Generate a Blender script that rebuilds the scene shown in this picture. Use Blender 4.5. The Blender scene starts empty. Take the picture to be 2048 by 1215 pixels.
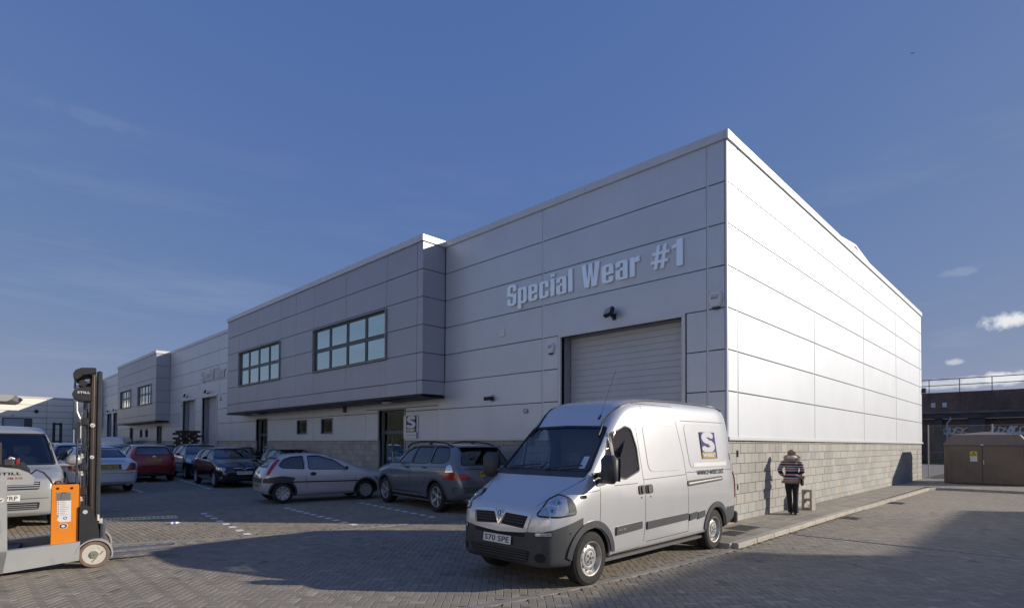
import bpy, bmesh, math, random
from math import sin, cos, pi, radians, sqrt, atan2
from mathutils import Vector, Matrix, noise
from mathutils.bvhtree import BVHTree
from mathutils.geometry import delaunay_2d_cdt
random.seed(7)
SC = bpy.context.scene
COL = SC.collection
# ---------------------------------------------------------------- camera
X0, Y0, EYE = 12.457, 5.446, 1.85
yaw, pit, rol = radians(44.65), radians(1.196), radians(0.275)
Fv = Vector((cos(yaw)*cos(pit), sin(yaw)*cos(pit), sin(pit)))
Rv = Vector((sin(yaw), -cos(yaw), 0)); Uv = Rv.cross(Fv)
R2 = Rv*cos(rol)+Uv*sin(rol); U2 = -Rv*sin(rol)+Uv*cos(rol)
cam = bpy.data.cameras.new('camera'); camo = bpy.data.objects.new('camera', cam); COL.objects.link(camo)
m = Matrix((R2, U2, -Fv)).transposed().to_4x4(); m.translation = Vector((0, 0, EYE)); camo.matrix_world = m
cam.sensor_width = 36; cam.lens = 1115/2048*36; cam.shift_y = 256.1/2048; cam.clip_start = 0.1; cam.clip_end = 3000
SC.camera = camo
# ---------------------------------------------------------------- light
ELEV = radians(19.8); SUNAZ = Vector((.68, -.733, 0)).normalized()   # direction towards the sun
sund = bpy.data.lights.new('sun', 'SUN'); sund.energy = 3.6; sund.angle = radians(.53); sund.color = (1, .91, .79)
suno = bpy.data.objects.new('sun', sund); COL.objects.link(suno)
sdir = Vector((SUNAZ.x*cos(ELEV), SUNAZ.y*cos(ELEV), sin(ELEV)))
suno.rotation_euler = sdir.to_track_quat('Z', 'Y').to_euler(); suno.location = (20, -20, 40)
SC.view_settings.view_transform = 'Standard'; SC.view_settings.look = 'None'
SC.view_settings.exposure = 0.45; SC.view_settings.gamma = 1.0; SC.view_settings.use_curve_mapping = False
SC.cycles.max_bounces = 8; SC.cycles.transparent_max_bounces = 12
try: SC.cycles.use_denoising = True
except Exception: pass
W = bpy.data.worlds.new('World'); SC.world = W; W.use_nodes = True
def make_world():
    nt = W.node_tree; N = nt.nodes; L = nt.links; N.clear()
    out = N.new('ShaderNodeOutputWorld'); bg = N.new('ShaderNodeBackground'); bg.inputs['Strength'].default_value = .105
    sky = N.new('ShaderNodeTexSky'); sky.sky_type = 'NISHITA'; sky.sun_disc = False
    sky.sun_elevation = ELEV; sky.sun_rotation = atan2(SUNAZ.x, SUNAZ.y); sky.altitude = 0
    sky.air_density = 1.0; sky.dust_density = .55; sky.ozone_density = 2.6
    # tone of the photograph's sky: flat, deep blue all the way down (one response curve per channel, the same everywhere)
    se = N.new('ShaderNodeSeparateColor'); L.new(sky.outputs[0], se.inputs[0]); hs = N.new('ShaderNodeCombineColor')
    for i, (pw, k) in enumerate(((.62, .725), (.44, .985), (.13, 2.42))):
        a = N.new('ShaderNodeMath'); a.operation = 'POWER'; a.inputs[1].default_value = pw; L.new(se.outputs[i], a.inputs[0])
        b = N.new('ShaderNodeMath'); b.operation = 'MULTIPLY'; b.inputs[1].default_value = k; L.new(a.outputs[0], b.inputs[0]); L.new(b.outputs[0], hs.inputs[i])
    tc = N.new('ShaderNodeTexCoord'); nrm = N.new('ShaderNodeVectorMath'); nrm.operation = 'NORMALIZE'; L.new(tc.outputs['Generated'], nrm.inputs[0])
    V = nrm.outputs[0]
    # thin cirrus: stretched noise, fading with height
    mp = N.new('ShaderNodeMapping'); mp.inputs['Rotation'].default_value = (0, radians(8), radians(-45)); mp.inputs['Scale'].default_value = (1.2, 3.0, 13)
    L.new(V, mp.inputs[0]); n1 = N.new('ShaderNodeTexNoise'); n1.inputs['Scale'].default_value = 1.7; n1.inputs['Detail'].default_value = 7; n1.inputs['Roughness'].default_value = .6
    L.new(mp.outputs[0], n1.inputs['Vector'])
    r1 = N.new('ShaderNodeMapRange'); r1.inputs[1].default_value = .52; r1.inputs[2].default_value = .8; r1.inputs[3].default_value = 0; r1.inputs[4].default_value = .42; L.new(n1.outputs[0], r1.inputs[0])
    sx = N.new('ShaderNodeSeparateXYZ'); L.new(V, sx.inputs[0])
    hz = N.new('ShaderNodeMapRange'); hz.inputs[1].default_value = .06; hz.inputs[2].default_value = .5; hz.inputs[3].default_value = 1; hz.inputs[4].default_value = 0; L.new(sx.outputs[2], hz.inputs[0])
    mu = N.new('ShaderNodeMath'); mu.operation = 'MULTIPLY'; L.new(r1.outputs[0], mu.inputs[0]); L.new(hz.outputs[0], mu.inputs[1])
    fac = mu.outputs[0]
    # cumulus puffs low in the sky: distance to a direction, edge broken by noise
    n2 = N.new('ShaderNodeTexNoise'); n2.inputs['Scale'].default_value = 34; n2.inputs['Detail'].default_value = 7; n2.inputs['Roughness'].default_value = .58; L.new(V, n2.inputs['Vector'])
    ctr = N.new('ShaderNodeMath'); ctr.operation = 'SUBTRACT'; ctr.inputs[1].default_value = .5; L.new(n2.outputs[0], ctr.inputs[0])
    puffs = [(2022,640,.026,.013,1.), (1996,756,.028,.010,1.), (1943,759,.018,.007,.8), (1915,766,.05,.007,.55), (1906,724,.012,.005,.5), (1920,545,.022,.006,.10), (190,235,.05,.010,.03), (1740,740,.0,.01,.0)]
    pf = None
    for (u, v, ra, rb, st) in puffs:
        if ra <= 0: continue
        d = (Fv+R2*(u-1024)/1115+U2*(863.6-v)/1115).normalized()
        hx = Vector((0,0,1)).cross(d).normalized(); up = d.cross(hx)
        a = N.new('ShaderNodeVectorMath'); a.operation = 'DOT_PRODUCT'; a.inputs[1].default_value = hx/ra; L.new(V, a.inputs[0])
        b = N.new('ShaderNodeVectorMath'); b.operation = 'DOT_PRODUCT'; b.inputs[1].default_value = up/rb; L.new(V, b.inputs[0])
        b0 = N.new('ShaderNodeMath'); b0.operation = 'SUBTRACT'; b0.inputs[1].default_value = 0; L.new(b.outputs['Value'], b0.inputs[0])
        c = N.new('ShaderNodeCombineXYZ'); L.new(a.outputs['Value'], c.inputs[0]); L.new(b0.outputs[0], c.inputs[1])
        ln = N.new('ShaderNodeVectorMath'); ln.operation = 'LENGTH'; L.new(c.outputs[0], ln.inputs[0])
        front = N.new('ShaderNodeVectorMath'); front.operation = 'DOT_PRODUCT'; front.inputs[1].default_value = d; L.new(V, front.inputs[0])
        gt = N.new('ShaderNodeMath'); gt.operation = 'GREATER_THAN'; gt.inputs[1].default_value = .5; L.new(front.outputs['Value'], gt.inputs[0])
        nn = N.new('ShaderNodeMath'); nn.operation = 'MULTIPLY_ADD'; nn.inputs[1].default_value = 2.6; L.new(ctr.outputs[0], nn.inputs[0]); L.new(ln.outputs['Value'], nn.inputs[2])
        mr = N.new('ShaderNodeMapRange'); mr.inputs[1].default_value = .55; mr.inputs[2].default_value = 1.15; mr.inputs[3].default_value = st; mr.inputs[4].default_value = 0; L.new(nn.outputs[0], mr.inputs[0])
        g = N.new('ShaderNodeMath'); g.operation = 'MULTIPLY'; L.new(mr.outputs[0], g.inputs[0]); L.new(gt.outputs[0], g.inputs[1])
        if pf is None: pf = g.outputs[0]
        else:
            mx = N.new('ShaderNodeMath'); mx.operation = 'MAXIMUM'; L.new(pf, mx.inputs[0]); L.new(g.outputs[0], mx.inputs[1]); pf = mx.outputs[0]
    mixa = N.new('ShaderNodeMix'); mixa.data_type = 'RGBA'; mixa.inputs[7].default_value = (2.6, 3.0, 3.8, 1); L.new(fac, mixa.inputs[0]); L.new(hs.outputs[0], mixa.inputs[6])
    mixb = N.new('ShaderNodeMix'); mixb.data_type = 'RGBA'; mixb.inputs[7].default_value = (5.6, 5.7, 5.9, 1); L.new(pf, mixb.inputs[0]); L.new(mixa.outputs[2], mixb.inputs[6])
    L.new(mixb.outputs[2], bg.inputs[0]); L.new(bg.outputs[0], out.inputs[0])
make_world()

# ---------------------------------------------------------------- helpers
MATS = {}
def mat(name, col, rough=.6, metal=0., var=.08, vscale=3., bump=0., bscale=40., coat=0., attr=None, spec=.5, emit=None, trans=None, stain=None, coatr=.05):
    """procedural principled material: base colour with two noises of wear, optional bump / per-face tone attribute"""
    if name in MATS: return MATS[name]
    M = bpy.data.materials.new(name); M.use_nodes = True; MATS[name] = M
    nt = M.node_tree; N = nt.nodes; L = nt.links; P = N['Principled BSDF']
    P.inputs['Roughness'].default_value = rough; P.inputs['Metallic'].default_value = metal
    P.inputs['Specular IOR Level'].default_value = spec
    P.inputs['Coat Weight'].default_value = coat; P.inputs['Coat Roughness'].default_value = coatr
    tc = N.new('ShaderNodeTexCoord')
    c = None
    if var > 0:
        n = N.new('ShaderNodeTexNoise'); n.inputs['Scale'].default_value = vscale; n.inputs['Detail'].default_value = 5; n.inputs['Roughness'].default_value = .62
        L.new(tc.outputs['Object'], n.inputs['Vector'])
        mr = N.new('ShaderNodeMapRange'); mr.inputs[1].default_value = .25; mr.inputs[2].default_value = .75; mr.inputs[3].default_value = 1-var; mr.inputs[4].default_value = 1+var; L.new(n.outputs[0], mr.inputs[0])
        hv = N.new('ShaderNodeVectorMath'); hv.operation = 'SCALE'; hv.inputs[0].default_value = col; L.new(mr.outputs[0], hv.inputs['Scale'])
        c = hv.outputs[0]
    if attr:
        at = N.new('ShaderNodeAttribute'); at.attribute_name = attr
        mm = N.new('ShaderNodeMix'); mm.data_type = 'RGBA'; mm.blend_type = 'MULTIPLY'; mm.inputs[0].default_value = 1
        if c is None: mm.inputs[6].default_value = (*col, 1)
        else: L.new(c, mm.inputs[6])
        L.new(at.outputs['Color'], mm.inputs[7]); c = mm.outputs[2]
    for st_ in ([] if not stain else stain if isinstance(stain, list) else [stain]):   # (colour, noise scale, threshold low, high, amount, zstretch)
        sc_, sc, lo, hi, am, zs = st_
        mp = N.new('ShaderNodeMapping'); mp.inputs['Scale'].default_value = (1, 1, zs); L.new(tc.outputs['Object'], mp.inputs[0])
        n = N.new('ShaderNodeTexNoise'); n.inputs['Scale'].default_value = sc; n.inputs['Detail'].default_value = 6; n.inputs['Roughness'].default_value = .65; L.new(mp.outputs[0], n.inputs['Vector'])
        mr = N.new('ShaderNodeMapRange'); mr.inputs[1].default_value = lo; mr.inputs[2].default_value = hi; mr.inputs[3].default_value = 0; mr.inputs[4].default_value = am; L.new(n.outputs[0], mr.inputs[0])
        mm = N.new('ShaderNodeMix'); mm.data_type = 'RGBA'; L.new(mr.outputs[0], mm.inputs[0]); mm.inputs[7].default_value = (*sc_, 1)
        if c is None: mm.inputs[6].default_value = (*col, 1)
        else: L.new(c, mm.inputs[6])
        c = mm.outputs[2]
    if c is None: P.inputs['Base Color'].default_value = (*col, 1)
    else: L.new(c, P.inputs['Base Color'])
    if bump > 0:
        n = N.new('ShaderNodeTexNoise'); n.inputs['Scale'].default_value = bscale; n.inputs['Detail'].default_value = 4; L.new(tc.outputs['Object'], n.inputs['Vector'])
        b = N.new('ShaderNodeBump'); b.inputs['Strength'].default_value = min(1, bump); b.inputs['Distance'].default_value = .01 if bump <= 1 else .01*bump
        L.new(n.outputs[0], b.inputs['Height']); L.new(b.outputs[0], P.inputs['Normal'])
    if emit: P.inputs['Emission Color'].default_value = (*emit[0], 1); P.inputs['Emission Strength'].default_value = emit[1]
    return M
def glass_mat(name, tint=(.5, .6, .6), refl=.12, rough=.02, gc=(.95, .95, .95)):
    """thin pane: tinted see-through plus a mirror layer that grows at grazing angles"""
    if name in MATS: return MATS[name]
    M = bpy.data.materials.new(name); M.use_nodes = True; MATS[name] = M
    nt = M.node_tree; N = nt.nodes; L = nt.links; N.clear()
    o = N.new('ShaderNodeOutputMaterial'); t = N.new('ShaderNodeBsdfTransparent'); t.inputs[0].default_value = (*tint, 1)
    g = N.new('ShaderNodeBsdfGlossy'); g.inputs['Roughness'].default_value = rough; g.inputs['Color'].default_value = (*gc, 1)
    lw = N.new('ShaderNodeLayerWeight'); lw.inputs['Blend'].default_value = .22
    mr = N.new('ShaderNodeMapRange'); mr.inputs[3].default_value = refl; mr.inputs[4].default_value = 1; L.new(lw.outputs['Fresnel'], mr.inputs[0])
    mx = N.new('ShaderNodeMixShader'); L.new(mr.outputs[0], mx.inputs[0]); L.new(t.outputs[0], mx.inputs[1]); L.new(g.outputs[0], mx.inputs[2]); L.new(mx.outputs[0], o.inputs[0])
    return M

def link(name, me, parent=None, m=None, smooth=None):
    o = bpy.data.objects.new(name, me); COL.objects.link(o)
    if parent is not None: o.parent = parent
    if m is not None and not me.materials:
        for x in (m if isinstance(m, (list, tuple)) else [m]): me.materials.append(x)
    if smooth is not None:
        me.polygons.foreach_set('use_smooth', [True]*len(me.polygons))
        if smooth < 180: me.set_sharp_from_angle(angle=radians(smooth))
    return o
def empty(name, loc=(0, 0, 0), rz=0., label=None, cat=None, group=None, parent=None):
    o = bpy.data.objects.new(name, None); COL.objects.link(o); o.location = loc; o.rotation_euler = (0, 0, rz); o.empty_display_size = .2
    if parent is not None: o.parent = parent
    if label: o['label'] = label
    if cat: o['category'] = cat
    if group: o['group'] = group
    return o
def tag(o, label=None, cat=None, group=None, kind=None):
    if label: o['label'] = label
    if cat: o['category'] = cat
    if group: o['group'] = group
    if kind: o['kind'] = kind
    return o
class MB:
    """collects simple shapes into one mesh"""
    def __init__(s): s.v = []; s.f = []; s.mi = []; s.cur = 0; s.tone = []; s.t = 1.
    def add(s, vs, fs, M=None):
        b = len(s.v)
        s.v += [tuple(M @ Vector(v)) if M is not None else tuple(v) for v in vs]
        s.f += [tuple(b+i for i in f) for f in fs]; s.mi += [s.cur]*len(fs); s.tone += [s.t]*len(fs)
        return s
    def box(s, x0, y0, z0, x1, y1, z1, M=None, ch=0.):
        if x0 > x1: x0, x1 = x1, x0
        if y0 > y1: y0, y1 = y1, y0
        if z0 > z1: z0, z1 = z1, z0
        if ch <= 0:
            vs = [(x0,y0,z0),(x1,y0,z0),(x1,y1,z0),(x0,y1,z0),(x0,y0,z1),(x1,y0,z1),(x1,y1,z1),(x0,y1,z1)]
            return s.add(vs, [(0,3,2,1),(4,5,6,7),(0,1,5,4),(1,2,6,5),(2,3,7,6),(3,0,4,7)], M)
        c = min(ch, (x1-x0)/2.1, (y1-y0)/2.1, (z1-z0)/2.1)
        vs = []
        for ax in range(3):
            pass
        idx = {}
        def P(x, y, z):
            k = (round(x,5), round(y,5), round(z,5))
            if k not in idx: idx[k] = len(vs); vs.append((x, y, z))
            return idx[k]
        X = (x0, x1); Y = (y0, y1); Z = (z0, z1); sx = (1, -1)
        fs = []
        def pt(i, j, k, ax):   # corner i,j,k, on the face normal to ax
            x = X[i] + (0 if ax == 0 else sx[i]*c); y = Y[j] + (0 if ax == 1 else sx[j]*c); z = Z[k] + (0 if ax == 2 else sx[k]*c)
            return P(x, y, z)
        for i in (0, 1):
            q = [pt(i,0,0,0), pt(i,1,0,0), pt(i,1,1,0), pt(i,0,1,0)]; fs.append(tuple(q if i else q[::-1]))
            q = [pt(0,i,0,1), pt(0,i,1,1), pt(1,i,1,1), pt(1,i,0,1)]; fs.append(tuple(q if i else q[::-1]))
            q = [pt(0,0,i,2), pt(1,0,i,2), pt(1,1,i,2), pt(0,1,i,2)]; fs.append(tuple(q if i else q[::-1]))
        for i in (0, 1):
            for j in (0, 1):
                fs.append((pt(i,j,0,0), pt(i,j,1,0), pt(i,j,1,1), pt(i,j,0,1)))
                fs.append((pt(i,0,j,0), pt(i,1,j,0), pt(i,1,j,2), pt(i,0,j,2)))
                fs.append((pt(0,i,j,1), pt(1,i,j,1), pt(1,i,j,2), pt(0,i,j,2)))
                for k in (0, 1): fs.append((pt(i,j,k,0), pt(i,j,k,1), pt(i,j,k,2)))
        return s.add(vs, fs, M)
    def cyl(s, p0, p1, r0, r1=None, n=12, cap=True):
        p0 = Vector(p0); p1 = Vector(p1); r1 = r0 if r1 is None else r1; d = (p1-p0).normalized()
        a = d.orthogonal().normalized(); b = d.cross(a); vs = []
        for p, r in ((p0, r0), (p1, r1)):
            for i in range(n): t = 2*pi*i/n; vs.append(p+a*cos(t)*r+b*sin(t)*r)
        fs = [(i, (i+1) % n, n+(i+1) % n, n+i) for i in range(n)]
        if cap: fs += [tuple(range(n))[::-1], tuple(range(n, 2*n))]
        return s.add(vs, fs)
    def tube(s, pts, r, n=8):
        pts = [Vector(p) for p in pts]; rr = r if isinstance(r, (list, tuple)) else [r]*len(pts); rings = []; a = None
        for i, p in enumerate(pts):
            d = (pts[min(i+1, len(pts)-1)]-pts[max(i-1, 0)]).normalized()
            if a is None: a = d.orthogonal().normalized()
            a = (a-d*a.dot(d)).normalized(); b = d.cross(a)
            rings.append([p+a*cos(2*pi*k/n)*rr[i]+b*sin(2*pi*k/n)*rr[i] for k in range(n)])
        vs = [v for r_ in rings for v in r_]; fs = []
        for i in range(len(pts)-1):
            for k in range(n): fs.append((i*n+k, i*n+(k+1) % n, (i+1)*n+(k+1) % n, (i+1)*n+k))
        fs += [tuple(range(n))[::-1], tuple(range((len(pts)-1)*n, len(pts)*n))]
        return s.add(vs, fs)
    def lathe(s, prof, n=24, M=None, closed=False):
        """prof: (radius, height) about local Z"""
        vs = []; fs = []; k = len(prof)
        for i in range(n):
            t = 2*pi*i/n
            for r, z in prof: vs.append((r*cos(t), r*sin(t), z))
        for i in range(n):
            j = (i+1) % n
            for q in range(k if closed else k-1): fs.append((i*k+q, j*k+q, j*k+(q+1) % k, i*k+(q+1) % k))
        return s.add(vs, fs, M)
    def prism(s, poly, d0, d1, M=None):
        """2-D polygon in local XY extruded along Z"""
        n = len(poly); vs = [(x, y, d0) for x, y in poly]+[(x, y, d1) for x, y in poly]
        fs = [(i, (i+1) % n, n+(i+1) % n, n+i) for i in range(n)]+[tuple(range(n))[::-1], tuple(range(n, 2*n))]
        return s.add(vs, fs, M)
    def mesh(s, name):
        me = bpy.data.meshes.new(name); me.from_pydata([tuple(v) for v in s.v], [], s.f); me.update()
        if any(s.mi): me.polygons.foreach_set('material_index', s.mi)
        if any(t != 1. for t in s.tone):
            at = me.color_attributes.new('tone', 'FLOAT_COLOR', 'CORNER'); data = []
            for p, t in zip(me.polygons, s.tone):
                c = t if isinstance(t, tuple) else (t, t, t)
                data += [c[0], c[1], c[2], 1]*len(p.vertices)
            at.data.foreach_set('color', data)
        return me
    def build(s, name, m, parent=None, smooth=None, fixn=True):
        me = s.mesh(name)
        if fixn and s.f:
            bm = bmesh.new(); bm.from_mesh(me); bmesh.ops.recalc_face_normals(bm, faces=bm.faces); bm.to_mesh(me); bm.free()
        return link(name, me, parent, m, smooth)
def ccw(pl):
    a = sum(pl[i][0]*pl[(i+1) % len(pl)][1]-pl[(i+1) % len(pl)][0]*pl[i][1] for i in range(len(pl)))
    return list(pl) if a > 0 else list(pl)[::-1]
def union_mesh(name, polys, t=.01, cut=()):
    """flat union of overlapping 2-D polygons (minus 'cut' ones) with thickness t along +Z"""
    pts = []; faces = []
    for pl in list(polys)+list(cut):
        pl = ccw(pl)
        faces.append(list(range(len(pts), len(pts)+len(pl)))); pts += [Vector(p) for p in pl]
    V, E_, F_, ov, oe, of = delaunay_2d_cdt(pts, [], faces, 1, 1e-5)
    npos = len(polys)
    keep = [f for f, o in zip(F_, of) if any(i < npos for i in o) and not any(i >= npos for i in o)]
    bm = bmesh.new(); vv = [bm.verts.new((v.x, v.y, t)) for v in V]
    fl = []
    for f in keep:
        try: fl.append(bm.faces.new([vv[i] for i in f]))
        except ValueError: pass
    be = [e for e in bm.edges if len(e.link_faces) == 1]
    if t > 0:
        r = bmesh.ops.extrude_edge_only(bm, edges=be)
        for v in [g for g in r['geom'] if isinstance(g, bmesh.types.BMVert)]: v.co.z = 0
    loose = [v for v in bm.verts if not v.link_faces]; bmesh.ops.delete(bm, geom=loose, context='VERTS')
    bmesh.ops.recalc_face_normals(bm, faces=bm.faces)
    me = bpy.data.meshes.new(name); bm.to_mesh(me); bm.free(); return me
def text_mesh(txt, w=None, h=None, off=0., ext=.002, spacing=1.):
    """built-in font as a mesh, scaled to width w and height h, origin at the left end of the baseline-box bottom"""
    cu = bpy.data.curves.new('text', 'FONT'); cu.body = txt; cu.size = 1; cu.offset = off; cu.extrude = .01; cu.space_character = spacing; cu.resolution_u = 3
    o = bpy.data.objects.new('text', cu); COL.objects.link(o)
    dg = bpy.context.evaluated_depsgraph_get(); me = bpy.data.meshes.new_from_object(o.evaluated_get(dg))
    bpy.data.objects.remove(o); bpy.data.curves.remove(cu)
    xs = [v.co.x for v in me.vertices]; ys = [v.co.y for v in me.vertices]
    x0, x1, y0, y1 = min(xs), max(xs), min(ys), max(ys)
    kx = (w/(x1-x0)) if w else None; ky = (h/(y1-y0)) if h else None
    kx = kx or ky; ky = ky or kx
    for v in me.vertices: v.co = Vector(((v.co.x-x0)*kx, (v.co.y-y0)*ky, v.co.z*ext/.01 + ext))
    me.materials.clear(); return me
def place(o, origin, xdir, ydir):
    """put an object's local XY plane on a wall: local x along xdir, local y along ydir"""
    xd = Vector(xdir).normalized(); yd = Vector(ydir).normalized(); zd = xd.cross(yd)
    M = Matrix((xd, yd, zd)).transposed().to_4x4(); M.translation = Vector(origin); o.matrix_local = M; return o
def px_ray(u, v): return Fv+R2*(u-1024)/1115+U2*(863.6-v)/1115
def gnd(u, v, z=0.):
    d = px_ray(u, v); t = (z-EYE)/d.z; return Vector((d.x*t, d.y*t, z))
def project_px(P):
    d = Vector(P)-Vector((0, 0, EYE)); z = d.dot(Fv)
    return (1024+1115*d.dot(R2)/z, 863.6-1115*d.dot(U2)/z, z)
# ================================================================ materials of the place
def paving_mat(name, col, ang, bw, bh, off=.5, var=.12):
    """far paving: fine brick pattern where single blocks cannot be told apart"""
    M = mat(name, col, rough=.85, var=var, vscale=.55)
    nt = M.node_tree; N = nt.nodes; L = nt.links; P = N['Principled BSDF']
    tc = N.new('ShaderNodeTexCoord'); mp = N.new('ShaderNodeMapping'); mp.inputs['Rotation'].default_value = (0, 0, ang); L.new(tc.outputs['Object'], mp.inputs[0])
    b = N.new('ShaderNodeTexBrick'); b.offset = off; b.inputs['Scale'].default_value = 1; b.inputs['Brick Width'].default_value = bw; b.inputs['Row Height'].default_value = bh
    b.inputs['Mortar Size'].default_value = .006; b.inputs['Mortar Smooth'].default_value = .2
    b.inputs['Color1'].default_value = (.86, .86, .86, 1); b.inputs['Color2'].default_value = (1.14, 1.12, 1.1, 1); b.inputs['Mortar'].default_value = (.42, .42, .42, 1); L.new(mp.outputs[0], b.inputs['Vector'])
    src = P.inputs['Base Color'].links[0].from_socket
    mx = N.new('ShaderNodeMix'); mx.data_type = 'RGBA'; mx.blend_type = 'MULTIPLY'; mx.inputs[0].default_value = 1; L.new(src, mx.inputs[6]); L.new(b.outputs['Color'], mx.inputs[7]); L.new(mx.outputs[2], P.inputs['Base Color'])
    return M
PAV = (.285, .248, .195)
m_pav = mat('paver', PAV, rough=.82, var=.16, vscale=.45, bump=.35, bscale=220, attr='tone', stain=[((.10, .095, .085), .9, .52, .75, .5, 1), ((.05, .048, .045), 3.4, .69, .76, .55, 1), ((.33, .30, .25), .5, .56, .8, .25, 1)])
m_pavfar = paving_mat('paving_far', PAV, radians(-45), .2, .1)
m_tan = mat('paver_tan', (.31, .26, .185), rough=.85, var=.14, vscale=.6, bump=.35, bscale=220, attr='tone', stain=((.1, .09, .075), .8, .56, .8, .4, 1))
m_tanfar = paving_mat('bay_far', (.25, .22, .18), radians(90), .2, .1)
m_joint = mat('joint_sand', (.045, .043, .038), rough=.95, var=.3, vscale=8)
m_edge = mat('edging_concrete', (.27, .255, .225), rough=.85, var=.12, vscale=4, bump=.3, bscale=120, attr='tone')
m_kerb = mat('kerb_concrete', (.42, .39, .33), rough=.85, var=.16, vscale=3, bump=.3, bscale=120, attr='tone', stain=((.17, .15, .09), 5, .55, .75, .5, 1))
m_slab = mat('pavement_slab', (.30, .272, .22), rough=.85, var=.14, vscale=2.2, bump=.25, bscale=150, attr='tone', stain=((.13, .12, .09), 1.7, .52, .75, .4, 1))
m_block = mat('concrete_block', (.385, .375, .345), rough=.9, var=.12, vscale=22, bump=.6, bscale=130, attr='tone', stain=[((.2, .19, .165), .6, .5, .72, .4, .4), ((.13, .12, .10), 7, .62, .8, .5, .5)])
m_mortar = mat('mortar', (.22, .20, .165), rough=.95, var=.2, vscale=14)
m_clad = mat('silver_cladding', (.585, .62, .665), rough=.44, metal=.44, var=.05, vscale=.7, bump=.16, bscale=1.1, attr='tone', stain=[((.40, .42, .44), .8, .54, .85, .2, .25), ((.38, .38, .38), 5, .58, .85, .32, .12)])
m_boxc = mat('grey_cladding', (.385, .398, .44), rough=.42, metal=.35, var=.05, vscale=.8, bump=.14, bscale=1.2, attr='tone', stain=((.2, .2, .21), .8, .56, .85, .25, .25))
m_fascia = mat('silver_fascia', (.60, .61, .63), rough=.42, metal=.3, var=.05, vscale=1.2)
m_backing = mat('dark_backing', (.035, .036, .04), rough=.8, var=0)
m_frame = mat('grey_window_frame', (.10, .11, .12), rough=.45, metal=.2, var=.05)
m_reveal = mat('grey_reveal', (.3, .31, .34), rough=.5, metal=.2, var=.05)
m_shut = mat('shutter_slat', (.51, .535, .57), rough=.5, metal=.2, var=.06, vscale=1.3, stain=((.38, .39, .40), .9, .5, .8, .3, .5))
m_dark = mat('black_plastic', (.02, .02, .022), rough=.45, var=0)
m_dgrey = mat('dark_grey_plastic', (.045, .047, .05), rough=.5, var=.05)
m_white = mat('white_paint', (.78, .78, .76), rough=.6, var=.08, vscale=6)
m_whitep = mat('white_plastic', (.72, .72, .7), rough=.35, var=.04, vscale=9)
m_letter = mat('letter_face', (.97, .97, .97), rough=.28, metal=.75, var=.02)
m_road = mat('asphalt', (.075, .072, .068), rough=.9, var=.2, vscale=.3, bump=.3, bscale=60)
m_win = glass_mat('window_pane', (.6, .7, .6), .55, .02, (.9, 1., .94))
m_winteal = glass_mat('upper_window_pane', (.35, .46, .46), .62, .015, (.88, 1., .96))
m_int = mat('room_inside', (.5, .52, .47), rough=.8, var=.2, vscale=1)
m_blind = mat('window_blind', (.55, .62, .58), rough=.8, var=.08, vscale=2)
m_yel = mat('yellow_marking', (.85, .74, .36), rough=.75, var=.2, vscale=9)
m_mark = mat('white_marking', (.82, .82, .8), rough=.7, var=.15, vscale=11)
m_navy = mat('navy_vinyl', (.045, .05, .16), rough=.7, var=0, spec=.2)
m_ochre = mat('ochre_vinyl', (.38, .26, .05), rough=.7, var=0, spec=.2)
m_brown = mat('brown_vinyl', (.2, .12, .05), rough=.4, var=0)
m_black = mat('black_print', (.015, .015, .018), rough=.5, var=0)
m_metal = mat('galvanised_steel', (.5, .51, .52), rough=.4, metal=.8, var=.1, vscale=8)

def inframe(P, mu=60, mv=60):
    u, v, z = project_px(P)
    return z > .5 and -mu < u < 2048+mu and v < 1215+mv

# ================================================================ ground
GEN = {}
def sheet(name, poly, z, m, kind='structure', parent=None):
    me = bpy.data.meshes.new(name); me.from_pydata([(x, y, z) for x, y in poly], [], [tuple(range(len(poly)))]); me.update()
    if me.polygons[0].normal.z < 0: me.flip_normals()
    o = link(name, me, parent, m)
    if kind: o['kind'] = kind
    return o
ground = sheet('ground', [(-500, -500), (1200, -500), (1200, 1200), (-500, 1200)], -.010, m_pavfar)
L3 = [gnd(*p) for p in ((60,1096),(220,1087),(480,1072),(740,1053),(860,1042))]
L4 = [gnd(*p) for p in ((60,1021),(201,1020),(400,1018),(560,1011),(661,1004))]
def xyl(L_, x0, x1):
    """polyline as (x,y) pairs extended to x0 and x1"""
    P = [(p.x, p.y) for p in L_]
    a, b = P[0], P[1]; P = [(x0, a[1]+(x0-a[0])*(b[1]-a[1])/(b[0]-a[0])*.5)]+P
    a, b = P[-2], P[-1]; P = P+[(x1, b[1]+(x1-b[0])*.0)]
    return P
l3 = xyl(L3, -6, 12.2); l4 = xyl(L4, -6, 12.2)
def yat(pl, x):
    for (a, b), (c, d) in zip(pl, pl[1:]):
        if a <= x <= c: return b+(d-b)*(x-a)/(c-a)
    return pl[0][1] if x < pl[0][0] else pl[-1][1]
sheet('parking_bay', [(x, y) for x, y in l3]+[(x, y) for x, y in l4[::-1]], -.0065, m_tanfar, parent=None)
sheet('aisle', [(x, y) for x, y in l4]+[(12.2, 24), (-6, 28)], -.0065, m_pavfar)
EDGE = [(12.2, 4.16), (9.86, 4.2), (8.9, 4.235), (7.8, 4.29), (6.76, 4.38), (6.0, 4.47), (5.1, 4.6), (4.17, 4.78), (3.0, 5.08), (1.0, 5.7)]
def near_edge(x, y, w):
    for (a, b), (c, d) in zip(EDGE, EDGE[1:]):
        if c <= x <= a:
            yy = b+(d-b)*(x-a)/(c-a)
            if abs(y-yy) < w: return True
    return False
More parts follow.
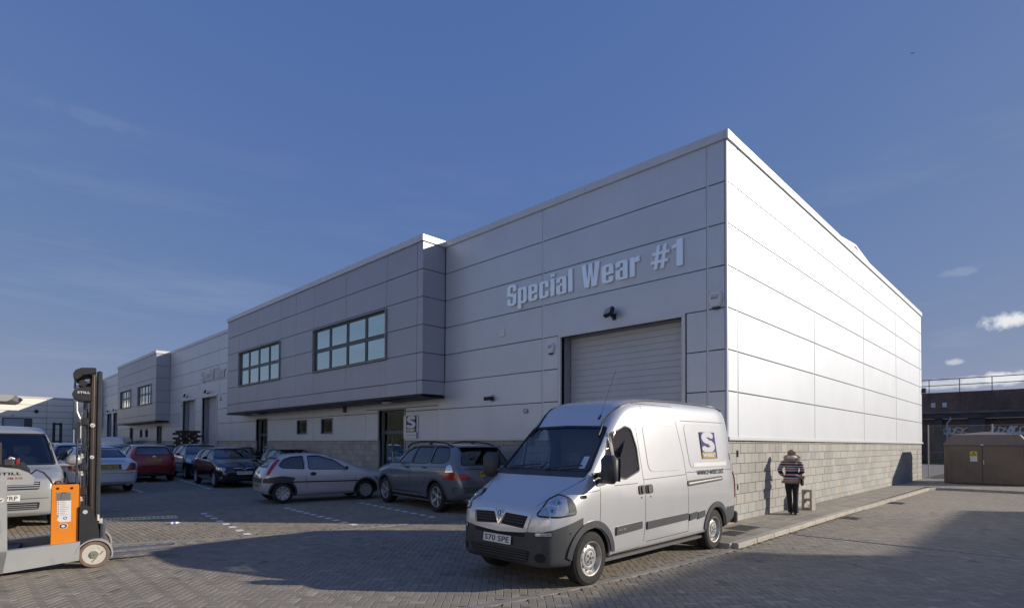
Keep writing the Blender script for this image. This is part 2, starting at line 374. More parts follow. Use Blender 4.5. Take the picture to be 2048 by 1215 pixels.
def paver_mesh(L_, B_, name, tone):
    mb = MB(); c = .006; g = .0025; mb.t = tone
    x, y = L_/2-g, B_/2-g
    vs = [(-x,-y,-.012),(x,-y,-.012),(x,y,-.012),(-x,y,-.012),(-x,-y,-.0035),(x,-y,-.0035),(x,y,-.0035),(-x,y,-.0035),(-x+c,-y+c,0),(x-c,-y+c,0),(x-c,y-c,0),(-x+c,y-c,0)]
    fs = [(8,9,10,11)]
    for i in range(4):
        j = (i+1) % 4; fs += [(i, j, 4+j, 4+i), (4+i, 4+j, 8+j, 8+i)]
    mb.add(vs, fs); return mb.mesh(name)
rp = random.Random(3)
def tone(r=rp, a=.12):
    v = 1+r.uniform(-a, a)+(.28 if r is rp and r.random() < .02 else 0)-(.3 if r is rp and r.random() < .02 else 0); w = r.uniform(-.03, .03); return (v*(1+w), v, v*(1-w))
pv = []        # (x, y, angle, zone)
a45 = radians(44.65)
ca, sa = cos(a45), sin(a45)
def to_w(p, q): return (p*ca-q*sa, p*sa+q*ca)      # p along the view direction, q to the left
for i in range(20, 160):
    for j in range(-150, 150):
        k = (i-j) % 4
        if k == 0: p, q, an = (i+1)*.1, (j+.5)*.1, 0.
        elif k == 3: p, q, an = (i+.5)*.1, (j+1)*.1, pi/2
        else: continue
        x, y = to_w(p, q)
        if y > yat(l3, x)-.14 or (4.1 < y < Y0+.05 and x > 9.8) or (y > Y0 and x > X0-.1): continue
        if near_edge(x, y, .07): continue
        if abs(x-12.47) < .12 and y < 4.1: continue
        if p < 2.2 or not inframe((x, y, 0), 420, 1500): continue
        if p > 15.5: continue
        pv.append((x, y, a45+an, p, 0))
tn = []
yy = 0
for r in range(-10, 160):      # stretcher courses run along Y (away from us), 0.1 wide in X
    x = r*.1
    if x < -.6 or x > 12.1: continue
    for s in range(40, 90):
        y = s*.2+(.1 if r % 2 else 0)
        if y < yat(l3, x)+.17 or y > yat(l4, x)-.12: continue
        if not inframe((x, y, 0), 400, 400): continue
        tn.append((x, y, pi/2, x*ca+y*sa, 1))
pv.sort(key=lambda t: t[3])
# sand bed showing in the joints, exactly under the laid blocks
def bed_under():
    mb = MB()
    for t in pv+tn: mb.add([(-.101, -.051, -.0045), (.101, -.051, -.0045), (.101, .051, -.0045), (-.101, .051, -.0045)], [(0, 1, 2, 3)], Matrix.Translation((t[0], t[1], rp.uniform(0, .0004))) @ Matrix.Rotation(t[2], 4, 'Z'))
    o = mb.build('joint_sand', m_joint, ground, fixn=False); o['kind'] = 'stuff'
bed_under()
variants = [paver_mesh(.2, .1, 'paver', tone()) for _ in range(14)]
for v_ in variants: v_.materials.append(m_pav)
# the 300 that show largest become single parts of the ground
vis = [t for t in pv if inframe((t[0], t[1], 0), -6, -4)]
single = set(id(t) for t in vis[:300])
def stuff_pavers(name, items, m_, parent=None):
    mb = MB()
    for (x, y, an, p, zn) in items:
        mb.t = tone(); hx, hy, c = .0975, .0475, .006; z = rp.uniform(-.0012, .0012); tl = rp.uniform(-.006, .006)
        M_ = Matrix.Translation((x, y, z)) @ Matrix.Rotation(an+rp.uniform(-.012, .012), 4, 'Z') @ Matrix.Rotation(tl, 4, 'X')
        if p < 9:
            vs = [(-hx,-hy,-.012),(hx,-hy,-.012),(hx,hy,-.012),(-hx,hy,-.012),(-hx,-hy,-.0035),(hx,-hy,-.0035),(hx,hy,-.0035),(-hx,hy,-.0035),(-hx+c,-hy+c,0),(hx-c,-hy+c,0),(hx-c,hy-c,0),(-hx+c,hy-c,0)]
            fs = [(8,9,10,11)]
            for i in range(4): j = (i+1) % 4; fs += [(i, j, 4+j, 4+i), (4+i, 4+j, 8+j, 8+i)]
        else:
            hx2, hy2 = hx-.003, hy-.003
            vs = [(-hx,-hy,-.01),(hx,-hy,-.01),(hx,hy,-.01),(-hx,hy,-.01),(-hx2,-hy2,0),(hx2,-hy2,0),(hx2,hy2,0),(-hx2,hy2,0)]
            fs = [(4,5,6,7)]+[(i, (i+1) % 4, 4+(i+1) % 4, 4+i) for i in range(4)]
        mb.add(vs, fs, M_)
    o = mb.build(name, m_, parent, fixn=False); o['kind'] = 'stuff'; return o
for t in pv:
    if id(t) in single:
        o = bpy.data.objects.new('paver', rp.choice(variants)); COL.objects.link(o); o.parent = ground
        o.location = (t[0], t[1], rp.uniform(-.0012, .0012)); o.rotation_euler = (rp.uniform(-.006, .006), 0, t[2]+rp.uniform(-.012, .012))
stuff_pavers('block_paving', [t for t in pv if id(t) not in single], m_pav, ground)
stuff_pavers('bay_paving', tn, m_tan, ground)
# farther bays / aisles are flat sheets
def band(name, pl, w, m_, z=.002, parent=None, seg=None, h=.02):
    """row of flush kerb stones along a polyline"""
    root = empty(name); root['kind'] = 'structure'
    d = []
    for a, b in zip(pl, pl[1:]):
        n = max(1, int(round((Vector(b)-Vector(a)).length/(seg or .9))))
        for i in range(n): d.append((Vector(a).lerp(Vector(b), i/n), Vector(a).lerp(Vector(b), (i+1)/n)))
    for a, b in d:
        L_ = (b-a).length; mb = MB(); mb.t = tone(a=.1); mb.box(-L_/2+.003, -w/2, -h, L_/2-.003, w/2, 0, ch=.003)
        o = mb.build('edging_stone', m_, root); mid = (a+b)/2
        o.location = (mid.x, mid.y, z); o.rotation_euler = (0, 0, atan2(b.y-a.y, b.x-a.x))
    return root
band('flush_kerb', EDGE[1:], .125, m_edge, .003)
band('channel_edging', [p for p in l3 if p[0] > .2], .14, m_edge, .004)
band('bay_edging', [p for p in l4 if p[0] > 1], .12, m_edge, .004, seg=1.2)
L5 = [gnd(*p) for p in ((200,982),(300,981),(515,975))]
l5 = [(p.x, p.y) for p in L5]; l5 = [(2.6, 26.2)]+l5+[(12.4, 23.3)]
band('aisle_edging', l5, .12, m_edge, .004, seg=1.8)
band('cross_edging', [(12.46, 4.02), (12.5, 2.0), (12.57, .5), (12.7, -3), (13.2, -14)], .11, m_edge, .003, seg=.9)
# bay marks: single white painted blocks
def marks(name, a, b, n, sz=.17, label=None):
    root = empty(name); root['kind'] = 'structure'
    a = Vector(a); b = Vector(b)
    for i in range(n):
        p = a.lerp(b, i/(n-1)); mb = MB(); mb.box(-.07, -sz/2, 0, .07, sz/2, .0035, ch=.001)
        o = mb.build('painted_block', m_mark, root); o.location = (p.x, p.y, .0012); o.rotation_euler[2] = atan2(b.y-a.y, b.x-a.x)+pi/2+rp.uniform(-.03, .03)
marks('bay_marking', (4.72, 15.9), (4.3, 11.8), 8, .2)
marks('bay_marking', (6.78, 15.6), (6.52, 11.5), 10, .2)
marks('bay_marking', (9.05, 15.45), (8.62, 11.35), 10, .2)
marks('bay_marking', (8.15, 31.2), (7.4, 24.3), 13, .3)
marks('bay_marking', (5.18, 27.2), (5.1, 24.5), 6, .3)
marks('bay_marking', (6.6, 31), (6.4, 30), 2, .3)
# yellow painted no-parking strip (outline with dark gaps)
def yellow_strip():
    P = [gnd(*p) for p in ((215,1041),(357,1035),(352,1030),(215,1035.5))]
    a, b = P[0], P[1]; c, d = P[3], P[2]
    polys = []
    def q(s0, s1, t0, t1):
        f = lambda s, t: (a.lerp(b, s)).lerp(c.lerp(d, s), t).to_2d()
        polys.append([f(s0, t0), f(s1, t0), f(s1, t1), f(s0, t1)])
    q(-.5, 1, 0, .3); q(-.5, 1, .74, 1); q(.985, 1, 0, 1)
    r = random.Random(5); s = -.45
    while s < .97:
        w = r.uniform(.02, .045); q(s, s+w, .25, .8); s += w+r.uniform(.02, .04)
    me = union_mesh('yellow_marking', polys, .003); o = link('yellow_marking', me, None, m_yel); o.location.z = .0022; o['kind'] = 'structure'
yellow_strip()
# raised pavement along the side wall and behind the yard
PZ = .085
pvmt = empty('pavement'); pvmt['kind'] = 'structure'
mb = MB(); mb.box(9.95, 4.27, -.05, 48, Y0+.02, PZ-.012); mb.box(29.6, -30, -.05, 38.5, 4.3, PZ-.013); mb.build('pavement_bed', m_joint, pvmt)
r = random.Random(11)
x = 9.97; row = 0
for (ya, yb) in ((4.29, 4.68), (4.68, 5.07), (5.07, Y0-.005)):
    x = 9.97-(.0 if row != 1 else .3)
    while x < 37.2:
        xa = max(x, 9.97); xb = x+.6
        mb = MB(); mb.t = tone(r, .1); z = PZ+r.uniform(-.0025, .0025); mb.box(xa+.003, ya+.003, PZ-.04, xb-.003, yb-.003, z, ch=.004)
        mb.build('paving_slab', m_slab, pvmt); x += .6
    row += 1
for i in range(12):
    for j in range(9):
        xa = 29.8+i*.6; yb = 4.28-j*.6
        if i > 6 and j > 6: continue
        mb = MB(); mb.t = tone(r, .1); mb.box(xa+.003, yb-.6+.003, PZ-.04, xa+.6-.003, yb-.003, PZ+r.uniform(-.0025, .0025), ch=.004); mb.build('paving_slab', m_slab, pvmt)
mb = MB(); mb.box(29.8, -30, PZ-.04, 38, -1.13, PZ-.001); mb.build('slab_field', m_slab, pvmt)
def kerb(pl, seg=.9, w=.14, ramp=False):
    for a, b in zip(pl, pl[1:]):
        a = Vector(a); b = Vector(b); n = max(1, int(round((b-a).length/seg)))
        for i in range(n):
            p0 = a.lerp(b, i/n); p1 = a.lerp(b, (i+1)/n); L_ = (p1-p0).length
            mb = MB(); mb.t = tone(r, .09); mb.box(-L_/2+.003, -w/2, -.1, L_/2-.003, w/2, PZ+.006, ch=.014)
            o = mb.build('kerb_stone', m_kerb, pvmt); mid = (p0+p1)/2; o.location = (mid.x, mid.y, r.uniform(-.003, .003)); o.rotation_euler[2] = atan2(b.y-a.y, b.x-a.x)+r.uniform(-.004, .004)
kerb([(9.95, 4.21), (16, 4.2), (22, 4.12), (28.9, 4.06)])
kerb([(28.9, 4.06), (29.35, 3.86), (29.6, 3.4)], .4)
kerb([(29.62, 3.4), (29.66, -9)])
mb = MB(); mb.t = tone(r, .09); mb.box(9.85, 4.25, -.1, 9.96, Y0, PZ+.004, ch=.012); mb.build('kerb_stone', m_kerb, pvmt)
# moss and dirt line at the foot of the wall and along the kerb
m_moss = mat('moss', (.13, .105, .045), rough=.95, var=.4, vscale=18)
def debris(name, n, f, m_, s0, s1, label=None):
    mb = MB(); r = random.Random(n)
    for i in range(n):
        x, y, z = f(r); s = r.uniform(s0, s1); a = r.uniform(0, 6.28)
        mb.t = tone(r, .4)
        mb.add([(s*cos(a+k*2.1)*r.uniform(.6, 1.4), s*sin(a+k*2.1)*r.uniform(.6, 1.4), 0) for k in range(3)]+[(0, 0, s*.6)], [(0,1,3),(1,2,3),(2,0,3)], Matrix.Translation((x, y, z)))
    o = mb.build(name, m_, None, fixn=False); o['kind'] = 'stuff'; return o
m_mossa = mat('moss_toned', (.15, .12, .05), rough=.95, var=.3, vscale=18, attr='tone')
debris('kerb_moss', 1500, lambda r: (r.uniform(9.9, 28), 4.125-abs(r.gauss(0, .02)), -.002), m_mossa, .006, .022)
debris('wall_foot_dirt', 1300, lambda r: (r.uniform(10.5, 36), Y0-.012-abs(r.gauss(0, .015)), PZ-.002), m_mossa, .005, .016)
# covers and gullies
m_iron = mat('cast_iron', (.06, .06, .06), rough=.6, metal=.4, var=.2, vscale=20)
m_rust = mat('rusty_frame', (.16, .12, .09), rough=.8, var=.3, vscale=12)
def cover(label, x, y, w, d, rz, inset=True):
    t = empty('inspection_cover', (x, y, PZ+.003), rz, label, 'manhole cover', 'inspection covers in the pavement')
    mb = MB(); 
    for (a, b, c, e) in ((-w/2, -d/2, w/2, -d/2+.03), (-w/2, d/2-.03, w/2, d/2), (-w/2, -d/2+.03, -w/2+.03, d/2-.03), (w/2-.03, -d/2+.03, w/2, d/2-.03)): mb.box(a, b, 0, c, e, .006)
    mb.build('frame', m_rust, t)
    mb = MB(); mb.box(-w/2+.03, -d/2+.03, -.002, w/2-.03, d/2-.03, .003)
    n = int((w-.08)/.045)
    for i in range(n):
        for j in range(int((d-.08)/.045)): mb.box(-w/2+.05+i*.045, -d/2+.05+j*.045, .003, -w/2+.075+i*.045, -d/2+.07+j*.045, .0055)
    mb.build('plate', m_iron, t)
cover('large dark rectangular inspection cover in the pavement slabs behind the van', 11.95, 4.86, .78, .5, .0)
cover('smaller inspection cover in the pavement beside the kerb end, nearest the van wheel', 11.05, 4.72, .6, .4, .0)
def gully(label, x, y):
    t = empty('drain_gully', (x, y, .002), 0, label, 'drain', 'road gullies along the kerb')
    mb = MB(); mb.box(-.25, -.2, -.004, .25, .2, .001); mb.build('pit', m_backing, t)
    mb = MB(); mb.box(-.25, -.2, .001, .25, -.17, .008); mb.box(-.25, .17, .001, .25, .2, .008); mb.box(-.25, -.17, .001, -.22, .17, .008); mb.box(.22, -.17, .001, .25, .17, .008); mb.build('frame', m_iron, t)
    for i in range(9):
        mb = MB(); mb.box(-.2+i*.048, -.17, .001, -.178+i*.048, .17, .007); mb.build('bar', m_iron, t)
gully('iron gully grating in the paving below the kerb near the woman', 16.2, 3.86)
gully('iron gully grating in the paving at the far end of the long kerb', 21.6, 3.84)

# ================================================================ warehouse
def wall_w(o, s, z, out=0.):   # local x -> -Y (to the right in the picture), local y -> up, normal -> -X
    return place(o, (X0-out, Y0+s, z), (0, -1, 0), (0, 0, 1))
Zr = [1.97, 3.08, 4.03, 4.99, 5.96, 6.93, 7.89, 8.86]
JT = .021
def gtone(a):
    v = 1+r.uniform(-a, a); return (v, v, v)
def panel_cut(parent, a, b, c, d, holes, out, m_):
    """a cladding panel with the openings it shares with windows and doors cut out of it"""
    g = JT/2; a2, b2, c2, d2 = a+.005, b-.005, c+g, d-g
    cuts = [[(-(h1), h2), (-(h0), h2), (-(h0), h3), (-(h1), h3)] for (h0, h1, h2, h3) in holes]
    me = union_mesh('cladding_panel', [[(-b2, c2), (-a2, c2), (-a2, d2), (-b2, d2)]], .05, cuts)
    if not me.polygons: return
    at = me.color_attributes.new('tone', 'FLOAT_COLOR', 'CORNER'); t = gtone(.022); at.data.foreach_set('color', [t[0], t[1], t[2], 1]*len(me.loops))
    o = link('cladding_panel', me, parent, m_); place(o, (X0-out, Y0, 0), (0, -1, 0), (0, 0, 1)); return o
def spans(a, b, c, d, hh): return any((h[0] <= a+.06 and h[1] >= b-.06) or (h[2] <= c+.06 and h[3] >= d-.06) for h in hh)
def panel_A(parent, s0, s1, z0, z1, out=0., m_=None, th=.05, hz=JT, vt=.010):
    mb = MB(); mb.t = gtone(.022); mb.box(X0-out-th, Y0+s0+vt/2, z0+hz/2, X0-out, Y0+s1-vt/2, z1-hz/2, ch=.006)
    return mb.build('cladding_panel', m_ or m_clad, parent)
def panel_B(parent, x0, x1, z0, z1, th=.05):
    mb = MB(); mb.t = gtone(.018); mb.box(X0+x0+.004, Y0-th, z0+JT/2, X0+x1-.004, Y0, z1-JT/2, ch=.006)
    return mb.build('cladding_panel', m_clad, parent)
def cells(cols, rows, holes):
    """grid cells minus rectangular holes (holes lie on grid lines, or the cell is cut down by them)"""
    out = []
    for a, b in zip(cols, cols[1:]):
        for c, d in zip(rows, rows[1:]):
            rects = [(a, b, c, d)]
            for (h0, h1, h2, h3) in holes:
                nr = []
                for (p, q, u, v) in rects:
                    if h1 <= p+1e-4 or h0 >= q-1e-4 or h3 <= u+1e-4 or h2 >= v-1e-4: nr.append((p, q, u, v)); continue
                    if h2 > u+1e-4: nr.append((p, q, u, h2))
                    if h3 < v-1e-4: nr.append((p, q, h3, v))
                    u2, v2 = max(u, h2), min(v, h3)
                    if h0 > p+1e-4: nr.append((p, h0, u2, v2))
                    if h1 < q-1e-4: nr.append((h1, q, u2, v2))
                rects = nr
            out += rects
    return [x_ for x_ in out if x_[1]-x_[0] > .05 and x_[3]-x_[2] > .05]
def block_wall(parent, axis, a0, a1, openings, base_z, budget, flip=False, face=0.):
    """concrete blocks 0.44 x 0.225 with raked joints; first 'budget' as parts (nearest first), rest one stuff part"""
    top = 1.95; H = .2385; zs = []
    z = base_z-.10
    while z < top: zs.append((max(z, base_z-.03), min(z+H, top))); z += H
    items = []
    for k, (z0, z1) in enumerate(zs):
        a = a0-(.22 if k % 2 else 0)
        while a < a1:
            b0, b1 = max(a, a0), min(a+.45, a1); a += .45
            segs = [(b0, b1)]
            for (o0, o1) in openings:
                ns = []
                for (p, q) in segs:
                    if o1 <= p or o0 >= q: ns.append((p, q)); continue
                    if o0 > p: ns.append((p, o0))
                    if o1 < q: ns.append((o1, q))
                segs = ns
            for (p, q) in segs:
                if q-p > .05 and z1-z0 > .03: items.append((p, q, z0, z1))
    items.sort(key=lambda t: t[0])
    mbs = MB(); n = 0
    for (p, q, z0, z1) in items:
        mb = MB() if n < budget else mbs; mb.t = tone(r, .12); j = .005; d = r.uniform(-.0015, .0015)
        if axis == 'B': mb.box(X0+p+j, Y0-face+d, z0+j, X0+q-j, Y0+.1, z1-j, ch=.004)
        else: mb.box(X0-face+d, Y0+p+j, z0+j, X0+.1, Y0+q-j, z1-j, ch=.004)
        if n < budget: mb.build('concrete_block', m_block, parent, fixn=False)
        n += 1
    if mbs.v: o = mbs.build('blockwork', m_block, parent, fixn=False); o['kind'] = 'stuff'
def shutter_open(parent, s0, s1, ztop, depth=.42, name='shutter_door', full=True):
    """recessed sectional shutter: jambs, head, slats"""
    mb = MB(); e = .002
    mb.box(X0+.001, Y0+s0-.02, 0, X0+depth, Y0+s0, ztop); mb.box(X0+.001, Y0+s1, 0, X0+depth, Y0+s1+.02, ztop); mb.box(X0+.001, Y0+s0-.02, ztop, X0+depth, Y0+s1+.02, ztop+.02)
    mb.build('reveal', m_reveal, parent)
    mb = MB(); t = .09      # flashing round the opening
    mb.box(X0-.075, Y0+s0-t, 0, X0+.0, Y0+s0, ztop+.0); mb.box(X0-.075, Y0+s1, 0, X0, Y0+s1+t, ztop); mb.box(X0-.078, Y0+s0-t, ztop, X0, Y0+s1+t, ztop+t)
    mb.build('opening_trim', m_fascia, parent)
    sd = MB(); sd.box(X0+depth-.01, Y0+s0, 0, X0+depth+.03, Y0+s1, ztop); sh = sd.build(name, m_reveal, parent)
    z = .02; h = .165; k = 0
    while z < ztop-.02:
        z1 = min(z+h, ztop); mb = MB(); mb.box(X0+depth-.03, Y0+s0+.03, z+.002, X0+depth-.011, Y0+s1-.03, z1-.002, ch=.004)
        mb.build('slat', m_shut, sh, fixn=False); z += h
def window_A(parent, s0, s1, z0, z1, cols, out, transom=None, rec=.10, name='window', mg=None, room=True, gold=0.):
    """framed ribbon window set back in the wall; panes are sub-parts"""
    mb = MB(); xo = X0-out; f = .055; xf = xo-.05+rec
    mb.box(xf, Y0+s0, z0, xf+.06, Y0+s1, z0+f); mb.box(xf, Y0+s0, z1-f, xf+.06, Y0+s1, z1)
    ys = [s0+(s1-s0)*i/cols for i in range(cols+1)]
    zs = [z0, transom, z1] if transom else [z0, z1]
    for i, y in enumerate(ys):
        w = f if i in (0, cols) else f*.62
        a = y if i == 0 else (y-2*w if i == cols else y-w); b = a+(2*w if i not in (0, cols) else f+.0) if i != cols else y
        if i == cols: a = y-f
        mb.box(xf-.002, Y0+a, z0+.001, xf+.062, Y0+b, z1-.001)
    if transom: mb.box(xf+.001, Y0+s0+.001, transom-f*.8, xf+.058, Y0+s1-.001, transom+f*.8)
    # opening casement rims
    for i in range(cols):
        for a, b in zip(zs, zs[1:]):
            p, q = ys[i]+f*.9, ys[i+1]-f*.9; u, v = a+f*.9, b-f*.9; t = .028
            mb.box(xf-.012, Y0+p, u, xf+.03, Y0+p+t, v); mb.box(xf-.012, Y0+q-t, u, xf+.03, Y0+q, v); mb.box(xf-.012, Y0+p+t, u, xf+.03, Y0+q-t, u+t); mb.box(xf-.012, Y0+p+t, v-t, xf+.03, Y0+q-t, v)
    w = mb.build(name, m_frame, parent, fixn=False)
    for i in range(cols):
        for a, b in zip(zs, zs[1:]):
            p, q = ys[i]+f, ys[i+1]-f; mb = MB(); mb.box(xf+.012, Y0+p, a+f, xf+.022, Y0+q, b-f); mb.build('pane', mg or m_win, w, fixn=False)
    mb = MB(); mb.box(xo-.085, Y0+s0-.06, z0-.035, xf+.01, Y0+s1+.06, z0); mb.box(xo-.085, Y0+s0-.05, z1, xf+.01, Y0+s1+.05, z1+.035)
    mb.box(xo-.06, Y0+s0-.05, z0, xf+.01, Y0+s0, z1); mb.box(xo-.06, Y0+s1, z0, xf+.01, Y0+s1+.05, z1)
    mb.build('window_surround', m_reveal, parent, fixn=False)
    if room:      # a shallow room and half-lowered blinds behind the glass
        mb = MB(); d = 2.2
        mb.box(xf+.35, Y0+s0-.3, z0-.3, xf+d, Y0+s0-.28, z1+.3); mb.box(xf+.35, Y0+s1+.28, z0-.3, xf+d, Y0+s1+.3, z1+.3); mb.box(xf+d, Y0+s0-.3, z0-.3, xf+d+.02, Y0+s1+.3, z1+.3)
        mb.box(xf+.35, Y0+s0-.3, z1+.3, xf+d, Y0+s1+.3, z1+.32); mb.box(xf+.35, Y0+s0-.3, z0-.32, xf+d, Y0+s1+.3, z0-.3); mb.build('room', m_int, parent, fixn=False)
        rb = random.Random(int(s0*10))
        for i in range(cols):
            dz = rb.choice((.0, .0, .12, .3))*(z1-z0); mb = MB(); mb.box(xf+.10, Y0+ys[i]+.04, z0+dz, xf+.108, Y0+ys[i+1]-.04, z1-.02); mb.build('blind', m_blind, w, fixn=False)
def door_A(parent, s0, s1, ztop, double=False):
    """aluminium glazed entrance with a fanlight, recessed"""
    xf = X0+.16; mb = MB()
    mb.box(X0-.055, Y0+s0-.06, 0, xf, Y0+s0, ztop+.06); mb.box(X0-.055, Y0+s1, 0, xf, Y0+s1+.06, ztop+.06); mb.box(X0-.055, Y0+s0, ztop, xf, Y0+s1, ztop+.06)
    mb.build('reveal', m_reveal, parent)
    d = MB(); f = .07; d.box(xf, Y0+s0, .0, xf+.06, Y0+s0+f, ztop); d.box(xf, Y0+s1-f, 0, xf+.06, Y0+s1, ztop); d.box(xf, Y0+s0+f, ztop-f, xf+.06, Y0+s1-f, ztop)
    d.box(xf, Y0+s0+f, 2.22, xf+.06, Y0+s1-f, 2.36); d.box(xf, Y0+s0+f, 0, xf+.06, Y0+s1-f, .12)
    mid = s0+(s1-s0)*.62; d.box(xf+.001, Y0+mid-.05, .12, xf+.058, Y0+mid+.05, 2.22); d.box(xf+.001, Y0+s0+f, .95, xf+.058, Y0+mid-.05, 1.06)
    dd = d.build('door', m_frame, parent, fixn=False)
    for (a, b, c, e) in ((s0+f, s1-f, 2.36, ztop-f), (s0+f, mid-.05, .12, .95), (s0+f, mid-.05, 1.06, 2.22), (mid+.05, s1-f, .12, 2.22)):
        mb = MB(); mb.box(xf+.02, Y0+a, c, xf+.03, Y0+b, e); mb.build('pane', m_win, dd, fixn=False)
    mb = MB(); mb.cyl((xf-.05, Y0+mid-.11, .85), (xf-.05, Y0+mid-.11, 1.5), .015, n=8); mb.box(xf-.05, Y0+mid-.12, .9, xf, Y0+mid-.1, .92); mb.box(xf-.05, Y0+mid-.12, 1.43, xf, Y0+mid-.1, 1.45); mb.build('handle', m_metal, dd)
    mb = MB(); mb.box(xf+.3, Y0+s0-.4, 0, xf+3, Y0+s0-.38, 3.2); mb.box(xf+.3, Y0+s1+.38, 0, xf+3, Y0+s1+.4, 3.2); mb.box(xf+3, Y0+s0-.4, 0, xf+3.02, Y0+s1+.4, 3.2); mb.box(xf+.3, Y0+s0-.4, 3.2, xf+3, Y0+s1+.4, 3.22)
    mb.build('room', m_int, parent, fixn=False)
    mb = MB()      # reception furniture seen through the glass
    mb.box(xf+1.3, Y0+s0+.3, 0, xf+1.9, Y0+s1-.2, .95); mb.box(xf+2.6, Y0+s0+.1, .9, xf+2.7, Y0+s1, 2.3); mb.build('counter', m_blind, parent, fixn=False)

def front_facade(U, s0, s1, joints, box, wins, shutters, doors, smalls, blocks):
    """one unit's street front between s0 and s1"""
    (b0, b1, bj) = box; BP = 1.03; bz = 3.55
    holes = [(a-.09, b+.09, 0, 5.02) for a, b in shutters]+[(a-.06, b+.06, 0, 3.23) for a, b in doors]+[(a-.05, b+.05, 2.27, 3.0) for a, b in smalls]+[(b0, b1, bz+.02, 8.86)]
    cols = [s0]+joints+[s1]
    for a, b in zip(cols, cols[1:]):
        for c, d in zip(Zr, Zr[1:]):
            hh = [h for h in holes if h[1] > a and h[0] < b and h[3] > c and h[2] < d]; e = .024 if (b-a) > .6 else .006
            if hh and spans(a, b, c, d, hh):
                for (p, q, u, v) in cells([a, b], [c, d], hh): panel_A(U, p+e, q-e, u, v)
            elif hh: panel_cut(U, a+e, b-e, c, d, hh, 0, m_clad)
            else: panel_A(U, a+e, b-e, c, d)
    mb = MB()
    for j in joints:
        zt = 8.86; zl = 1.97
        if b0 < j < b1: zt = bz
        for a, b in shutters:
            if a-.09 < j < b+.09: zl = 5.02
        mb = MB(); mb.box(X0-.042, Y0+j-.026, zl, X0-.0, Y0+j+.026, zt, ch=.004); mb.build('cover_strip', m_fascia, U, fixn=False)
    # backing behind the joints, with the openings left free
    bh = [(a-.0, b+.0, -1, 4.93) for a, b in shutters]+[(a, b, -1, 3.17) for a, b in doors]+[(a, b, 2.3, 2.95) for a, b in smalls]+[(a, b, c, d) for (a, b, c, d, n, t) in wins]
    mb = MB()
    for (a, b, c, d) in cells([s0, s1], [-.05, 1.96], bh): mb.box(X0+.03, Y0+a, c, X0+.12, Y0+b, d)
    mb.build('mortar_core', m_mortar, U, fixn=False)
    mb = MB()
    for (a, b, c, d) in cells([s0, s1], [1.96, 8.95], bh): mb.box(X0-.012, Y0+a, c, X0+.10, Y0+b, d)
    mb.build('wall', m_backing, U, fixn=False)
    # drip trim over the blockwork
    mb = MB()
    segs = [(s0, s1)]
    for (o0, o1) in sorted([(a-.09, b+.09) for a, b in shutters]+[(a-.06, b+.06) for a, b in doors]):
        ns = []
        for p, q in segs:
            if o1 <= p or o0 >= q: ns.append((p, q)); continue
            if o0 > p: ns.append((p, o0))
            if o1 < q: ns.append((o1, q))
        segs = ns
    for p, q in segs: mb.box(X0-.085, Y0+p, 1.955, X0-.0, Y0+q, 2.03, ch=.006)
    mb.build('drip_trim', m_fascia, U)
    op = [(a-.09, b+.09) for a, b in shutters]+[(a-.06, b+.06) for a, b in doors]
    if blocks is not None: block_wall(U, 'A', s0, s1, op, 0, blocks, face=.03)
    # parapet fascia
    n = max(1, int((s1-s0)/3.6))
    for i in range(n):
        a = s0+(s1-s0)*i/n; b = s0+(s1-s0)*(i+1)/n
        for (p, q) in ((a, min(b, b0)), (max(a, b1), b)):
            if q-p > .02:
                mb = MB(); mb.box(X0-.10, Y0+p+.002, 8.84, X0+.3, Y0+q-.002, 9.055, ch=.01); mb.build('fascia', m_fascia, U, fixn=False)
    for a, b in shutters: shutter_open(U, a, b, 4.93)
    for a, b in doors: door_A(U, a, b, 3.17)
    for a, b in smalls: window_A(U, a, b, 2.3, 2.95, 1, .0, name='window', room=True)
    # projecting first-floor box
    jj = [b0]+bj+[b1]; BX = X0-BP
    wh = [(a-.02, b+.02, c, d) for (a, b, c, d, n_, t_) in wins]
    wz = [(a-.05, b+.05, c-.035, d+.035) for (a, b, c, d) in wh]; zz = [bz, 4.03, 4.99, 5.96, 6.93, 7.89, 8.86]
    for a, b in zip(jj, jj[1:]):
        for c, d in zip(zz, zz[1:]):
            hh = [h for h in wz if h[1] > a and h[0] < b and h[3] > c and h[2] < d]
            if hh and spans(a, b, c, d, hh):
                for (p, q, u, v) in cells([a, b], [c, d], hh): panel_A(U, p+.004, q-.004, u, v, BP-.05, m_boxc, .05)
            elif hh: panel_cut(U, a, b, c, d, hh, BP-.05, m_boxc)
            else: panel_A(U, a+.004, b-.004, c, d, BP-.05, m_boxc, .05)
    for side, ys in (('r', Y0+b0), ('l', Y0+b1)):
        for c, d in zip([bz, 4.03, 4.99, 5.96, 6.93, 7.89], [4.03, 4.99, 5.96, 6.93, 7.89, 8.86]):
            mb = MB(); mb.t = gtone(.02); y0, y1 = (ys-.0, ys+.04) if side == 'r' else (ys-.04, ys); mb.box(BX+.004, y0, c+JT/2, X0-.055, y1, d-JT/2, ch=.005); mb.build('cladding_panel', m_boxc, U, fixn=False)
    mb = MB()
    for (a, b, c, d) in cells([b0+.045, b1-.045], [bz+.02, 8.9], [(a, b, c, d) for (a, b, c, d, n_, t_) in wins]): mb.box(BX+.06, Y0+a, c, BX+.14, Y0+b, d)
    mb.box(BX+.06, Y0+b0+.045, bz+.02, X0-.02, Y0+b0+.1, 8.9); mb.box(BX+.06, Y0+b1-.1, bz+.02, X0-.02, Y0+b1-.045, 8.9)
    mb.build('box_wall', m_backing, U, fixn=False)
    mb = MB(); mb.box(BX-.012, Y0+b0-.012, bz-.10, X0-.06, Y0+b1+.012, bz, ch=.02); mb.build('box_soffit', m_boxc, U)
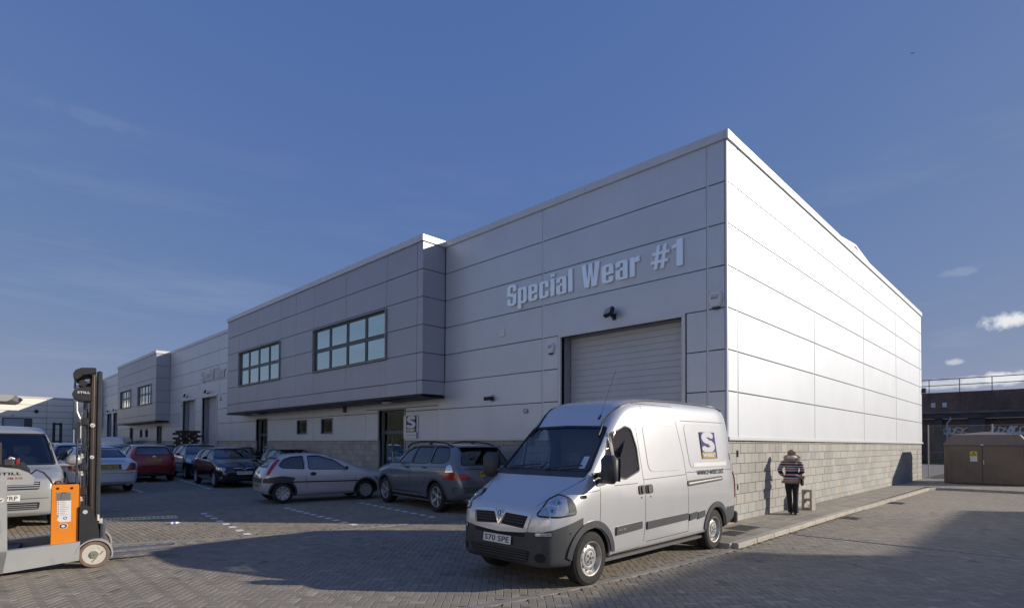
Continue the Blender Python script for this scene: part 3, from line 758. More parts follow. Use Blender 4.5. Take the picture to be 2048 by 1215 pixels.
    mb = MB(); mb.box(BX-.06, Y0+b0-.06, 8.84, X0+.3, Y0+b1+.06, 9.07, ch=.012); mb.build('box_fascia', m_fascia, U)
    for (a, b, c, d, n_, t_) in wins: window_A(U, a, b, c, d, n_, BP-.0, t_, name='window', mg=m_winteal)

UNIT1 = empty('warehouse', (0, 0, 0), 0, 'nearest silver clad warehouse unit with a sunlit side wall', 'warehouse', 'units of the warehouse terrace')
front_facade(UNIT1, 0, 31.5, [.415, 5.55, 10.55, 15.5, 20.3, 24.95, 29.4], (10.2, 29.25, [10.53, 12.45, 15.45, 18.35, 20.15, 21.93, 24.73, 27.4]),
    [(12.48, 18.32, 4.99, 6.83, 4, 5.9), (21.95, 27.35, 4.99, 6.83, 4, 5.9)], [(1.06, 4.84)], [(12.68, 14.5), (25.85, 27.42)], [(18.42, 19.48), (21.02, 22.08)], 90)
# side wall
SB = [0, .52, 6.2, 12.17, 18.0, 23.9, 24.5]
for a, b in zip(SB, SB[1:]):
    for c, d in zip(Zr, Zr[1:]): panel_B(UNIT1, a+(.004 if a == 0 else .022), b-(.022 if b < 24.4 else 0), c, d)
for j in SB[1:-1]:
    mb = MB(); mb.box(X0+j-.02, Y0-.044, 1.97, X0+j+.02, Y0, 8.86, ch=.004); mb.build('cover_strip', m_fascia, UNIT1, fixn=False)
mb = MB(); mb.box(X0+.0, Y0+.012-.02, 1.96, X0+24.48, Y0+.1, 8.95); mb.build('wall', m_backing, UNIT1)
mb = MB(); mb.box(X0+.03, Y0+.03, -.05, X0+24.4, Y0+.12, 1.955); mb.box(X0+24.30, Y0+.13, -.05, X0+24.48, Y0+40, 8.95); mb.build('mortar_core', m_mortar, UNIT1)
mb = MB(); mb.box(X0-.05, Y0-.095, 1.955, X0+24.56, Y0-.03, 2.035, ch=.006); mb.build('drip_trim', m_fascia, UNIT1)
mb = MB(); mb.box(X0-.05, Y0-.05, 2.035, X0-.001, Y0-.001, 8.84, ch=.004); mb.build('corner_trim', m_fascia, UNIT1)
for i in range(7):
    a, b = i*24.5/7, (i+1)*24.5/7
    mb = MB(); mb.box(X0+a+(.301 if i == 0 else .002), Y0-.10, 8.84, X0+b-.002+(.08 if i == 6 else 0), Y0+.3, 9.055, ch=.01); mb.build('fascia', m_fascia, UNIT1, fixn=False)
mb = MB(); mb.box(X0-.102, Y0-.102, 8.838, X0+.3, Y0+.001, 9.058, ch=.01); mb.build('fascia', m_fascia, UNIT1)
mb = MB(); mb.prism([(21.6, 9.0), (25.4, 9.0), (25.4, 9.05), (23.4, 9.25), (21.6, 9.057)], -.101, .31, Matrix(((1,0,0,0),(0,0,1,Y0),(0,1,0,0),(0,0,0,1)))); mb.build('parapet_gable', m_fascia, UNIT1)
mb = MB(); mb.prism([(23.0, 9.10), (23.9, 9.10), (23.4, 9.17)], -.104, -.1005, Matrix(((1,0,0,0),(0,0,1,Y0),(0,1,0,0),(0,0,0,1)))); mb.build('gable_vent', m_backing, UNIT1)
block_wall(UNIT1, 'B', 0.03, 24.45, [], PZ, 210, face=.03)
m_roof = mat('roof_sheet', (.4, .41, .42), rough=.5, metal=.3, var=.06)
def roof(U, y0, y1):
    mb = MB(); xr = X0+12.25
    mb.add([(X0+.3, y0, 8.2), (xr, y0, 9.62), (X0+24.2, y0, 8.2), (X0+.3, y1, 8.2), (xr, y1, 9.62), (X0+24.2, y1, 8.2), (X0+.3, y0, 8.0), (X0+24.2, y0, 8.0), (X0+.3, y1, 8.0), (X0+24.2, y1, 8.0)],
       [(0,1,4,3),(1,2,5,4),(0,6,7,2,1),(3,4,5,9,8),(0,3,8,6),(2,7,9,5),(6,8,9,7)]); mb.build('roof', m_roof, U)
roof(UNIT1, Y0+.45, Y0+31.4)
UNIT2 = empty('warehouse', (0, 0, 0), 0, 'middle warehouse unit with two shutters and a stack of pallets in front', 'warehouse', 'units of the warehouse terrace')
front_facade(UNIT2, 31.5, 63.0, [33.7, 38.0, 42.2, 46.6, 51.1, 55.5, 59.5], (45.2, 59.3, [46.62, 48.9, 51.05, 53.65, 56.5]),
    [(46.65, 50.95, 4.95, 6.5, 4, 5.8), (53.7, 57.85, 4.95, 6.5, 4, 5.8)], [(34.15, 37.15), (38.75, 41.7)], [(47.45, 49.0), (57.6, 58.85)], [(51.95, 52.85), (53.95, 54.85)], 0)
roof(UNIT2, Y0+31.6, Y0+62.9)
UNIT3 = empty('warehouse', (0, 0, 0), 0, 'farthest warehouse unit of the terrace, mostly behind the truck mast', 'warehouse', 'units of the warehouse terrace')
front_facade(UNIT3, 63.0, 92.4, [67.3, 73, 79, 85], (73.0, 86, [76, 79, 82]), [(75.2, 78, 4.95, 6.5, 2, 5.8)], [(64.5, 66.7), (67.6, 70.0)], [(76.5, 78)], [], 0)
roof(UNIT3, Y0+63.1, Y0+92.3)
# ---------------------------------------------------------------- lettering on the walls
def glyph(ch):
    """heavy condensed letters on a grid: cap height 1, stroke .17 ; returns (polys, cuts, advance)"""
    S = .165; X = .76; P = []; C = []
    def R(x0, y0, x1, y1, c=.0):
        c = min(c, abs(x1-x0)/2.01, abs(y1-y0)/2.01)
        if c <= 0: return [(x0,y0),(x1,y0),(x1,y1),(x0,y1)]
        out = []
        for (cx, cy, a0) in ((x1-c, y0+c, -90), (x1-c, y1-c, 0), (x0+c, y1-c, 90), (x0+c, y0+c, 180)):
            for k in range(5): a = radians(a0+22.5*k); out.append((cx+c*cos(a), cy+c*sin(a)))
        return out
    W_ = .44; k = .045
    if ch == 'S': P = [R(0, 0, W_+.02, 1, .14)]; C = [R(S, .13, W_+.02-S, .36, k), R(S, .64, W_+.02-S, .87, k), [(-.1,.34),(S+.001,.34),(S+.001,.375),(-.1,.52)], [(W_-S+.02,.66),(W_+.2,.66),(W_+.2,.5),(W_-S+.02,.62)], R(-.1,.36,.0,.5)]; C = [R(S, .12, W_+.02-S, .42, k), R(S, .58, W_+.02-S, .88, k), R(-.05, .33, S+.001, .47, .0), R(W_+.02-S-.001, .55, W_+.1, .67, .0)]
    elif ch == 'p': P = [R(0, -.22, S, X), R(0, 0, W_, X, .12)]; C = [R(S, .11, W_-S, X-.11, k)]
    elif ch == 'e': P = [R(0, 0, W_, X, .12)]; C = [R(S, .44, W_-S, X-.1, k), R(S, .1, W_-S, .33, k), R(W_-S-.001, .25, W_+.1, .335)]
    elif ch == 'c': P = [R(0, 0, W_, X, .12)]; C = [R(S, .1, W_-S, X-.1, k), R(W_-S-.001, .29, W_+.1, .47)]
    elif ch == 'i': P = [R(0, 0, S+.01, X), R(0, .86, S+.01, 1)]
    elif ch == 'l': P = [R(0, 0, S+.01, 1)]
    elif ch == 'a': P = [R(0, 0, W_, X, .12)]; P += [R(W_-S, 0, W_, .3)]; C = [R(S, .09, W_-S, .36, k), R(S, .47, W_-S, X-.1, k), R(-.1, .40, S+.001, .52)]
    elif ch == 'W':
        w = .72; P = [[(0,1),(.17,1),(.245,.32),(.30,1),(.42,1),(.475,.32),(.55,1),(w,1),(.60,0),(.415,0),(.36,.55),(.305,0),(.12,0)]]
    elif ch == 'r': P = [R(0, 0, S, X), [(S-.01,X-.20),(S-.01,X-.06),(.24,X),(.33,X+.01),(.33,X-.19),(.25,X-.2)]]
    elif ch == '#':
        P = [[(.10,.06),(.21,.06),(.31,.96),(.20,.96)], [(.32,.06),(.43,.06),(.53,.96),(.42,.96)], R(.0,.28,.56,.40), R(.05,.6,.61,.72)]; C = []
    elif ch == '1': P = [R(.14, 0, .33, 1), [(0,.70),(0,.82),(.14,.86),(.19,1),(.2,1),(.2,.7)]]
    elif ch == '2': P = [R(0, .5, W_, 1, .13), [(0,0),(W_,0),(W_,.15),(.22,.15),(W_,.5),(W_,.62),(W_-S,.62),(W_-S,.55),(0,.16)]]; C = [R(S, .56, W_-S, .88, k), R(-.1, .5, S+.001, .66)]
    adv = max(x for p in P for x, y in p) if P else .2
    return P, C, adv
def wall_sign(txt, s_left, s_right, z, h, label, hashraise=0.):
    t = empty('wall_lettering', (X0-.05, Y0+s_left, z), 0, label, 'sign', 'raised silver lettering on the warehouse fronts')
    sp = .085; adv = []; x = 0
    for ch in txt:
        if ch == ' ': x += .30; continue
        P, C, a = glyph(ch); adv.append((ch, x)); x += a+sp
    k = (s_left-s_right)/(x-sp)
    for ch, xx in adv:
        P, C, a = glyph(ch); me = union_mesh('letter', [[(px*k, py*h) for px, py in p] for p in P], .05, [[(px*k, py*h) for px, py in p] for p in C])
        o = link('letter', me, t, m_letter if s_left < 20 else m_fascia); place(o, (-.012, -xx*k, 0), (0, -1, 0), (0, 0, 1))
wall_sign('Special Wear #1', 6.99, 1.01, 6.17, .655, 'raised silver letters reading Special Wear #1 high above the shutter')
wall_sign('Special Wear #2', 37.3, 31.3, 6.05, .70, 'distant raised letters reading Special Wear, partly cut off by the box')
# ================================================================ small things on the walls
m_amber = mat('alarm_blue', (.02, .03, .12), rough=.3, var=0)
m_print = mat('blue_print', (.08, .09, .42), rough=.5, var=0)
m_lens = mat('lamp_glass', (.32, .32, .3), rough=.1, var=0, coat=1)
def alarm(s, z, label, k=1.):
    t = empty('alarm_box', (X0-.05, Y0+s, z), 0, label, 'alarm box', 'alarm boxes on the warehouse front')
    w, h = .17*k, .20*k
    hexa = [(-w*.55, h), (w*.55, h), (w, h*.35), (w*.62, -h*.75), (-w*.62, -h*.75), (-w, h*.35)]
    mb = MB(); mb.prism(hexa, 0, .06*k); mb.prism([(x*.86, y*.86) for x, y in hexa], .055*k, .085*k); o = mb.build('case', m_whitep, t); place(o, (0, 0, 0), (0, -1, 0), (0, 0, 1))
    mb = MB(); mb.prism([(-w*.55, -h*.76), (w*.55, -h*.76), (w*.3, -h*1.05), (-w*.3, -h*1.05)], .0, .07*k); o = mb.build('strobe', m_amber, t); place(o, (0, 0, 0), (0, -1, 0), (0, 0, 1))
    me = text_mesh('EAST', w*1.05, h*.28, .03, .001); o = link('lettering', me, t, m_print); place(o, (-.086*k, w*.55, h*.12), (0, -1, 0), (0, 0, 1))
    me = text_mesh('SOUTH', w*1.0, h*.13, .0, .001); o = link('lettering', me, t, m_print); place(o, (-.086*k, w*.5, h*.5), (0, -1, 0), (0, 0, 1))
alarm(.2, 5.17, 'white hexagonal alarm box nearest the sunlit corner'); alarm(5.2, 4.64, 'white hexagonal alarm box left of the near shutter opening', .85)
alarm(42.0, 4.75, 'tiny alarm box left of the two distant shutters', .8); alarm(33.4, 4.72, 'distant alarm box just right of the second pair of shutters', .8)
def flood(s, z, label, k=1.):
    t = empty('floodlight', (X0-.05, Y0+s, z), 0, label, 'floodlight', 'floodlights over the shutters')
    mb = MB(); mb.cyl((0, 0, -.12*k), (-.14*k, .0, -.1*k), .025*k, n=8); mb.box(-.02, -.05*k, -.18*k, 0, .05*k, -.02*k); mb.build('bracket', m_dark, t)
    M_ = Matrix.Translation((-.2*k, .03, 0)) @ Matrix.Rotation(radians(24), 4, 'Y') @ Matrix.Rotation(radians(-14), 4, 'Z')
    mb = MB(); mb.box(-.07*k, -.15*k, -.12*k, .05*k, .15*k, .12*k, M_, ch=.02); mb.build('housing', m_dark, t)
    mb = MB(); mb.box(-.08*k, -.115*k, -.085*k, -.071*k, .115*k, .085*k, M_); mb.build('lens', m_lens, t)
flood(3.0, 5.33, 'black square floodlight above the near roller shutter'); flood(40.6, 5.28, 'left of the two small dark floodlights over the distant shutters', .9); flood(35.9, 5.28, 'right of the two small dark floodlights over the distant shutters', .9)
flood(65.6, 5.2, 'farther small floodlight over the far shutters', .9); flood(68.8, 5.2, 'leftmost small floodlight on the terrace, over the far shutters', .9)
def cctv(s, z, label, face=(0, 1), X=None, Y=None):
    t = empty('security_camera', (X0-.05 if X is None else X, (Y0+s) if Y is None else Y, z), 0 if X is None else radians(90), label, 'security camera')
    mb = MB(); mb.box(-.012, -.09, -.11, 0, .09, .11, ch=.006); mb.build('mount_plate', m_reveal, t)
    mb = MB(); mb.cyl((-.01, 0, 0), (-.12, .02, .0), .05, n=12); mb.cyl((-.12, -.04, .0), (-.15, .2, -.01), .062, .058, 14); mb.cyl((-.15, .2, -.01), (-.152, .22, -.011), .066, n=14); mb.build('camera_body', m_dark, t, smooth=40)
    mb = MB(); mb.cyl((-.152, .221, -.011), (-.153, .225, -.011), .05, n=14); mb.build('lens', m_lens, t)
cctv(7.69, 3.32, 'grey security camera on the wall between sign board and van roof')
def plate_box(name, s, z, w, h, d, m_, label, cat):
    mb = MB(); mb.box(-d, -w/2, -h/2, 0, w/2, h/2, ch=.01); o = mb.build(name, m_, None); o.location = (X0-.05, Y0+s, z); return tag(o, label, cat)
plate_box('vent_cover', 7.27, 5.4, .26, .26, .03, m_whitep, 'small pale square vent cover below the S of the lettering', 'vent cover')
mb = MB(); mb.box(-.06, -.11, -.16, 0, .11, .16, ch=.02)
for i in range(4): mb.box(-.085, -.1, -.12+i*.07, -.055, .1, -.09+i*.07)
o = mb.build('wall_vent', m_dgrey, None); o.location = (X0-.05, Y0+17.25, 3.36); tag(o, 'small dark louvred vent under the projecting box', 'vent')
for s, lab in ((13.3, 'pale oval bulkhead light under the box above the near entrance'), (26.4, 'pale oval bulkhead light under the box above the farther entrance')):
    mb = MB(); mb.lathe([(0, -.09), (.1, -.085), (.16, -.05), (.18, 0)], 20); o = mb.build('bulkhead_light', m_whitep, None, smooth=50); o.location = (X0-.45, Y0+s, 3.448); o.scale = (1, 1.3, 1); tag(o, lab, 'light', 'lights under the first box')
# gas mark lettering by the van roof
o = link('wall_lettering', text_mesh('G6', .22, .15, .01, .002), None, m_black); place(o, (X0-.052, Y0+6.32, 2.78), (0, -1, 0), (0, 0, 1)); tag(o, 'small dark G6 characters on the wall just left of the van roof', 'sign')
def s_logo(w, h, m_bg, m_s, parent, origin, xd, yd, band=m_ochre, wear=True, t0=.0):
    """square logo: navy block, white swirling S, ochre band with the word wear"""
    bm_ = union_mesh('logo_block', [[(w*.02, h*.24), (w*.98, h*.24), (w*.98, h*.995), (w*.02, h*.995)]], .002); o = link('logo_block', bm_, parent, m_bg); place(o, Vector(origin)+Vector(xd).cross(Vector(yd))*t0, xd, yd)
    o = link('logo_edge', union_mesh('logo_edge', [[(w*.9, 0), (w*.98, 0), (w*.98, h*.24), (w*.9, h*.24)]], .002), parent, m_bg); place(o, Vector(origin)+Vector(xd).cross(Vector(yd))*t0, xd, yd)
    o = link('logo_band', union_mesh('logo_band', [[(w*.02, 0), (w*.9, 0), (w*.9, h*.24), (w*.02, h*.24)]], .002), parent, band); place(o, Vector(origin)+Vector(xd).cross(Vector(yd))*t0, xd, yd)
    # the S: thick stroke following two arcs
    pts = []
    for i in range(13): a = radians(20+i*(250-20)/12); pts.append((w*.50+w*.26*cos(a), h*.78+h*.13*sin(a)))
    for i in range(1, 13): a = radians(70-i*(70+160)/12); pts.append((w*.44+w*.30*cos(a), h*.46+h*.15*sin(a)))
    polys = []
    th = [w*.10 if i in (0, len(pts)-1) else w*.155 for i in range(len(pts))]
    for (a, b, ta) in zip(pts, pts[1:], th):
        polys.append([(a[0]+ta*cos(q*pi/5), min(h*.99, max(h*.245, a[1]+ta*.72*sin(q*pi/5)*h/w))) for q in range(10)])
    o = link('logo_swirl', union_mesh('logo_swirl', polys, .002), parent, m_s); place(o, Vector(origin)+Vector(xd).cross(Vector(yd))*(t0+.003), xd, yd)
    o = link('lettering', text_mesh('wear', w*.8, h*.15, .035, .001), parent, m_s); place(o, Vector(origin)+Vector(xd)*w*.05+Vector(yd)*h*.05+Vector(xd).cross(Vector(yd))*(t0+.003), xd, yd)
t = empty('sign_board', (X0-.05, Y0+12.66, 2.04), 0, 'white company sign board with navy S logo beside the near entrance', 'sign')
mb = MB(); mb.box(-.045, -.92, 0, -.005, 0, .86, ch=.005); mb.build('board', m_whitep, t)
s_logo(.70, .62, m_navy, m_whitep, t, (-.0465, -.17, .235), (0, -1, 0), (0, 0, 1), m_brown)
mb = MB(); mb.box(-.047, -.92, .0, -.0455, -.855, .24); mb.build('logo_edge', m_navy, t)
o = link('lettering', text_mesh('Special Wear Ltd UK', .55, .045, .0, .001), t, m_print); place(o, (-.0465, -.24, .09), (0, -1, 0), (0, 0, 1))
for s_, lab in ((12.45, 'narrow white door buzzer plate right of the near entrance'),):
    mb = MB(); mb.box(-.03, -.05, -.2, 0, .05, .2, ch=.01); o = mb.build('buzzer_panel', m_reveal, None); o.location = (X0-.03, Y0+s_, 1.55); tag(o, lab, 'buzzer')
mb = MB(); mb.box(-.1, -.18, 0, .1, .0, .25, ch=.02); o = mb.build('wall_lamp', m_dark, None); o.location = (X0+24.6, Y0-.05, 4.7); tag(o, 'small black lamp at the far top corner of the sunlit side wall', 'lamp')
# meter board left of farther entrance
for s_, z_, lab in ((38.3, 1.6, 'small yellow warning label on the wall between two distant shutters'),):
    mb = MB(); mb.box(-.02, -.1, -.16, 0, .1, .16); o = mb.build('warning_label', mat('warning_yellow', (.75, .6, .05), var=0), None); o.location = (X0-.1, Y0+30.3, 1.6); tag(o, 'small yellow warning label on the blockwork beside the farther entrance', 'label')

# ================================================================ building closing the yard
m_endc = mat('beige_cladding', (.92, .88, .76), rough=.5, metal=.2, var=.04, vscale=.4, attr='tone')
E1 = empty('end_warehouse', (0, 0, 0), 0, 'long beige clad warehouse closing the far end of the car park', 'warehouse')
YE = Y0+92.5
mb = MB(); mb.box(-60, YE+.0, 0, X0-.2, YE+20, 7.7); mb.build('wall', m_backing, E1)
xs = [-60, -45, -33, -22, -14, -4.0, 8.9-3.2, 8.95, 12.2]; xs = [-60, -50, -40, -30, -20, -10, -2, 4.6, 9.4, 12.2]
for a, b in zip(xs, xs[1:]):
    for c, d in cells_rows if False else zip([.0, 1.1, 1.9, 2.7, 3.5, 4.3, 5.1, 5.9, 6.75], [1.1, 1.9, 2.7, 3.5, 4.3, 5.1, 5.9, 6.75, 7.6]):
        rects = cells([a, b], [c, d], [(4.95, 7.9, 0, 4.95)])
        for (p, q, u, v) in rects:
            mb = MB(); mb.t = tone(r, .03); mb.box(p+.015, YE-.06, u+.02, q-.015, YE, v-.02); mb.build('cladding_panel', m_endc, E1, fixn=False)
mb = MB(); mb.box(-60, YE-.1, 7.6, X0-.1, YE+.3, 7.85); mb.build('fascia', m_fascia, E1)
mb = MB(); mb.box(4.95, YE-.1, 0, 5.05, YE-.01, 4.85); mb.box(7.1, YE-.1, 0, 7.9, YE-.01, 4.85); mb.box(4.95, YE-.1, 4.85, 7.9, YE-.01, 4.95); mb.build('opening_trim', m_frame, E1)
mb = MB(); mb.box(5.05, YE-.03, 0, 7.1, YE-.02, 4.85); sh = mb.build('shutter_door', m_shut, E1)
for i in range(16): mb = MB(); mb.box(5.08, YE-.055, .03+i*.3, 7.08, YE-.031, .32+i*.3); mb.build('slat', m_shut, sh, fixn=False)
for (x, z, k, lab, nm, ct, m_) in ((3.9, 5.2, .22, 'white alarm box on the beige end building left of its shutter', 'alarm_box', 'alarm box', m_whitep), (5.9, 5.35, .17, 'pale round lamp above the shutter of the beige end building', 'wall_lamp', 'lamp', m_whitep), (8.3, 5.9, .24, 'dark floodlight on the beige end building right of the shutter', 'floodlight', 'floodlight', m_dark)):
    mb = MB(); mb.lathe([(0, k), (k*.6, k*.9), (k, k*.3), (k*.8, 0)], 10, Matrix.Rotation(radians(90), 4, 'X')); mb.box(-k*.3, -.1, -k, k*.3, 0, -k*.5)
    o = mb.build(nm, m_, None); o.location = (x, YE-.07, z); tag(o, lab, ct)
# dark flank of a further unit at the left frame edge
E2 = empty('grey_warehouse', (0, 0, 0), 0, 'dark grey end of another warehouse at the far left edge', 'warehouse')
mb = MB(); mb.box(-40, YE-32, 0, 1.55, YE-14, 6.4, ch=.05); mb.build('wall', m_boxc, E2); mb = MB(); mb.box(-40.1, YE-32.1, 6.4, 1.7, YE-14, 6.6); mb.build('fascia', m_fascia, E2)

# ================================================================ unit across the road (outside the picture on the right, throws the shade in the foreground)
def opposite_unit():
    T = empty('opposite_warehouse', (0, 0, 0), 0, 'matching silver warehouse unit across the side road, right of the picture', 'warehouse')
    d = 9.0/math.tan(ELEV); dx, dy = SUNAZ.x*d, SUNAZ.y*d
    # roof corner above the ground point where the shadow corner falls
    cx, cy = 10.0+dx, 4.1+dy
    for (a0, b0, a1, b1) in ((cx-12.5, cy-26, cx-.4, cy-.25), (cx-.4, cy-26, cx+10.6, cy-2.2)):
        mb = MB(); mb.box(a0+.05, b0, 0, a1, b1-.05, 2.0); mb.build('wall', m_block, T)
        mb = MB(); mb.box(a0, b0, 2.0, a1, b1, 9.0); mb.build('wall', m_clad, T)
        for k in range(1, 7): mb = MB(); mb.box(a0-.01, b0-.01, 2+k, a1-.01 if a1 < cx else a1+.01, b1+.01, 2.015+k); mb.build('panel_joint', m_backing, T)
        mb = MB(); mb.box(a0-.1, b0-.1, 8.8, a1+.1, b1+.1, 9.05); mb.build('fascia', m_fascia, T)
    return cx, cy
OPP = opposite_unit()

# ---------------------------------------------------------------- the terrace on the other side of the car park (outside the picture on the left; it shows in the glass)
def west_terrace():
    T = empty('terrace_opposite', (0, 0, 0), 0, 'long pale clad warehouse terrace across the car park, left of the picture', 'warehouse')
    mb = MB(); mb.box(-36, -40, 0, -22.0, 88, 2.0); mb.build('wall', m_block, T)
    for i in range(16):
        for c, d in zip(Zr, Zr[1:]): mb = MB(); mb.t = gtone(.03); mb.box(-22.05, -40+i*8+.02, c+.01, -21.95, -32+i*8-.02, d-.01); mb.build('cladding_panel', m_endc, T, fixn=False)
    mb = MB(); mb.box(-36, -40, 2.0, -22.06, 88, 8.9); mb.build('wall', m_clad, T); mb = MB(); mb.box(-36, -40.1, 8.9, -21.8, 88.1, 9.15); mb.build('fascia', m_fascia, T)
    for i in range(8): mb = MB(); mb.box(-21.95, -36+i*16, 0, -21.9, -32+i*16, 4.9); mb.build('shutter_door', m_shut, T); mb = MB(); mb.box(-21.95, -28+i*16, 5, -21.9, -22+i*16, 6.8); mb.build('window', m_frame, T)
west_terrace()
# ================================================================ railway viaduct beyond
m_brick = mat('viaduct_brick', (.20, .135, .11), rough=.9, var=.3, vscale=.35, stain=((.07, .055, .05), .25, .45, .75, .7, .5))
def brick_bump(M):
    nt = M.node_tree; N = nt.nodes; L = nt.links; P = N['Principled BSDF']; tc = N.new('ShaderNodeTexCoord'); sp = N.new('ShaderNodeSeparateXYZ'); cb = N.new('ShaderNodeCombineXYZ')
    L.new(tc.outputs['Object'], sp.inputs[0]); L.new(sp.outputs[1], cb.inputs[0]); L.new(sp.outputs[2], cb.inputs[1])
    b = N.new('ShaderNodeTexBrick'); b.inputs['Scale'].default_value = 1; b.inputs['Brick Width'].default_value = .225; b.inputs['Row Height'].default_value = .075; b.inputs['Mortar Size'].default_value = .008
    b.inputs['Color1'].default_value = (.75, .7, .68, 1); b.inputs['Color2'].default_value = (1.3, 1.15, 1.1, 1); b.inputs['Mortar'].default_value = (1.5, 1.5, 1.5, 1); L.new(cb.outputs[0], b.inputs['Vector'])
    src = P.inputs['Base Color'].links[0].from_socket; mx = N.new('ShaderNodeMix'); mx.data_type = 'RGBA'; mx.blend_type = 'MULTIPLY'; mx.inputs[0].default_value = 1
    L.new(src, mx.inputs[6]); L.new(b.outputs['Color'], mx.inputs[7]); L.new(mx.outputs[2], P.inputs['Base Color'])
brick_bump(m_brick)
m_beam = mat('rusty_beam', (.10, .09, .085), rough=.7, metal=.2, var=.4, vscale=.6)
m_ledge = mat('stone_ledge', (.22, .2, .17), rough=.9, var=.3, vscale=.7)
VX = 85.0
V = empty('railway_viaduct', (VX, 0, 0), 0, 'dark brick railway viaduct with a steel railing beyond the yard', 'viaduct')
ya, yb = -45., 60.
mb = MB(); mb.box(0, ya, 6.0, 8, yb, 8.35); mb.build('parapet', m_brick, V)
mb = MB(); mb.box(-.25, ya, 5.75, .0, yb, 6.0, ch=.03); mb.build('ledge', m_ledge, V)
mb = MB(); mb.box(-.1, ya, 5.15, .6, yb, 5.74); mb.build('girder', m_beam, V)
y = ya; k = 0
mb = MB(); mb.box(.7, ya, 0, 7.5, yb, 5.14); mb.build('infill_wall', m_brick, V)
y = 12.6
for (y0, y1) in ((-30, -28.5), (-17, -15.4), (-5, -3.8), (6.4, 8.0), (10.4, 11.2), (20, 21.6), (33, 34.6)):
    mb = MB(); mb.box(.1, y0, 0, .72, y1, 5.14, ch=.03); mb.build('pier', m_beam, V)
mb = MB(); mb.tube([(-.0, 9.6, 5.3), (-.12, 9.6, 5.0), (-.12, 9.9, 4.6), (-.12, 9.9, 0)], .11, 10); mb.build('downpipe', mat('pale_pipe', (.42, .46, .52), var=.1), V)
rail = MB(); 
pitch = 2.95; n = int((yb-ya)/pitch)
for i in range(n):
    y = ya+.6+i*pitch
    mb = MB(); mb.box(-.08, y-.06, 7.0, -.0, y+.06, 8.35); mb.box(-.06, y-.04, 8.35, .02, y+.04, 9.95); mb.build('post', m_metal if False else m_frame, V, fixn=False)
mb = MB(); mb.tube([(-.02, ya, 9.93), (-.02, yb, 9.93)], .05, 6); mb.build('top_rail', m_frame, V)
mb = MB(); mb.tube([(-.02, ya, 9.2), (-.02, yb, 9.2)], .045, 6); mb.build('mid_rail', m_frame, V)
for y_ in (9.95, 11.05):
    mb = MB(); mb.box(-.05, y_, 6.55, 0, y_+.42, 7.1); mb.build('notice', m_white, V)
def graffiti():
    r = random.Random(21); polys = []
    def stroke(pts, w):
        for a, b in zip(pts, pts[1:]):
            a = Vector(a); b = Vector(b); d = (b-a); nrm = Vector((-d.y, d.x)).normalized()*w
            if d.length > 1e-4: polys.append([tuple(a+nrm-d*.1), tuple(a-nrm-d*.1), tuple(b-nrm+d*.1), tuple(b+nrm+d*.1)])
    x = 0
    for grp in ((0, 3.4), (4.4, 9.0)):
        x = grp[0]
        while x < grp[1]:
            a = r.uniform(.5, .9); pts = []
            for k in range(7): t_ = k/6*pi*1.7+r.uniform(0, 2); pts.append((x+a*.5*cos(t_)+r.uniform(-.1, .1), .55+.42*sin(t_)+r.uniform(-.1, .1)))
            stroke(pts, r.uniform(.04, .11)); stroke([(x-.3, .1+r.uniform(0, .2)), (x+.7, .05+r.uniform(0, .2))], .06); x += a
    stroke([(7.3, 1.0), (9.5, 1.15), (10.4, .75)], .09)
    me = union_mesh('graffiti', polys, .01); o = link('graffiti', me, V, m_white); place(o, (.69, 10.1, 3.15), (0, -1, 0), (0, 0, 1))
graffiti()
gr = sheet('verge', [(70, -60), (84.9, -60), (84.9, 70), (70, 70)], .03, mat('grass_ground', (.05, .075, .025), rough=.95, var=.3, vscale=1.2))
def grass():
    mb = MB(); rr = random.Random(9)
    for i in range(9000):
        x, y = rr.uniform(70.2, 84.6), rr.uniform(-8, 24); a = rr.uniform(0, 3.14); h = rr.uniform(.06, .22); w = .05
        mb.add([(x-cos(a)*w, y-sin(a)*w, .03), (x+cos(a)*w, y+sin(a)*w, .03), (x+rr.uniform(-.05, .05), y+rr.uniform(-.05, .05), .03+h)], [(0, 1, 2)])
    o = mb.build('grass', mat('grass_blades', (.06, .10, .03), rough=.9, var=.3, vscale=2), None, fixn=False); o['kind'] = 'stuff'
grass()
sheet('side_road', [(38.6, -80), (69.9, -80), (69.9, 90), (38.6, 90)], -.004, mat('pale_road', (.2, .185, .165), rough=.9, var=.18, vscale=.4))
# chain-link fence between the building and the kiosk
def fence():
    T = empty('chain_link_fence', (38.2, 0, PZ-.08), 0, 'tall chain link fence behind the brown kiosk', 'fence')
    for y in (5.3, 2.6, -.1, -2.8, -5.5, -8.2):
        mb = MB(); mb.cyl((0, y, 0), (0, y, 3.0), .03, n=8); mb.build('post', m_metal, T, smooth=60)
    mb = MB(); 
    for z in (.08, 1.5, 2.95): mb.box(-.004, -8.2, z, .004, 5.3, z+.008)
    mb.build('line_wire', m_metal, T)
    mb = MB(); H = 2.9; st = .11; w = .0025; y = -8.2-H
    while y < 5.3:
        for s in (1, -1):
            ya_, yb_ = (y, y+H); za, zb = (.05, .05+H) if s == 1 else (.05+H, .05)
            # clip to the fence length
            t0 = max(0, (-8.2-ya_)/H); t1 = min(1, (5.3-ya_)/H)
            if t1 > t0:
                p = (ya_+H*t0, za+(zb-za)*t0); q = (ya_+H*t1, za+(zb-za)*t1)
                mb.add([(s*.003, p[0]-w, p[1]), (s*.003, p[0]+w, p[1]), (s*.003, q[0]+w, q[1]), (s*.003, q[0]-w, q[1])], [(0, 1, 2, 3)])
        y += st
    mb.build('wire_mesh', m_metal, T, fixn=False)
fence()
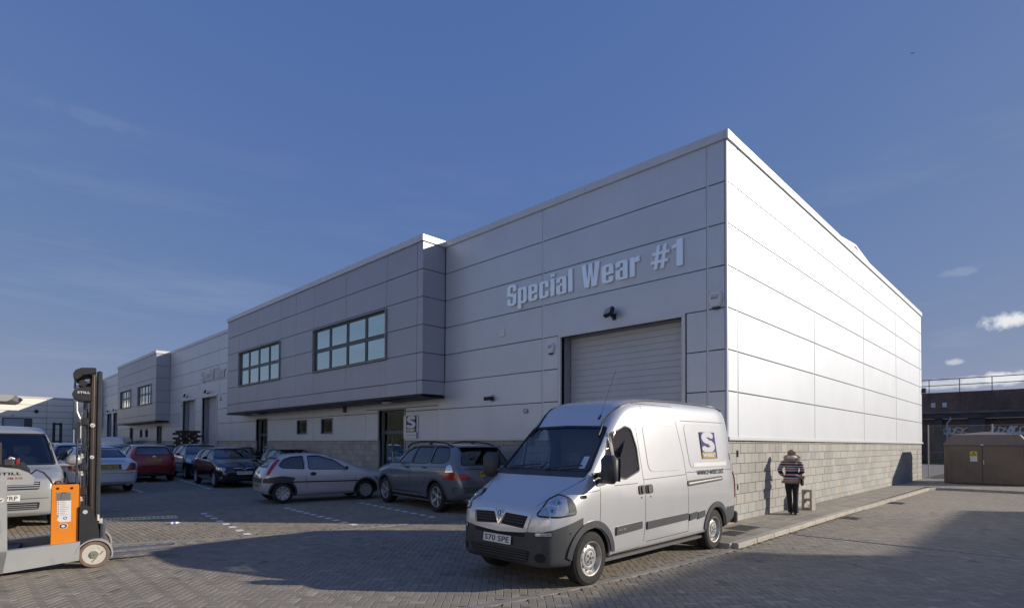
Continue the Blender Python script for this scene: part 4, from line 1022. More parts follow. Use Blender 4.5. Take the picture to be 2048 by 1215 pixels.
# brown substation kiosk
def kiosk():
    m_k = mat('brown_grp', (.19, .145, .105), rough=.55, var=.16, vscale=1.6, bump=.1, bscale=3, stain=((.075, .06, .05), 1.3, .5, .8, .5, .6))
    m_kr = mat('brown_grp_roof', (.21, .17, .145), rough=.6, var=.1, vscale=2)
    T = empty('substation_kiosk', (33.3, 2.55, PZ), 0, 'brown electricity kiosk with double doors and chamfered roof', 'kiosk')
    w = 1.48; D = 2.3; h = 1.82
    mb = MB(); mb.box(.0, -w, 0, D, w, h, ch=.03); mb.build('body', m_k, T)
    mb = MB(); mb.box(-.04, -w-.03, h-.03, D+.04, w+.03, h+.07, ch=.02); mb.build('eaves', m_kr, T)
    i = .30; z0, z1, z2 = h+.07, h+.47, h+.62
    vs = [(-.02,-w,z0),(D+.02,-w,z0),(D+.02,w,z0),(-.02,w,z0),(.10,-w+i,z1),(D-.1,-w+i,z1),(D-.1,w-i,z1),(.10,w-i,z1),(D/2,-.1,z2),(D/2,.1,z2)]
    mb = MB(); mb.add(vs, [(0,1,5,4),(1,2,6,5),(2,3,7,6),(3,0,4,7),(4,5,8),(5,6,9,8),(6,7,9),(7,4,8,9),(3,2,1,0)]); mb.build('roof', m_kr, T)
    for (a, b) in ((-w+.14, -.012+.06), (.072-.0, w-.14)):
        mb = MB(); mb.box(-.035, a, .05, -.0, b, h-.07, ch=.01); dr = mb.build('door', m_k, T)
        for (p, q, u, v) in ((a+.05, a+.075, .1, h-.12), (b-.075, b-.05, .1, h-.12)):
            mb = MB(); mb.box(-.042, p, u, -.036, q, v); mb.build('rib', m_kr, dr)
    mb = MB(); mb.box(-.075, .0, .92, -.036, .05, 1.14, ch=.01); mb.build('handle', m_metal, T)
    mb = MB(); mb.box(-.06, .03, h-.02, -.045, .13, h+.03); mb.build('makers_plate', m_whitep, T)
    y0 = .38
    mb = MB(); mb.box(-.041, y0-.13, 1.30, -.037, y0+.13, 1.52); sg = mb.build('warning_sign', mat('warning_yellow', (.75, .6, .05), var=0), T)
    mb = MB(); mb.box(-.041, y0-.13, 1.06, -.037, y0+.13, 1.297); mb.build('notice', m_whitep, T)
    tri = [[(0, .1), (.1, -.07), (-.1, -.07)]]; cut = [[(0, .06), (.065, -.05), (-.065, -.05)]]
    o = link('triangle', union_mesh('triangle', tri, .002, cut), T, m_black); place(o, (-.0415, y0, 1.40), (0, -1, 0), (0, 0, 1))
    o = link('bolt_mark', union_mesh('bolt_mark', [[(-.008, .045), (.012, .045), (.002, .012), (.014, .012), (-.008, -.04), (-.002, -.0), (-.014, -.0)]], .002), T, m_black); place(o, (-.0415, y0, 1.395), (0, -1, 0), (0, 0, 1))
kiosk()
# hollow concrete block standing on end
def hollow():
    T = empty('hollow_block', (16.75, 5.0, PZ+.001), radians(-8), 'hollow two-cell concrete block standing on end against the wall', 'concrete block')
    k = 1.0; w, d, h = .215*k, .215*k, .44*k
    P = [[(0, 0), (w, 0), (w, h), (0, h)]]; C = [[(.045, .05), (w-.045, .05), (w-.045, h/2-.025), (.045, h/2-.025)], [(.045, h/2+.025), (w-.045, h/2+.025), (w-.045, h-.05), (.045, h-.05)]]
    o = link('block', union_mesh('block', P, d, C), T, mat('grey_block', (.4, .37, .32), rough=.95, var=.15, vscale=20, bump=.5, bscale=80)); place(o, (0, .1, 0), (0, -1, 0), (0, 0, 1))
    o.scale = (1.25, 1.25, 1.0)
hollow()
o = MB(); o.box(-.5, -.03, 0, .55, .03, .022, ch=.004); o = o.build('timber_batten', mat('pale_timber', (.45, .3, .17), rough=.8, var=.15, vscale=10), None); o.location = (11.9, Y0-.12, PZ+.004); o.rotation_euler[2] = radians(-3); tag(o, 'thin pale timber batten lying at the foot of the wall behind the van', 'timber')
o = MB(); o.box(-.3, -.03, 0, .3, .03, .03, ch=.004); o = o.build('timber_batten', MATS['pale_timber'], None); o.location = (11.1, Y0-.2, PZ+.004); o.rotation_euler[2] = radians(4); tag(o, 'short piece of timber on the slabs nearest the van bumper', 'timber')
# crushed bottle in the lit bay
def bottle():
    T = empty('plastic_bottle', (3.65, 14.34, .02), radians(15), 'crushed clear plastic bottle lying on the sunlit bay', 'bottle')
    mb = MB(); mb.tube([(-.16, 0, 0), (-.14, 0, .01), (-.02, .01, .015), (.05, -.01, .0), (.1, 0, .01), (.15, 0, .0), (.18, 0, 0)], [.03, .05, .045, .05, .04, .018, .018], 10); mb.build('bottle_body', m_whitep, T, smooth=60)
    mb = MB(); mb.cyl((.18, 0, 0), (.21, 0, 0), .02, n=10); mb.build('cap', m_print, T); T.scale = (.6,)*3; mb = MB(); mb.tube([(-.06, .006, .013), (.02, 0, .008)], [.05, .053], 10); mb.build('wrapper', m_print, T)
bottle()
# pallets stacked before the distant shutter
def pallets():
    m_w = mat('pallet_wood', (.10, .08, .06), rough=.9, var=.3, vscale=3)
    base = None
    words = 'second third fourth fifth sixth seventh eighth ninth'.split(); n = 18
    for k in range(n):
        lab = 'weathered pallet at the bottom of the stack by the distant shutter' if k == 0 else 'topmost crooked pallet of the stack by the distant shutter' if k == n-1 else ('%s pallet from the bottom of the dark stack' % words[k-1] if k < 9 else '%s pallet from the top of the dark stack' % words[n-2-k])
        T = empty('wooden_pallet', (X0-1.6+(.12 if k % 2 else -.05)+(.12 if k > 12 and k % 3 == 0 else 0), Y0+34.9+(.1 if k % 3 else -.1), .145*k), radians((k*37) % 9-4), lab, 'pallet', 'pallets stacked before the distant shutter')
        if base is not None:
            for c_ in base: c2 = c_.copy(); COL.objects.link(c2); c2.parent = T
            continue
        for i in range(7): mb = MB(); mb.box(-.6, -.5+i*.15, .12, .6, -.4+i*.15, .142); mb.build('board', m_w, T, fixn=False)
        for y in (-.45, 0, .45):
            mb = MB(); mb.box(-.6, y-.05, 0, .6, y+.05, .02); mb.build('skid', m_w, T, fixn=False)
            for x in (-.5, 0, .5): mb = MB(); mb.box(x-.07, y-.05, .02, x+.07, y+.05, .12); mb.build('spacer', m_w, T, fixn=False)
        base = list(o_ for o_ in COL.objects if o_.parent == T)
pallets()
# bird
def bird():
    P = px_ray(1825, 107).normalized()*60+Vector((0, 0, EYE)); T = empty('bird', P, radians(30), 'tiny dark bird high in the sky on the right', 'bird'); T.scale = (.5,)*3
    mb = MB(); mb.tube([(-.2, 0, 0), (-.1, 0, .01), (.05, 0, .02), (.15, 0, .02), (.2, 0, .02)], [.01, .04, .05, .03, .008], 8); mb.build('body', m_dark, T, smooth=60)
    for s in (1, -1): mb = MB(); mb.add([(-.05, s*.03, .02), (.08, s*.03, .02), (.05, s*.22, .12), (-.05, s*.42, .05), (-.08, s*.2, .11)], [(0, 1, 2, 4), (4, 2, 3)]); mb.build('wing', m_dark, T)
bird()
# ================================================================ vehicle tools
def paint(name, col, metal=.55, rough=.32, coat=1.):
    return mat(name, col, rough=rough, metal=metal, var=.03, vscale=1.5, coat=coat, coatr=.04, stain=(tuple(c*.75 for c in col), 2.2, .5, .85, .18, 1))
m_tyre = mat('tyre_rubber', (.022, .022, .022), rough=.85, var=.25, vscale=14, bump=.3, bscale=90)
m_rim = mat('wheel_silver', (.48, .48, .48), rough=.38, metal=.6, var=.15, vscale=18)
m_rimd = mat('wheel_shadow', (.05, .05, .05), rough=.6, metal=.3, var=.1)
m_trimp = mat('bumper_plastic', (.05, .053, .058), rough=.5, var=.14, vscale=5, bump=.15, bscale=200)
m_chrome = mat('chrome', (.75, .76, .78), rough=.12, metal=1, var=0)
m_rubber = mat('window_rubber', (.012, .012, .013), rough=.5, var=0)
m_cglass = glass_mat('car_glass', (.52, .58, .58), .17, .015)
m_vglass = glass_mat('van_glass', (.74, .80, .80), .09, .012)
m_privacy = glass_mat('privacy_glass', (.10, .11, .12), .12, .015)
m_headl = mat('headlamp_reflector', (.5, .52, .54), rough=.22, metal=.7, var=.3, vscale=16, coat=1)
m_headc = mat('headlamp_bowl', (.7, .72, .75), rough=.08, metal=1, var=0, coat=1)
m_red = mat('tail_lamp_red', (.35, .012, .012), rough=.2, var=.1, vscale=20, coat=1)
m_smoke = mat('smoked_lamp', (.06, .03, .03), rough=.2, var=0, coat=1)
m_orange = mat('indicator_orange', (.7, .25, .03), rough=.2, var=0, coat=1)
m_platey = mat('number_plate_yellow', (.62, .44, .05), rough=.45, var=.05)
m_platew = mat('number_plate_white', (.72, .72, .7), rough=.45, var=.05)
m_seat = mat('seat_fabric', (.15, .15, .16), rough=.9, var=.2, vscale=9)
m_seatl = mat('seat_fabric_light', (.26, .27, .26), rough=.9, var=.2, vscale=9)
m_inner = mat('cabin_lining', (.11, .11, .115), rough=.9, var=.1)
m_seam = mat('panel_gap', (.012, .012, .013), rough=.8, var=0)

def lerp_pts(P, x):
    if x <= P[0][0]: return P[0][1]
    for (a, b), (c, d) in zip(P, P[1:]):
        if x <= c: return b+(d-b)*(x-a)/(c-a) if c > a else d
    return P[-1][1]
def eval_mesh(o, name='evaluated'):
    dg = bpy.context.evaluated_depsgraph_get(); dg.update(); return bpy.data.meshes.new_from_object(o.evaluated_get(dg))
def loft(rings, closed_ends=True):
    """rings: lists of (x, y, z) right halves from bottom centre to top centre; mirrored; returns mesh"""
    n = len(rings[0]); vs = []; fs = []; full = 2*n-2
    for R_ in rings:
        ring = list(R_)+[(x, -y, z) for (x, y, z) in R_[-2:0:-1]]
        vs += ring
    for i in range(len(rings)-1):
        for k in range(full): fs.append((i*full+k, i*full+(k+1) % full, (i+1)*full+(k+1) % full, (i+1)*full+k))
    for e in (0, len(rings)-1):
        b = e*full; L_ = lambda k: b+(full-k) % full
        for k in range(n-1):
            if k == 0: f = (b, b+1, L_(1))
            elif k == n-2: f = (b+k, b+k+1, L_(k))
            else: f = (b+k, b+k+1, L_(k+1), L_(k))
            fs.append(f if e else f[::-1])
    me = bpy.data.meshes.new('hull'); me.from_pydata(vs, [], fs); me.update()
    bm = bmesh.new(); bm.from_mesh(me); bmesh.ops.recalc_face_normals(bm, faces=bm.faces); bm.to_mesh(me); bm.free(); return me
def subd(me, lv=2):
    o = bpy.data.objects.new('hull', me); COL.objects.link(o); md = o.modifiers.new('s', 'SUBSURF'); md.levels = lv; md.render_levels = lv
    r_ = eval_mesh(o); bpy.data.objects.remove(o); bpy.data.meshes.remove(me); return r_
def bvh_of(me):
    return BVHTree.FromPolygons([v.co.copy() for v in me.vertices], [tuple(p.vertices) for p in me.polygons])
VIEW = {'A': (lambda a, b: Vector((a, -4, b)), Vector((0, 1, 0))), 'B': (lambda a, b: Vector((a, 4, b)), Vector((0, -1, 0))),
        'F': (lambda a, b: Vector((-4, a, b)), Vector((1, 0, 0))), 'K': (lambda a, b: Vector((12, a, b)), Vector((-1, 0, 0))), 'T': (lambda a, b: Vector((a, b, 6)), Vector((0, 0, -1)))}
def dens(pl, st, closed=True):
    out = []; n = len(pl)
    for i in range(n if closed else n-1):
        a = Vector(pl[i]); b = Vector(pl[(i+1) % n]); k = max(1, int((b-a).length/st))
        for j in range(k): out.append(tuple(a.lerp(b, j/k)))
    if not closed: out.append(tuple(pl[-1]))
    return out
def inside(p, pl):
    x, y = p; c = False; n = len(pl)
    for i in range(n):
        (x1, y1), (x2, y2) = pl[i], pl[i-1]
        if (y1 > y) != (y2 > y) and x < (x2-x1)*(y-y1)/(y2-y1)+x1: c = not c
    return c
def rnd(pl, rad=.05, k=4):
    """round the corners of a polygon"""
    out = []; n = len(pl)
    for i in range(n):
        p = Vector(pl[i]); a = Vector(pl[i-1]); b = Vector(pl[(i+1) % n]); ra = rad[i] if isinstance(rad, (list, tuple)) else rad
        u = (a-p); v = (b-p); q = min(ra, u.length*.45, v.length*.45)
        if q < 1e-4: out.append(tuple(p)); continue
        s = p+u.normalized()*q; e = p+v.normalized()*q
        for j in range(k+1): t = j/k; out.append(tuple(s.lerp(p, t).lerp(p.lerp(e, t), t)))
    return out
def stripe(pts, w, closed=False):
    """polyline as a band polygon of width w"""
    P = [Vector(p) for p in pts]; n = len(P); Lf = []; Rt = []
    for i in range(n):
        a = P[i-1] if (i > 0 or closed) else P[i]; b = P[(i+1) % n] if (i < n-1 or closed) else P[i]
        d = (b-a).normalized(); nn = Vector((-d.y, d.x))*w/2; Lf.append(tuple(P[i]+nn)); Rt.append(tuple(P[i]-nn))
    if closed: return Lf, Rt
    return Lf+Rt[::-1]
def panel(bvh, name, poly, view, m_, parent, off=.004, cuts=(), step=.07, skirt=.012, smooth=45, maxdev=None, grid=True):
    org, d = VIEW[view]
    bd = [ccw(dens(poly, step))]+[ccw(dens(c, step)) for c in cuts]
    pts = []; fcs = []
    for q in bd: fcs.append(list(range(len(pts), len(pts)+len(q)))); pts += [Vector(p) for p in q]
    xs = [p[0] for p in bd[0]]; ys = [p[1] for p in bd[0]]
    if grid:
        x = min(xs)+step*.7
        while x < max(xs):
            y = min(ys)+step*.7
            while y < max(ys):
                if inside((x, y), bd[0]): pts.append(Vector((x, y)))
                y += step
            x += step
    V_, E_, F_, ov, oe, of = delaunay_2d_cdt(pts, [], fcs, 1, 1e-5)
    keep = [f for f, o_ in zip(F_, of) if 0 in o_ and not any(i > 0 for i in o_)]
    used = sorted(set(i for f in keep for i in f)); bm = bmesh.new(); mp = {}; nm = {}
    for i in used:
        a, b = V_[i]; h = bvh.ray_cast(org(a, b), d)
        if h[0] is None:
            h = bvh.find_nearest(org(a, b)+d*3.2)
            n_ = h[1]
            if n_.dot(d) > 0: n_ = -n_
            co = h[0]
        else:
            co = h[0]; n_ = h[1]
            if n_.dot(d) > 0: n_ = -n_
        mp[i] = bm.verts.new(co+n_*off); nm[mp[i]] = n_
    for f in keep:
        try: bm.faces.new([mp[i] for i in f])
        except ValueError: pass
    bmesh.ops.recalc_face_normals(bm, faces=bm.faces)
    bm.normal_update()
    s = sum((f.normal.dot(d)*f.calc_area() for f in bm.faces))
    if s > 0: bmesh.ops.reverse_faces(bm, faces=bm.faces)
    if skirt > 0:
        be = [e for e in bm.edges if len(e.link_faces) == 1]; r_ = bmesh.ops.extrude_edge_only(bm, edges=be)
        old = {}
        for v in [g for g in r_['geom'] if isinstance(g, bmesh.types.BMVert)]:
            # nearest source vert shares the position
            k = (round(v.co.x, 5), round(v.co.y, 5), round(v.co.z, 5)); old[k] = v
        for v0, n_ in nm.items():
            k = (round(v0.co.x, 5), round(v0.co.y, 5), round(v0.co.z, 5))
            if k in old: old[k].co = v0.co-n_*(off+skirt)
    me = bpy.data.meshes.new(name); bm.to_mesh(me); bm.free()
    return link(name, me, parent, m_, smooth)
def both(fn, poly):
    pass
def cutter_mesh(prisms, cyls):
    """one mesh of disjoint closed prisms: (poly, view, a, b) extruded along view axis from a to b; cyls: (x, z, r, y0, y1)"""
    mb = MB()
    for poly, view, a, b in prisms:
        n = len(poly)
        if view in 'AB': vs = [(p, a, q) for p, q in poly]+[(p, b, q) for p, q in poly]
        elif view in 'FK': vs = [(a, p, q) for p, q in poly]+[(b, p, q) for p, q in poly]
        else: vs = [(p, q, a) for p, q in poly]+[(p, q, b) for p, q in poly]
        mb.add(vs, [(i, (i+1) % n, n+(i+1) % n, n+i) for i in range(n)]+[tuple(range(n))[::-1], tuple(range(n, 2*n))])
    for x, z, r_, y0, y1 in cyls: mb.cyl((x, y0, z), (x, y1, z), r_, n=40)
    me = mb.mesh('cutter'); bm = bmesh.new(); bm.from_mesh(me); bmesh.ops.recalc_face_normals(bm, faces=bm.faces); bm.to_mesh(me); bm.free(); return me
def carve(me, cuts, thick=.03, mats=None):
    """hollow the hull, then cut windows and wheel arches one family at a time; retries when a cut loses the skin"""
    a0 = sum(p.area for p in me.polygons)
    for x in mats: me.materials.append(x)
    best = None
    for th in (thick, thick*.85, thick*1.17, thick*.7):
        o = bpy.data.objects.new('carve', me); COL.objects.link(o)
        s = o.modifiers.new('t', 'SOLIDIFY'); s.thickness = th; s.offset = -1; s.material_offset = 1; s.material_offset_rim = 1
        cs = []
        for cut in cuts:
            if not cut.vertices: continue
            c = bpy.data.objects.new('cut', cut); COL.objects.link(c); cs.append(c)
            b = o.modifiers.new('b', 'BOOLEAN'); b.operation = 'DIFFERENCE'; b.solver = 'EXACT'; b.object = c
        r_ = eval_mesh(o); bpy.data.objects.remove(o)
        for c in cs: bpy.data.objects.remove(c)
        a1 = sum(p.area for p in r_.polygons if p.material_index == 0)
        if best is None or a1 < best[0] and a1 > a0*.55 or best[0] < a0*.55 and a1 > best[0]: best = (a1, r_)
        if a0*.55 < a1 < a0*.97: return r_
    print('carve fallback', a0, best[0]); return best[1]
def wheel(parent, x, y, R_, w, out, style='spoke', n=7, rimr=None, rimm=None, detail=True, steer=0):
    """out = -1 / +1: side the rim faces"""
    T = bpy.data.objects.new('wheel', None); COL.objects.link(T); T.parent = parent; T.location = (x, y, R_); T.rotation_euler = (radians(90 if out < 0 else -90), 0, steer)
    r0 = rimr or R_*.64; h = w/2
    prof = [(r0-.012, -h*.9), (r0+.01, -h), (R_-.035, -h*.98), (R_-.010, -h*.8), (R_, -h*.5), (R_, -h*.22), (R_-.008, -h*.2), (R_-.008, -h*.14), (R_, -h*.12), (R_, h*.12), (R_-.008, h*.14), (R_-.008, h*.2), (R_, h*.22), (R_, h*.5), (R_-.010, h*.8), (R_-.035, h*.98), (r0+.035, h*1.0), (r0+.01, h*.985), (r0-.004, h*.9), (r0-.012, h*.6)]
    mb = MB(); mb.lathe(prof, 48 if detail else 24)
    if style == 'steel':          # tread ribs
        for k in range(72):
            a = 2*pi*k/72; M_ = Matrix.Rotation(a, 4, 'Z') @ Matrix.Translation((R_-.002, 0, 0))
            for zc in (-h*.62, h*.62): mb.box(-.004, -.008, zc-h*.2, .006, .006, zc+h*.2, M_)
    tb = mb.build('tyre', m_tyre, T, smooth=35)
    rm = rimm or m_rim
    mb = MB(); 
    if style == 'steel':
        mb.lathe([(r0, h*.9), (r0-.015, h*.92), (r0-.022, h*.6), (r0-.04, h*.35), (r0*.80, h*.42), (r0*.66, h*.62), (r0*.5, h*.66), (r0*.36, h*.50), (r0*.1, h*.5), (0.001, h*.5)], 48)
        rim = mb.build('rim', rm, T, smooth=50)
        mb = MB()
        for k in range(10):
            a = 2*pi*k/10; M_ = Matrix.Rotation(a, 4, 'Z') @ Matrix.Translation((r0*.72, 0, h*.535)) @ Matrix.Rotation(radians(33), 4, 'Y') @ Matrix.Scale(.75, 4, (1, 0, 0))
            mb.lathe([(0.001, .004), (.022, .004), (.024, 0)], 12, M_)
        mb.build('vent_hole', m_rimd, T)
        mb = MB(); mb.lathe([(r0*.46, h*.66), (r0*.44, h*.74), (r0*.3, h*.80), (.001, h*.82)], 32); hc = mb.build('hub_cap', mat('hubcap_grey', (.33, .33, .33), rough=.45, metal=.3, var=.12, vscale=15), T, smooth=50)
        mb = MB()
        for k in range(5): a = 2*pi*k/5; mb.box(r0*.18, -.012, h*.78, r0*.34, .012, h*.785+.004, Matrix.Rotation(a, 4, 'Z'))
        mb.lathe([(.022, h*.82), (.022, h*.84), (.001, h*.845)], 14); mb.build('hub_mark', m_rimd, T)
        mb = MB(); mb.lathe([(r0-.002, h*.9), (r0+.004, h*.97), (r0-.012, h*.95), (r0-.016, h*.88)], 48); mb.build('rim_edge', mat('worn_edge', (.36, .32, .29), rough=.5, metal=.5, var=.4, vscale=12), T, smooth=60)
    else:
        mb.lathe([(r0, h*.9), (r0-.012, h*.93), (r0-.02, h*.8), (r0-.03, h*.0), (r0-.03, -h*.6)], 40); mb.lathe([(r0*.30, h*.5), (r0*.27, h*.68), (r0*.1, h*.74), (.001, h*.75)], 24)
        for k in range(n):
            a = 2*pi*k/n
            if style == 'star':
                wi, wo = r0*.10, r0*.17
            elif style == 'cap': wi, wo = r0*.13, r0*.27
            else: wi, wo = r0*.12, r0*.09
            vs = [(r0*.22, -wi, h*.58), (r0*.22, wi, h*.58), (r0-.018, wo, h*.80), (r0-.018, -wo, h*.80), (r0*.22, -wi, h*.3), (r0*.22, wi, h*.3), (r0-.018, wo, h*.45), (r0-.018, -wo, h*.45)]
            mb.add(vs, [(0,1,2,3),(4,7,6,5),(0,4,5,1),(1,5,6,2),(2,6,7,3),(3,7,4,0)], Matrix.Rotation(a, 4, 'Z'))
        mb.build('rim', rm, T, smooth=40)
        mb = MB(); mb.lathe([(r0-.03, h*.25), (.001, h*.2)], 24); mb.build('brake_disc', m_rimd, T)
    return T
def arch_liner(parent, x, R_, y0, y1, z):
    mb = MB(); n = 14; rr = R_+.052
    for i in range(n):
        a0, a1 = pi*i/n-.0, pi*(i+1)/n
        if True: mb.add([(x+rr*cos(a0), y0, z+rr*sin(a0)), (x+rr*cos(a1), y0, z+rr*sin(a1)), (x+rr*cos(a1), y1, z+rr*sin(a1)), (x+rr*cos(a0), y1, z+rr*sin(a0))], [(0, 1, 2, 3)])
        mb.add([(x, y0, z), (x+rr*cos(a0), y0, z+rr*sin(a0)), (x+rr*cos(a1), y0, z+rr*sin(a1))], [(0, 1, 2)])
    mb.build('wheel_arch', m_seam, parent, fixn=False)
def plate(parent, txt, M_loc, w=.52, h=.111, yellow=False):
    """number plate with characters; local frame: X right, Y up, Z out"""
    mb = MB(); mb.box(-w/2, -h/2, 0, w/2, h/2, .008, ch=.002); o = mb.build('number_plate', m_platey if yellow else m_platew, parent); o.matrix_local = M_loc
    me = text_mesh(txt, w*.88, h*.68, .018, .0006, 1.05); c = link('characters', me, o, m_black); c.location = (-w*.44, -h*.34, .0082); return o
def frameM(org, xd, yd):
    xd = Vector(xd).normalized(); yd = Vector(yd).normalized(); zd = xd.cross(yd); yd = zd.cross(xd)
    M_ = Matrix((xd, yd, zd)).transposed().to_4x4(); M_.translation = Vector(org); return M_
FRONT = lambda x, y, z, tilt=0: frameM((x, y, z), (0, -1, 0), (tilt, 0, 1))
REAR = lambda x, y, z, tilt=0: frameM((x, y, z), (0, 1, 0), (tilt, 0, 1))
def seat(parent, x, y, z, w=.5, m_=None, hb=.62, name='seat'):
    mb = MB(); mb.box(x-.25, y-w/2, z, x+.25, y+w/2, z+.16, ch=.05)
    M_ = Matrix.Translation((x+.25, y, z+.1)) @ Matrix.Rotation(radians(14), 4, 'Y'); mb.box(-.06, -w/2, 0, .08, w/2, hb, M_, ch=.05)
    mb.box(-.04, -min(w, .5)*.28, hb+.05, .06, min(w, .5)*.28, hb+.25, M_, ch=.04); mb.box(-.01, -.05, hb-.02, .01, .05, hb+.1, M_)
    return mb.build(name, m_ or m_seat, parent)
def steering(parent, x, y, z):
    M_ = Matrix.Translation((x, y, z)) @ Matrix.Rotation(radians(-62), 4, 'Y'); mb = MB()
    prof = [(.19+.014*cos(a*pi/3), .014*sin(a*pi/3)) for a in range(6)]; mb.lathe(prof, 24, M_, closed=True); mb.box(-.19, -.02, -.01, .0, .02, .01, M_); mb.box(-.02, -.18, -.01, .02, .18, .01, M_); mb.cyl((x, y, z), (x-.25, y, z-.16), .03, n=8)
    mb.build('steering_wheel', m_dark, parent, smooth=60)

def car(name, loc, heading, label, cat, group, P):
    """heading: world direction of the nose, degrees. Local frame: nose at x=0, tail at x=L, y across, z up."""
    L, Wd, H = P['L'], P['W'], P['H']; hw = Wd/2
    T = empty(name, loc, radians(heading)+pi, label, cat, group)
    top = P['top']; plan = P.get('plan') or [(0, .70), (.05, .78), (.18, .89), (.45, .965), (.95, 1), (L-1.0, 1), (L-.4, .965), (L-.12, .90), (L-.03, .80), (L, .74)]
    belt = P['belt']; bot = P.get('bot') or [(0, .30), (.12, .22), (.5, .19), (L-.5, .19), (L-.1, .26), (L, .36)]
    th = P.get('tumble', .20)
    xs = sorted(set([round(x, 3) for x in ([0, .05, .15, .32, .6, .9]+[p[0] for p in top]+[L-.9, L-.6, L-.3, L-.12, L-.03, L])]))
    xs = [x for i, x in enumerate(xs) if i == 0 or x-xs[i-1] > .028]
    rings = []
    for x in xs:
        w = lerp_pts(plan, x)*hw; zt = lerp_pts(top, x); zs = min(lerp_pts(belt, x), zt-.035); zb = lerp_pts(bot, x)
        zb = min(zb, zs-.12); g = max(0., (zt-zs-.035)/(H-zs)); zm = zb+(zs-zb)*.52
        ws = w*(.975-.02*g); we = ws-.06*min(1, (zt-zs)/.12)-th*g; ze = zt-.03-.035*g-(0 if g > .02 else .0)
        if P.get('boxy'): we = ws-.06*min(1, (zt-zs)/.12)-.105*g; ze = zt-.03-.095*g
        if ze < zs+.012: ze = zs+.012
        zlo = zb+(zs-zb)*.18
        bx = P.get('boxy'); zlo = zb+.10 if bx else zlo
        rings.append([(x, 0, zb), (x, w*.6, zb), (x, w*(.975 if bx else .90), zb+.002), (x, w*(.99 if bx else .965), zlo), (x, w, zm), (x, w*.995, zb+(zs-zb)*.80), (x, ws, zs), (x, ws-(ws-we)*.5, zs+(ze-zs)*.5), (x, we, ze), (x, we*.86, zt-.012-.012*g), (x, we*.5, zt-.003), (x, 0, zt)])
    hull = subd(loft(rings), 2 if P.get('detail', 1) else 1)
    bv = bvh_of(hull); T_bv = bv
    det = P.get('detail', 1)
    R_ = P['R']; tw = P.get('tw', .195); xw = P['wheels']; yw = hw-tw/2-.035
    cyls = []
    for x in xw:
        cyls += [(x, R_, R_+.05, -hw-.3, -hw+.30), (x, R_, R_+.05, hw-.30, hw+.3)]
    prisms = []; prisms2 = []
    sw = P['side_win']            # list of polygons in side view
    ws_, rw = P['ws'], P.get('rw')
    if det:
        for pl in sw: prisms += [(rnd(pl, .05), 'A', -hw-.3, -.30), (rnd(pl, .05), 'B', .30, hw+.3)]
        prisms2.append((rnd(ws_, .05), 'F', -.3, P['wsx']))
        if rw: prisms2.append((rnd(rw, .05), 'K', P['rwx'], L+.3))
    me = carve(hull, [cutter_mesh([], cyls), cutter_mesh(prisms, []), cutter_mesh(prisms2, [])], .03, [P['paint'], m_inner])
    # bumpers / sills separated by straight cuts
    body = link('body', me, T, None, 32)
    if P.get('low_trim'): split_part(body, P['low_trim'][0], P['low_trim'][1], T)
    gl = P.get('glass', m_cglass); off = -.010 if det else .004
    for k, pl in enumerate(sw):
        g_ = P.get('rear_glass', gl) if k > 0 else gl
        for vw in 'AB':
            panel(bv, 'side_window', rnd([tuple(p) for p in grow(pl, .012 if det else 0)], .05), vw, g_, T, off, skirt=.0 if det else .01, step=.12)
            if det: panel(bv, 'window_seal', rnd(grow(pl, .016), .055), vw, P.get('seal', m_rubber), T, .003, cuts=[rnd(grow(pl, -.006), .045)], step=.12, grid=False)
    panel(bv, 'windscreen', rnd(grow(ws_, .01 if det else 0), .05), 'F', gl, T, off, skirt=0 if det else .01, step=.14)
    if det: panel(bv, 'screen_seal', rnd(grow(ws_, .02), .055), 'F', m_rubber, T, .003, cuts=[rnd(grow(ws_, -.012), .045)], step=.14, grid=False)
    if rw:
        panel(bv, 'rear_window', rnd(grow(rw, .01 if det else 0), .05), 'K', P.get('rear_glass', gl), T, off, skirt=0 if det else .01, step=.14)
        if det: panel(bv, 'screen_seal', rnd(grow(rw, .018), .055), 'K', m_rubber, T, .003, cuts=[rnd(grow(rw, -.01), .045)], step=.14, grid=False)
    for x in xw:
        for s in (-1, 1):
            wheel(T, x, s*yw, R_, tw, s, P.get('style', 'cap'), P.get('spokes', 7), P.get('rimr'), P.get('rimm'), bool(det))
            arch_liner(T, x, R_, s*(hw-.31), s*(hw-.05), R_)
    def lip(x, m_, r0=.045, r1=.105, z0=.0):
        pts_o = [(x+(R_+r1)*cos(radians(a)), R_+(R_+r1)*sin(radians(a))) for a in range(-22, 203, 9)]; pts_i = [(x+(R_+r0)*cos(radians(a)), R_+(R_+r0)*sin(radians(a))) for a in range(202, -23, -9)]
        pl = [(a, b) for a, b in pts_o+pts_i]
        for vw in 'AB': panel(bv, 'arch_trim', pl, vw, m_, T, .008, step=.1, grid=False)
    if P.get('arch'): 
        for x in xw: lip(x, P['arch'])
    for (nm, pl, vw, m_, off_) in P.get('extras', []):
        if callable(pl): pl(T, bv); continue
        for v_ in vw:
            q = [(-a, b) for a, b in pl] if v_ in 'fk' else pl
            panel(bv, nm, q, v_.upper(), m_, T, off_, step=.1, grid=len(q) > 3)
    for ln in P.get('seams', []):
        for vw in 'AB': panel(bv, 'panel_gap', stripe(dens(ln, .12, False), .009), vw, m_seam, T, .0012, step=.12, grid=False, skirt=.002)
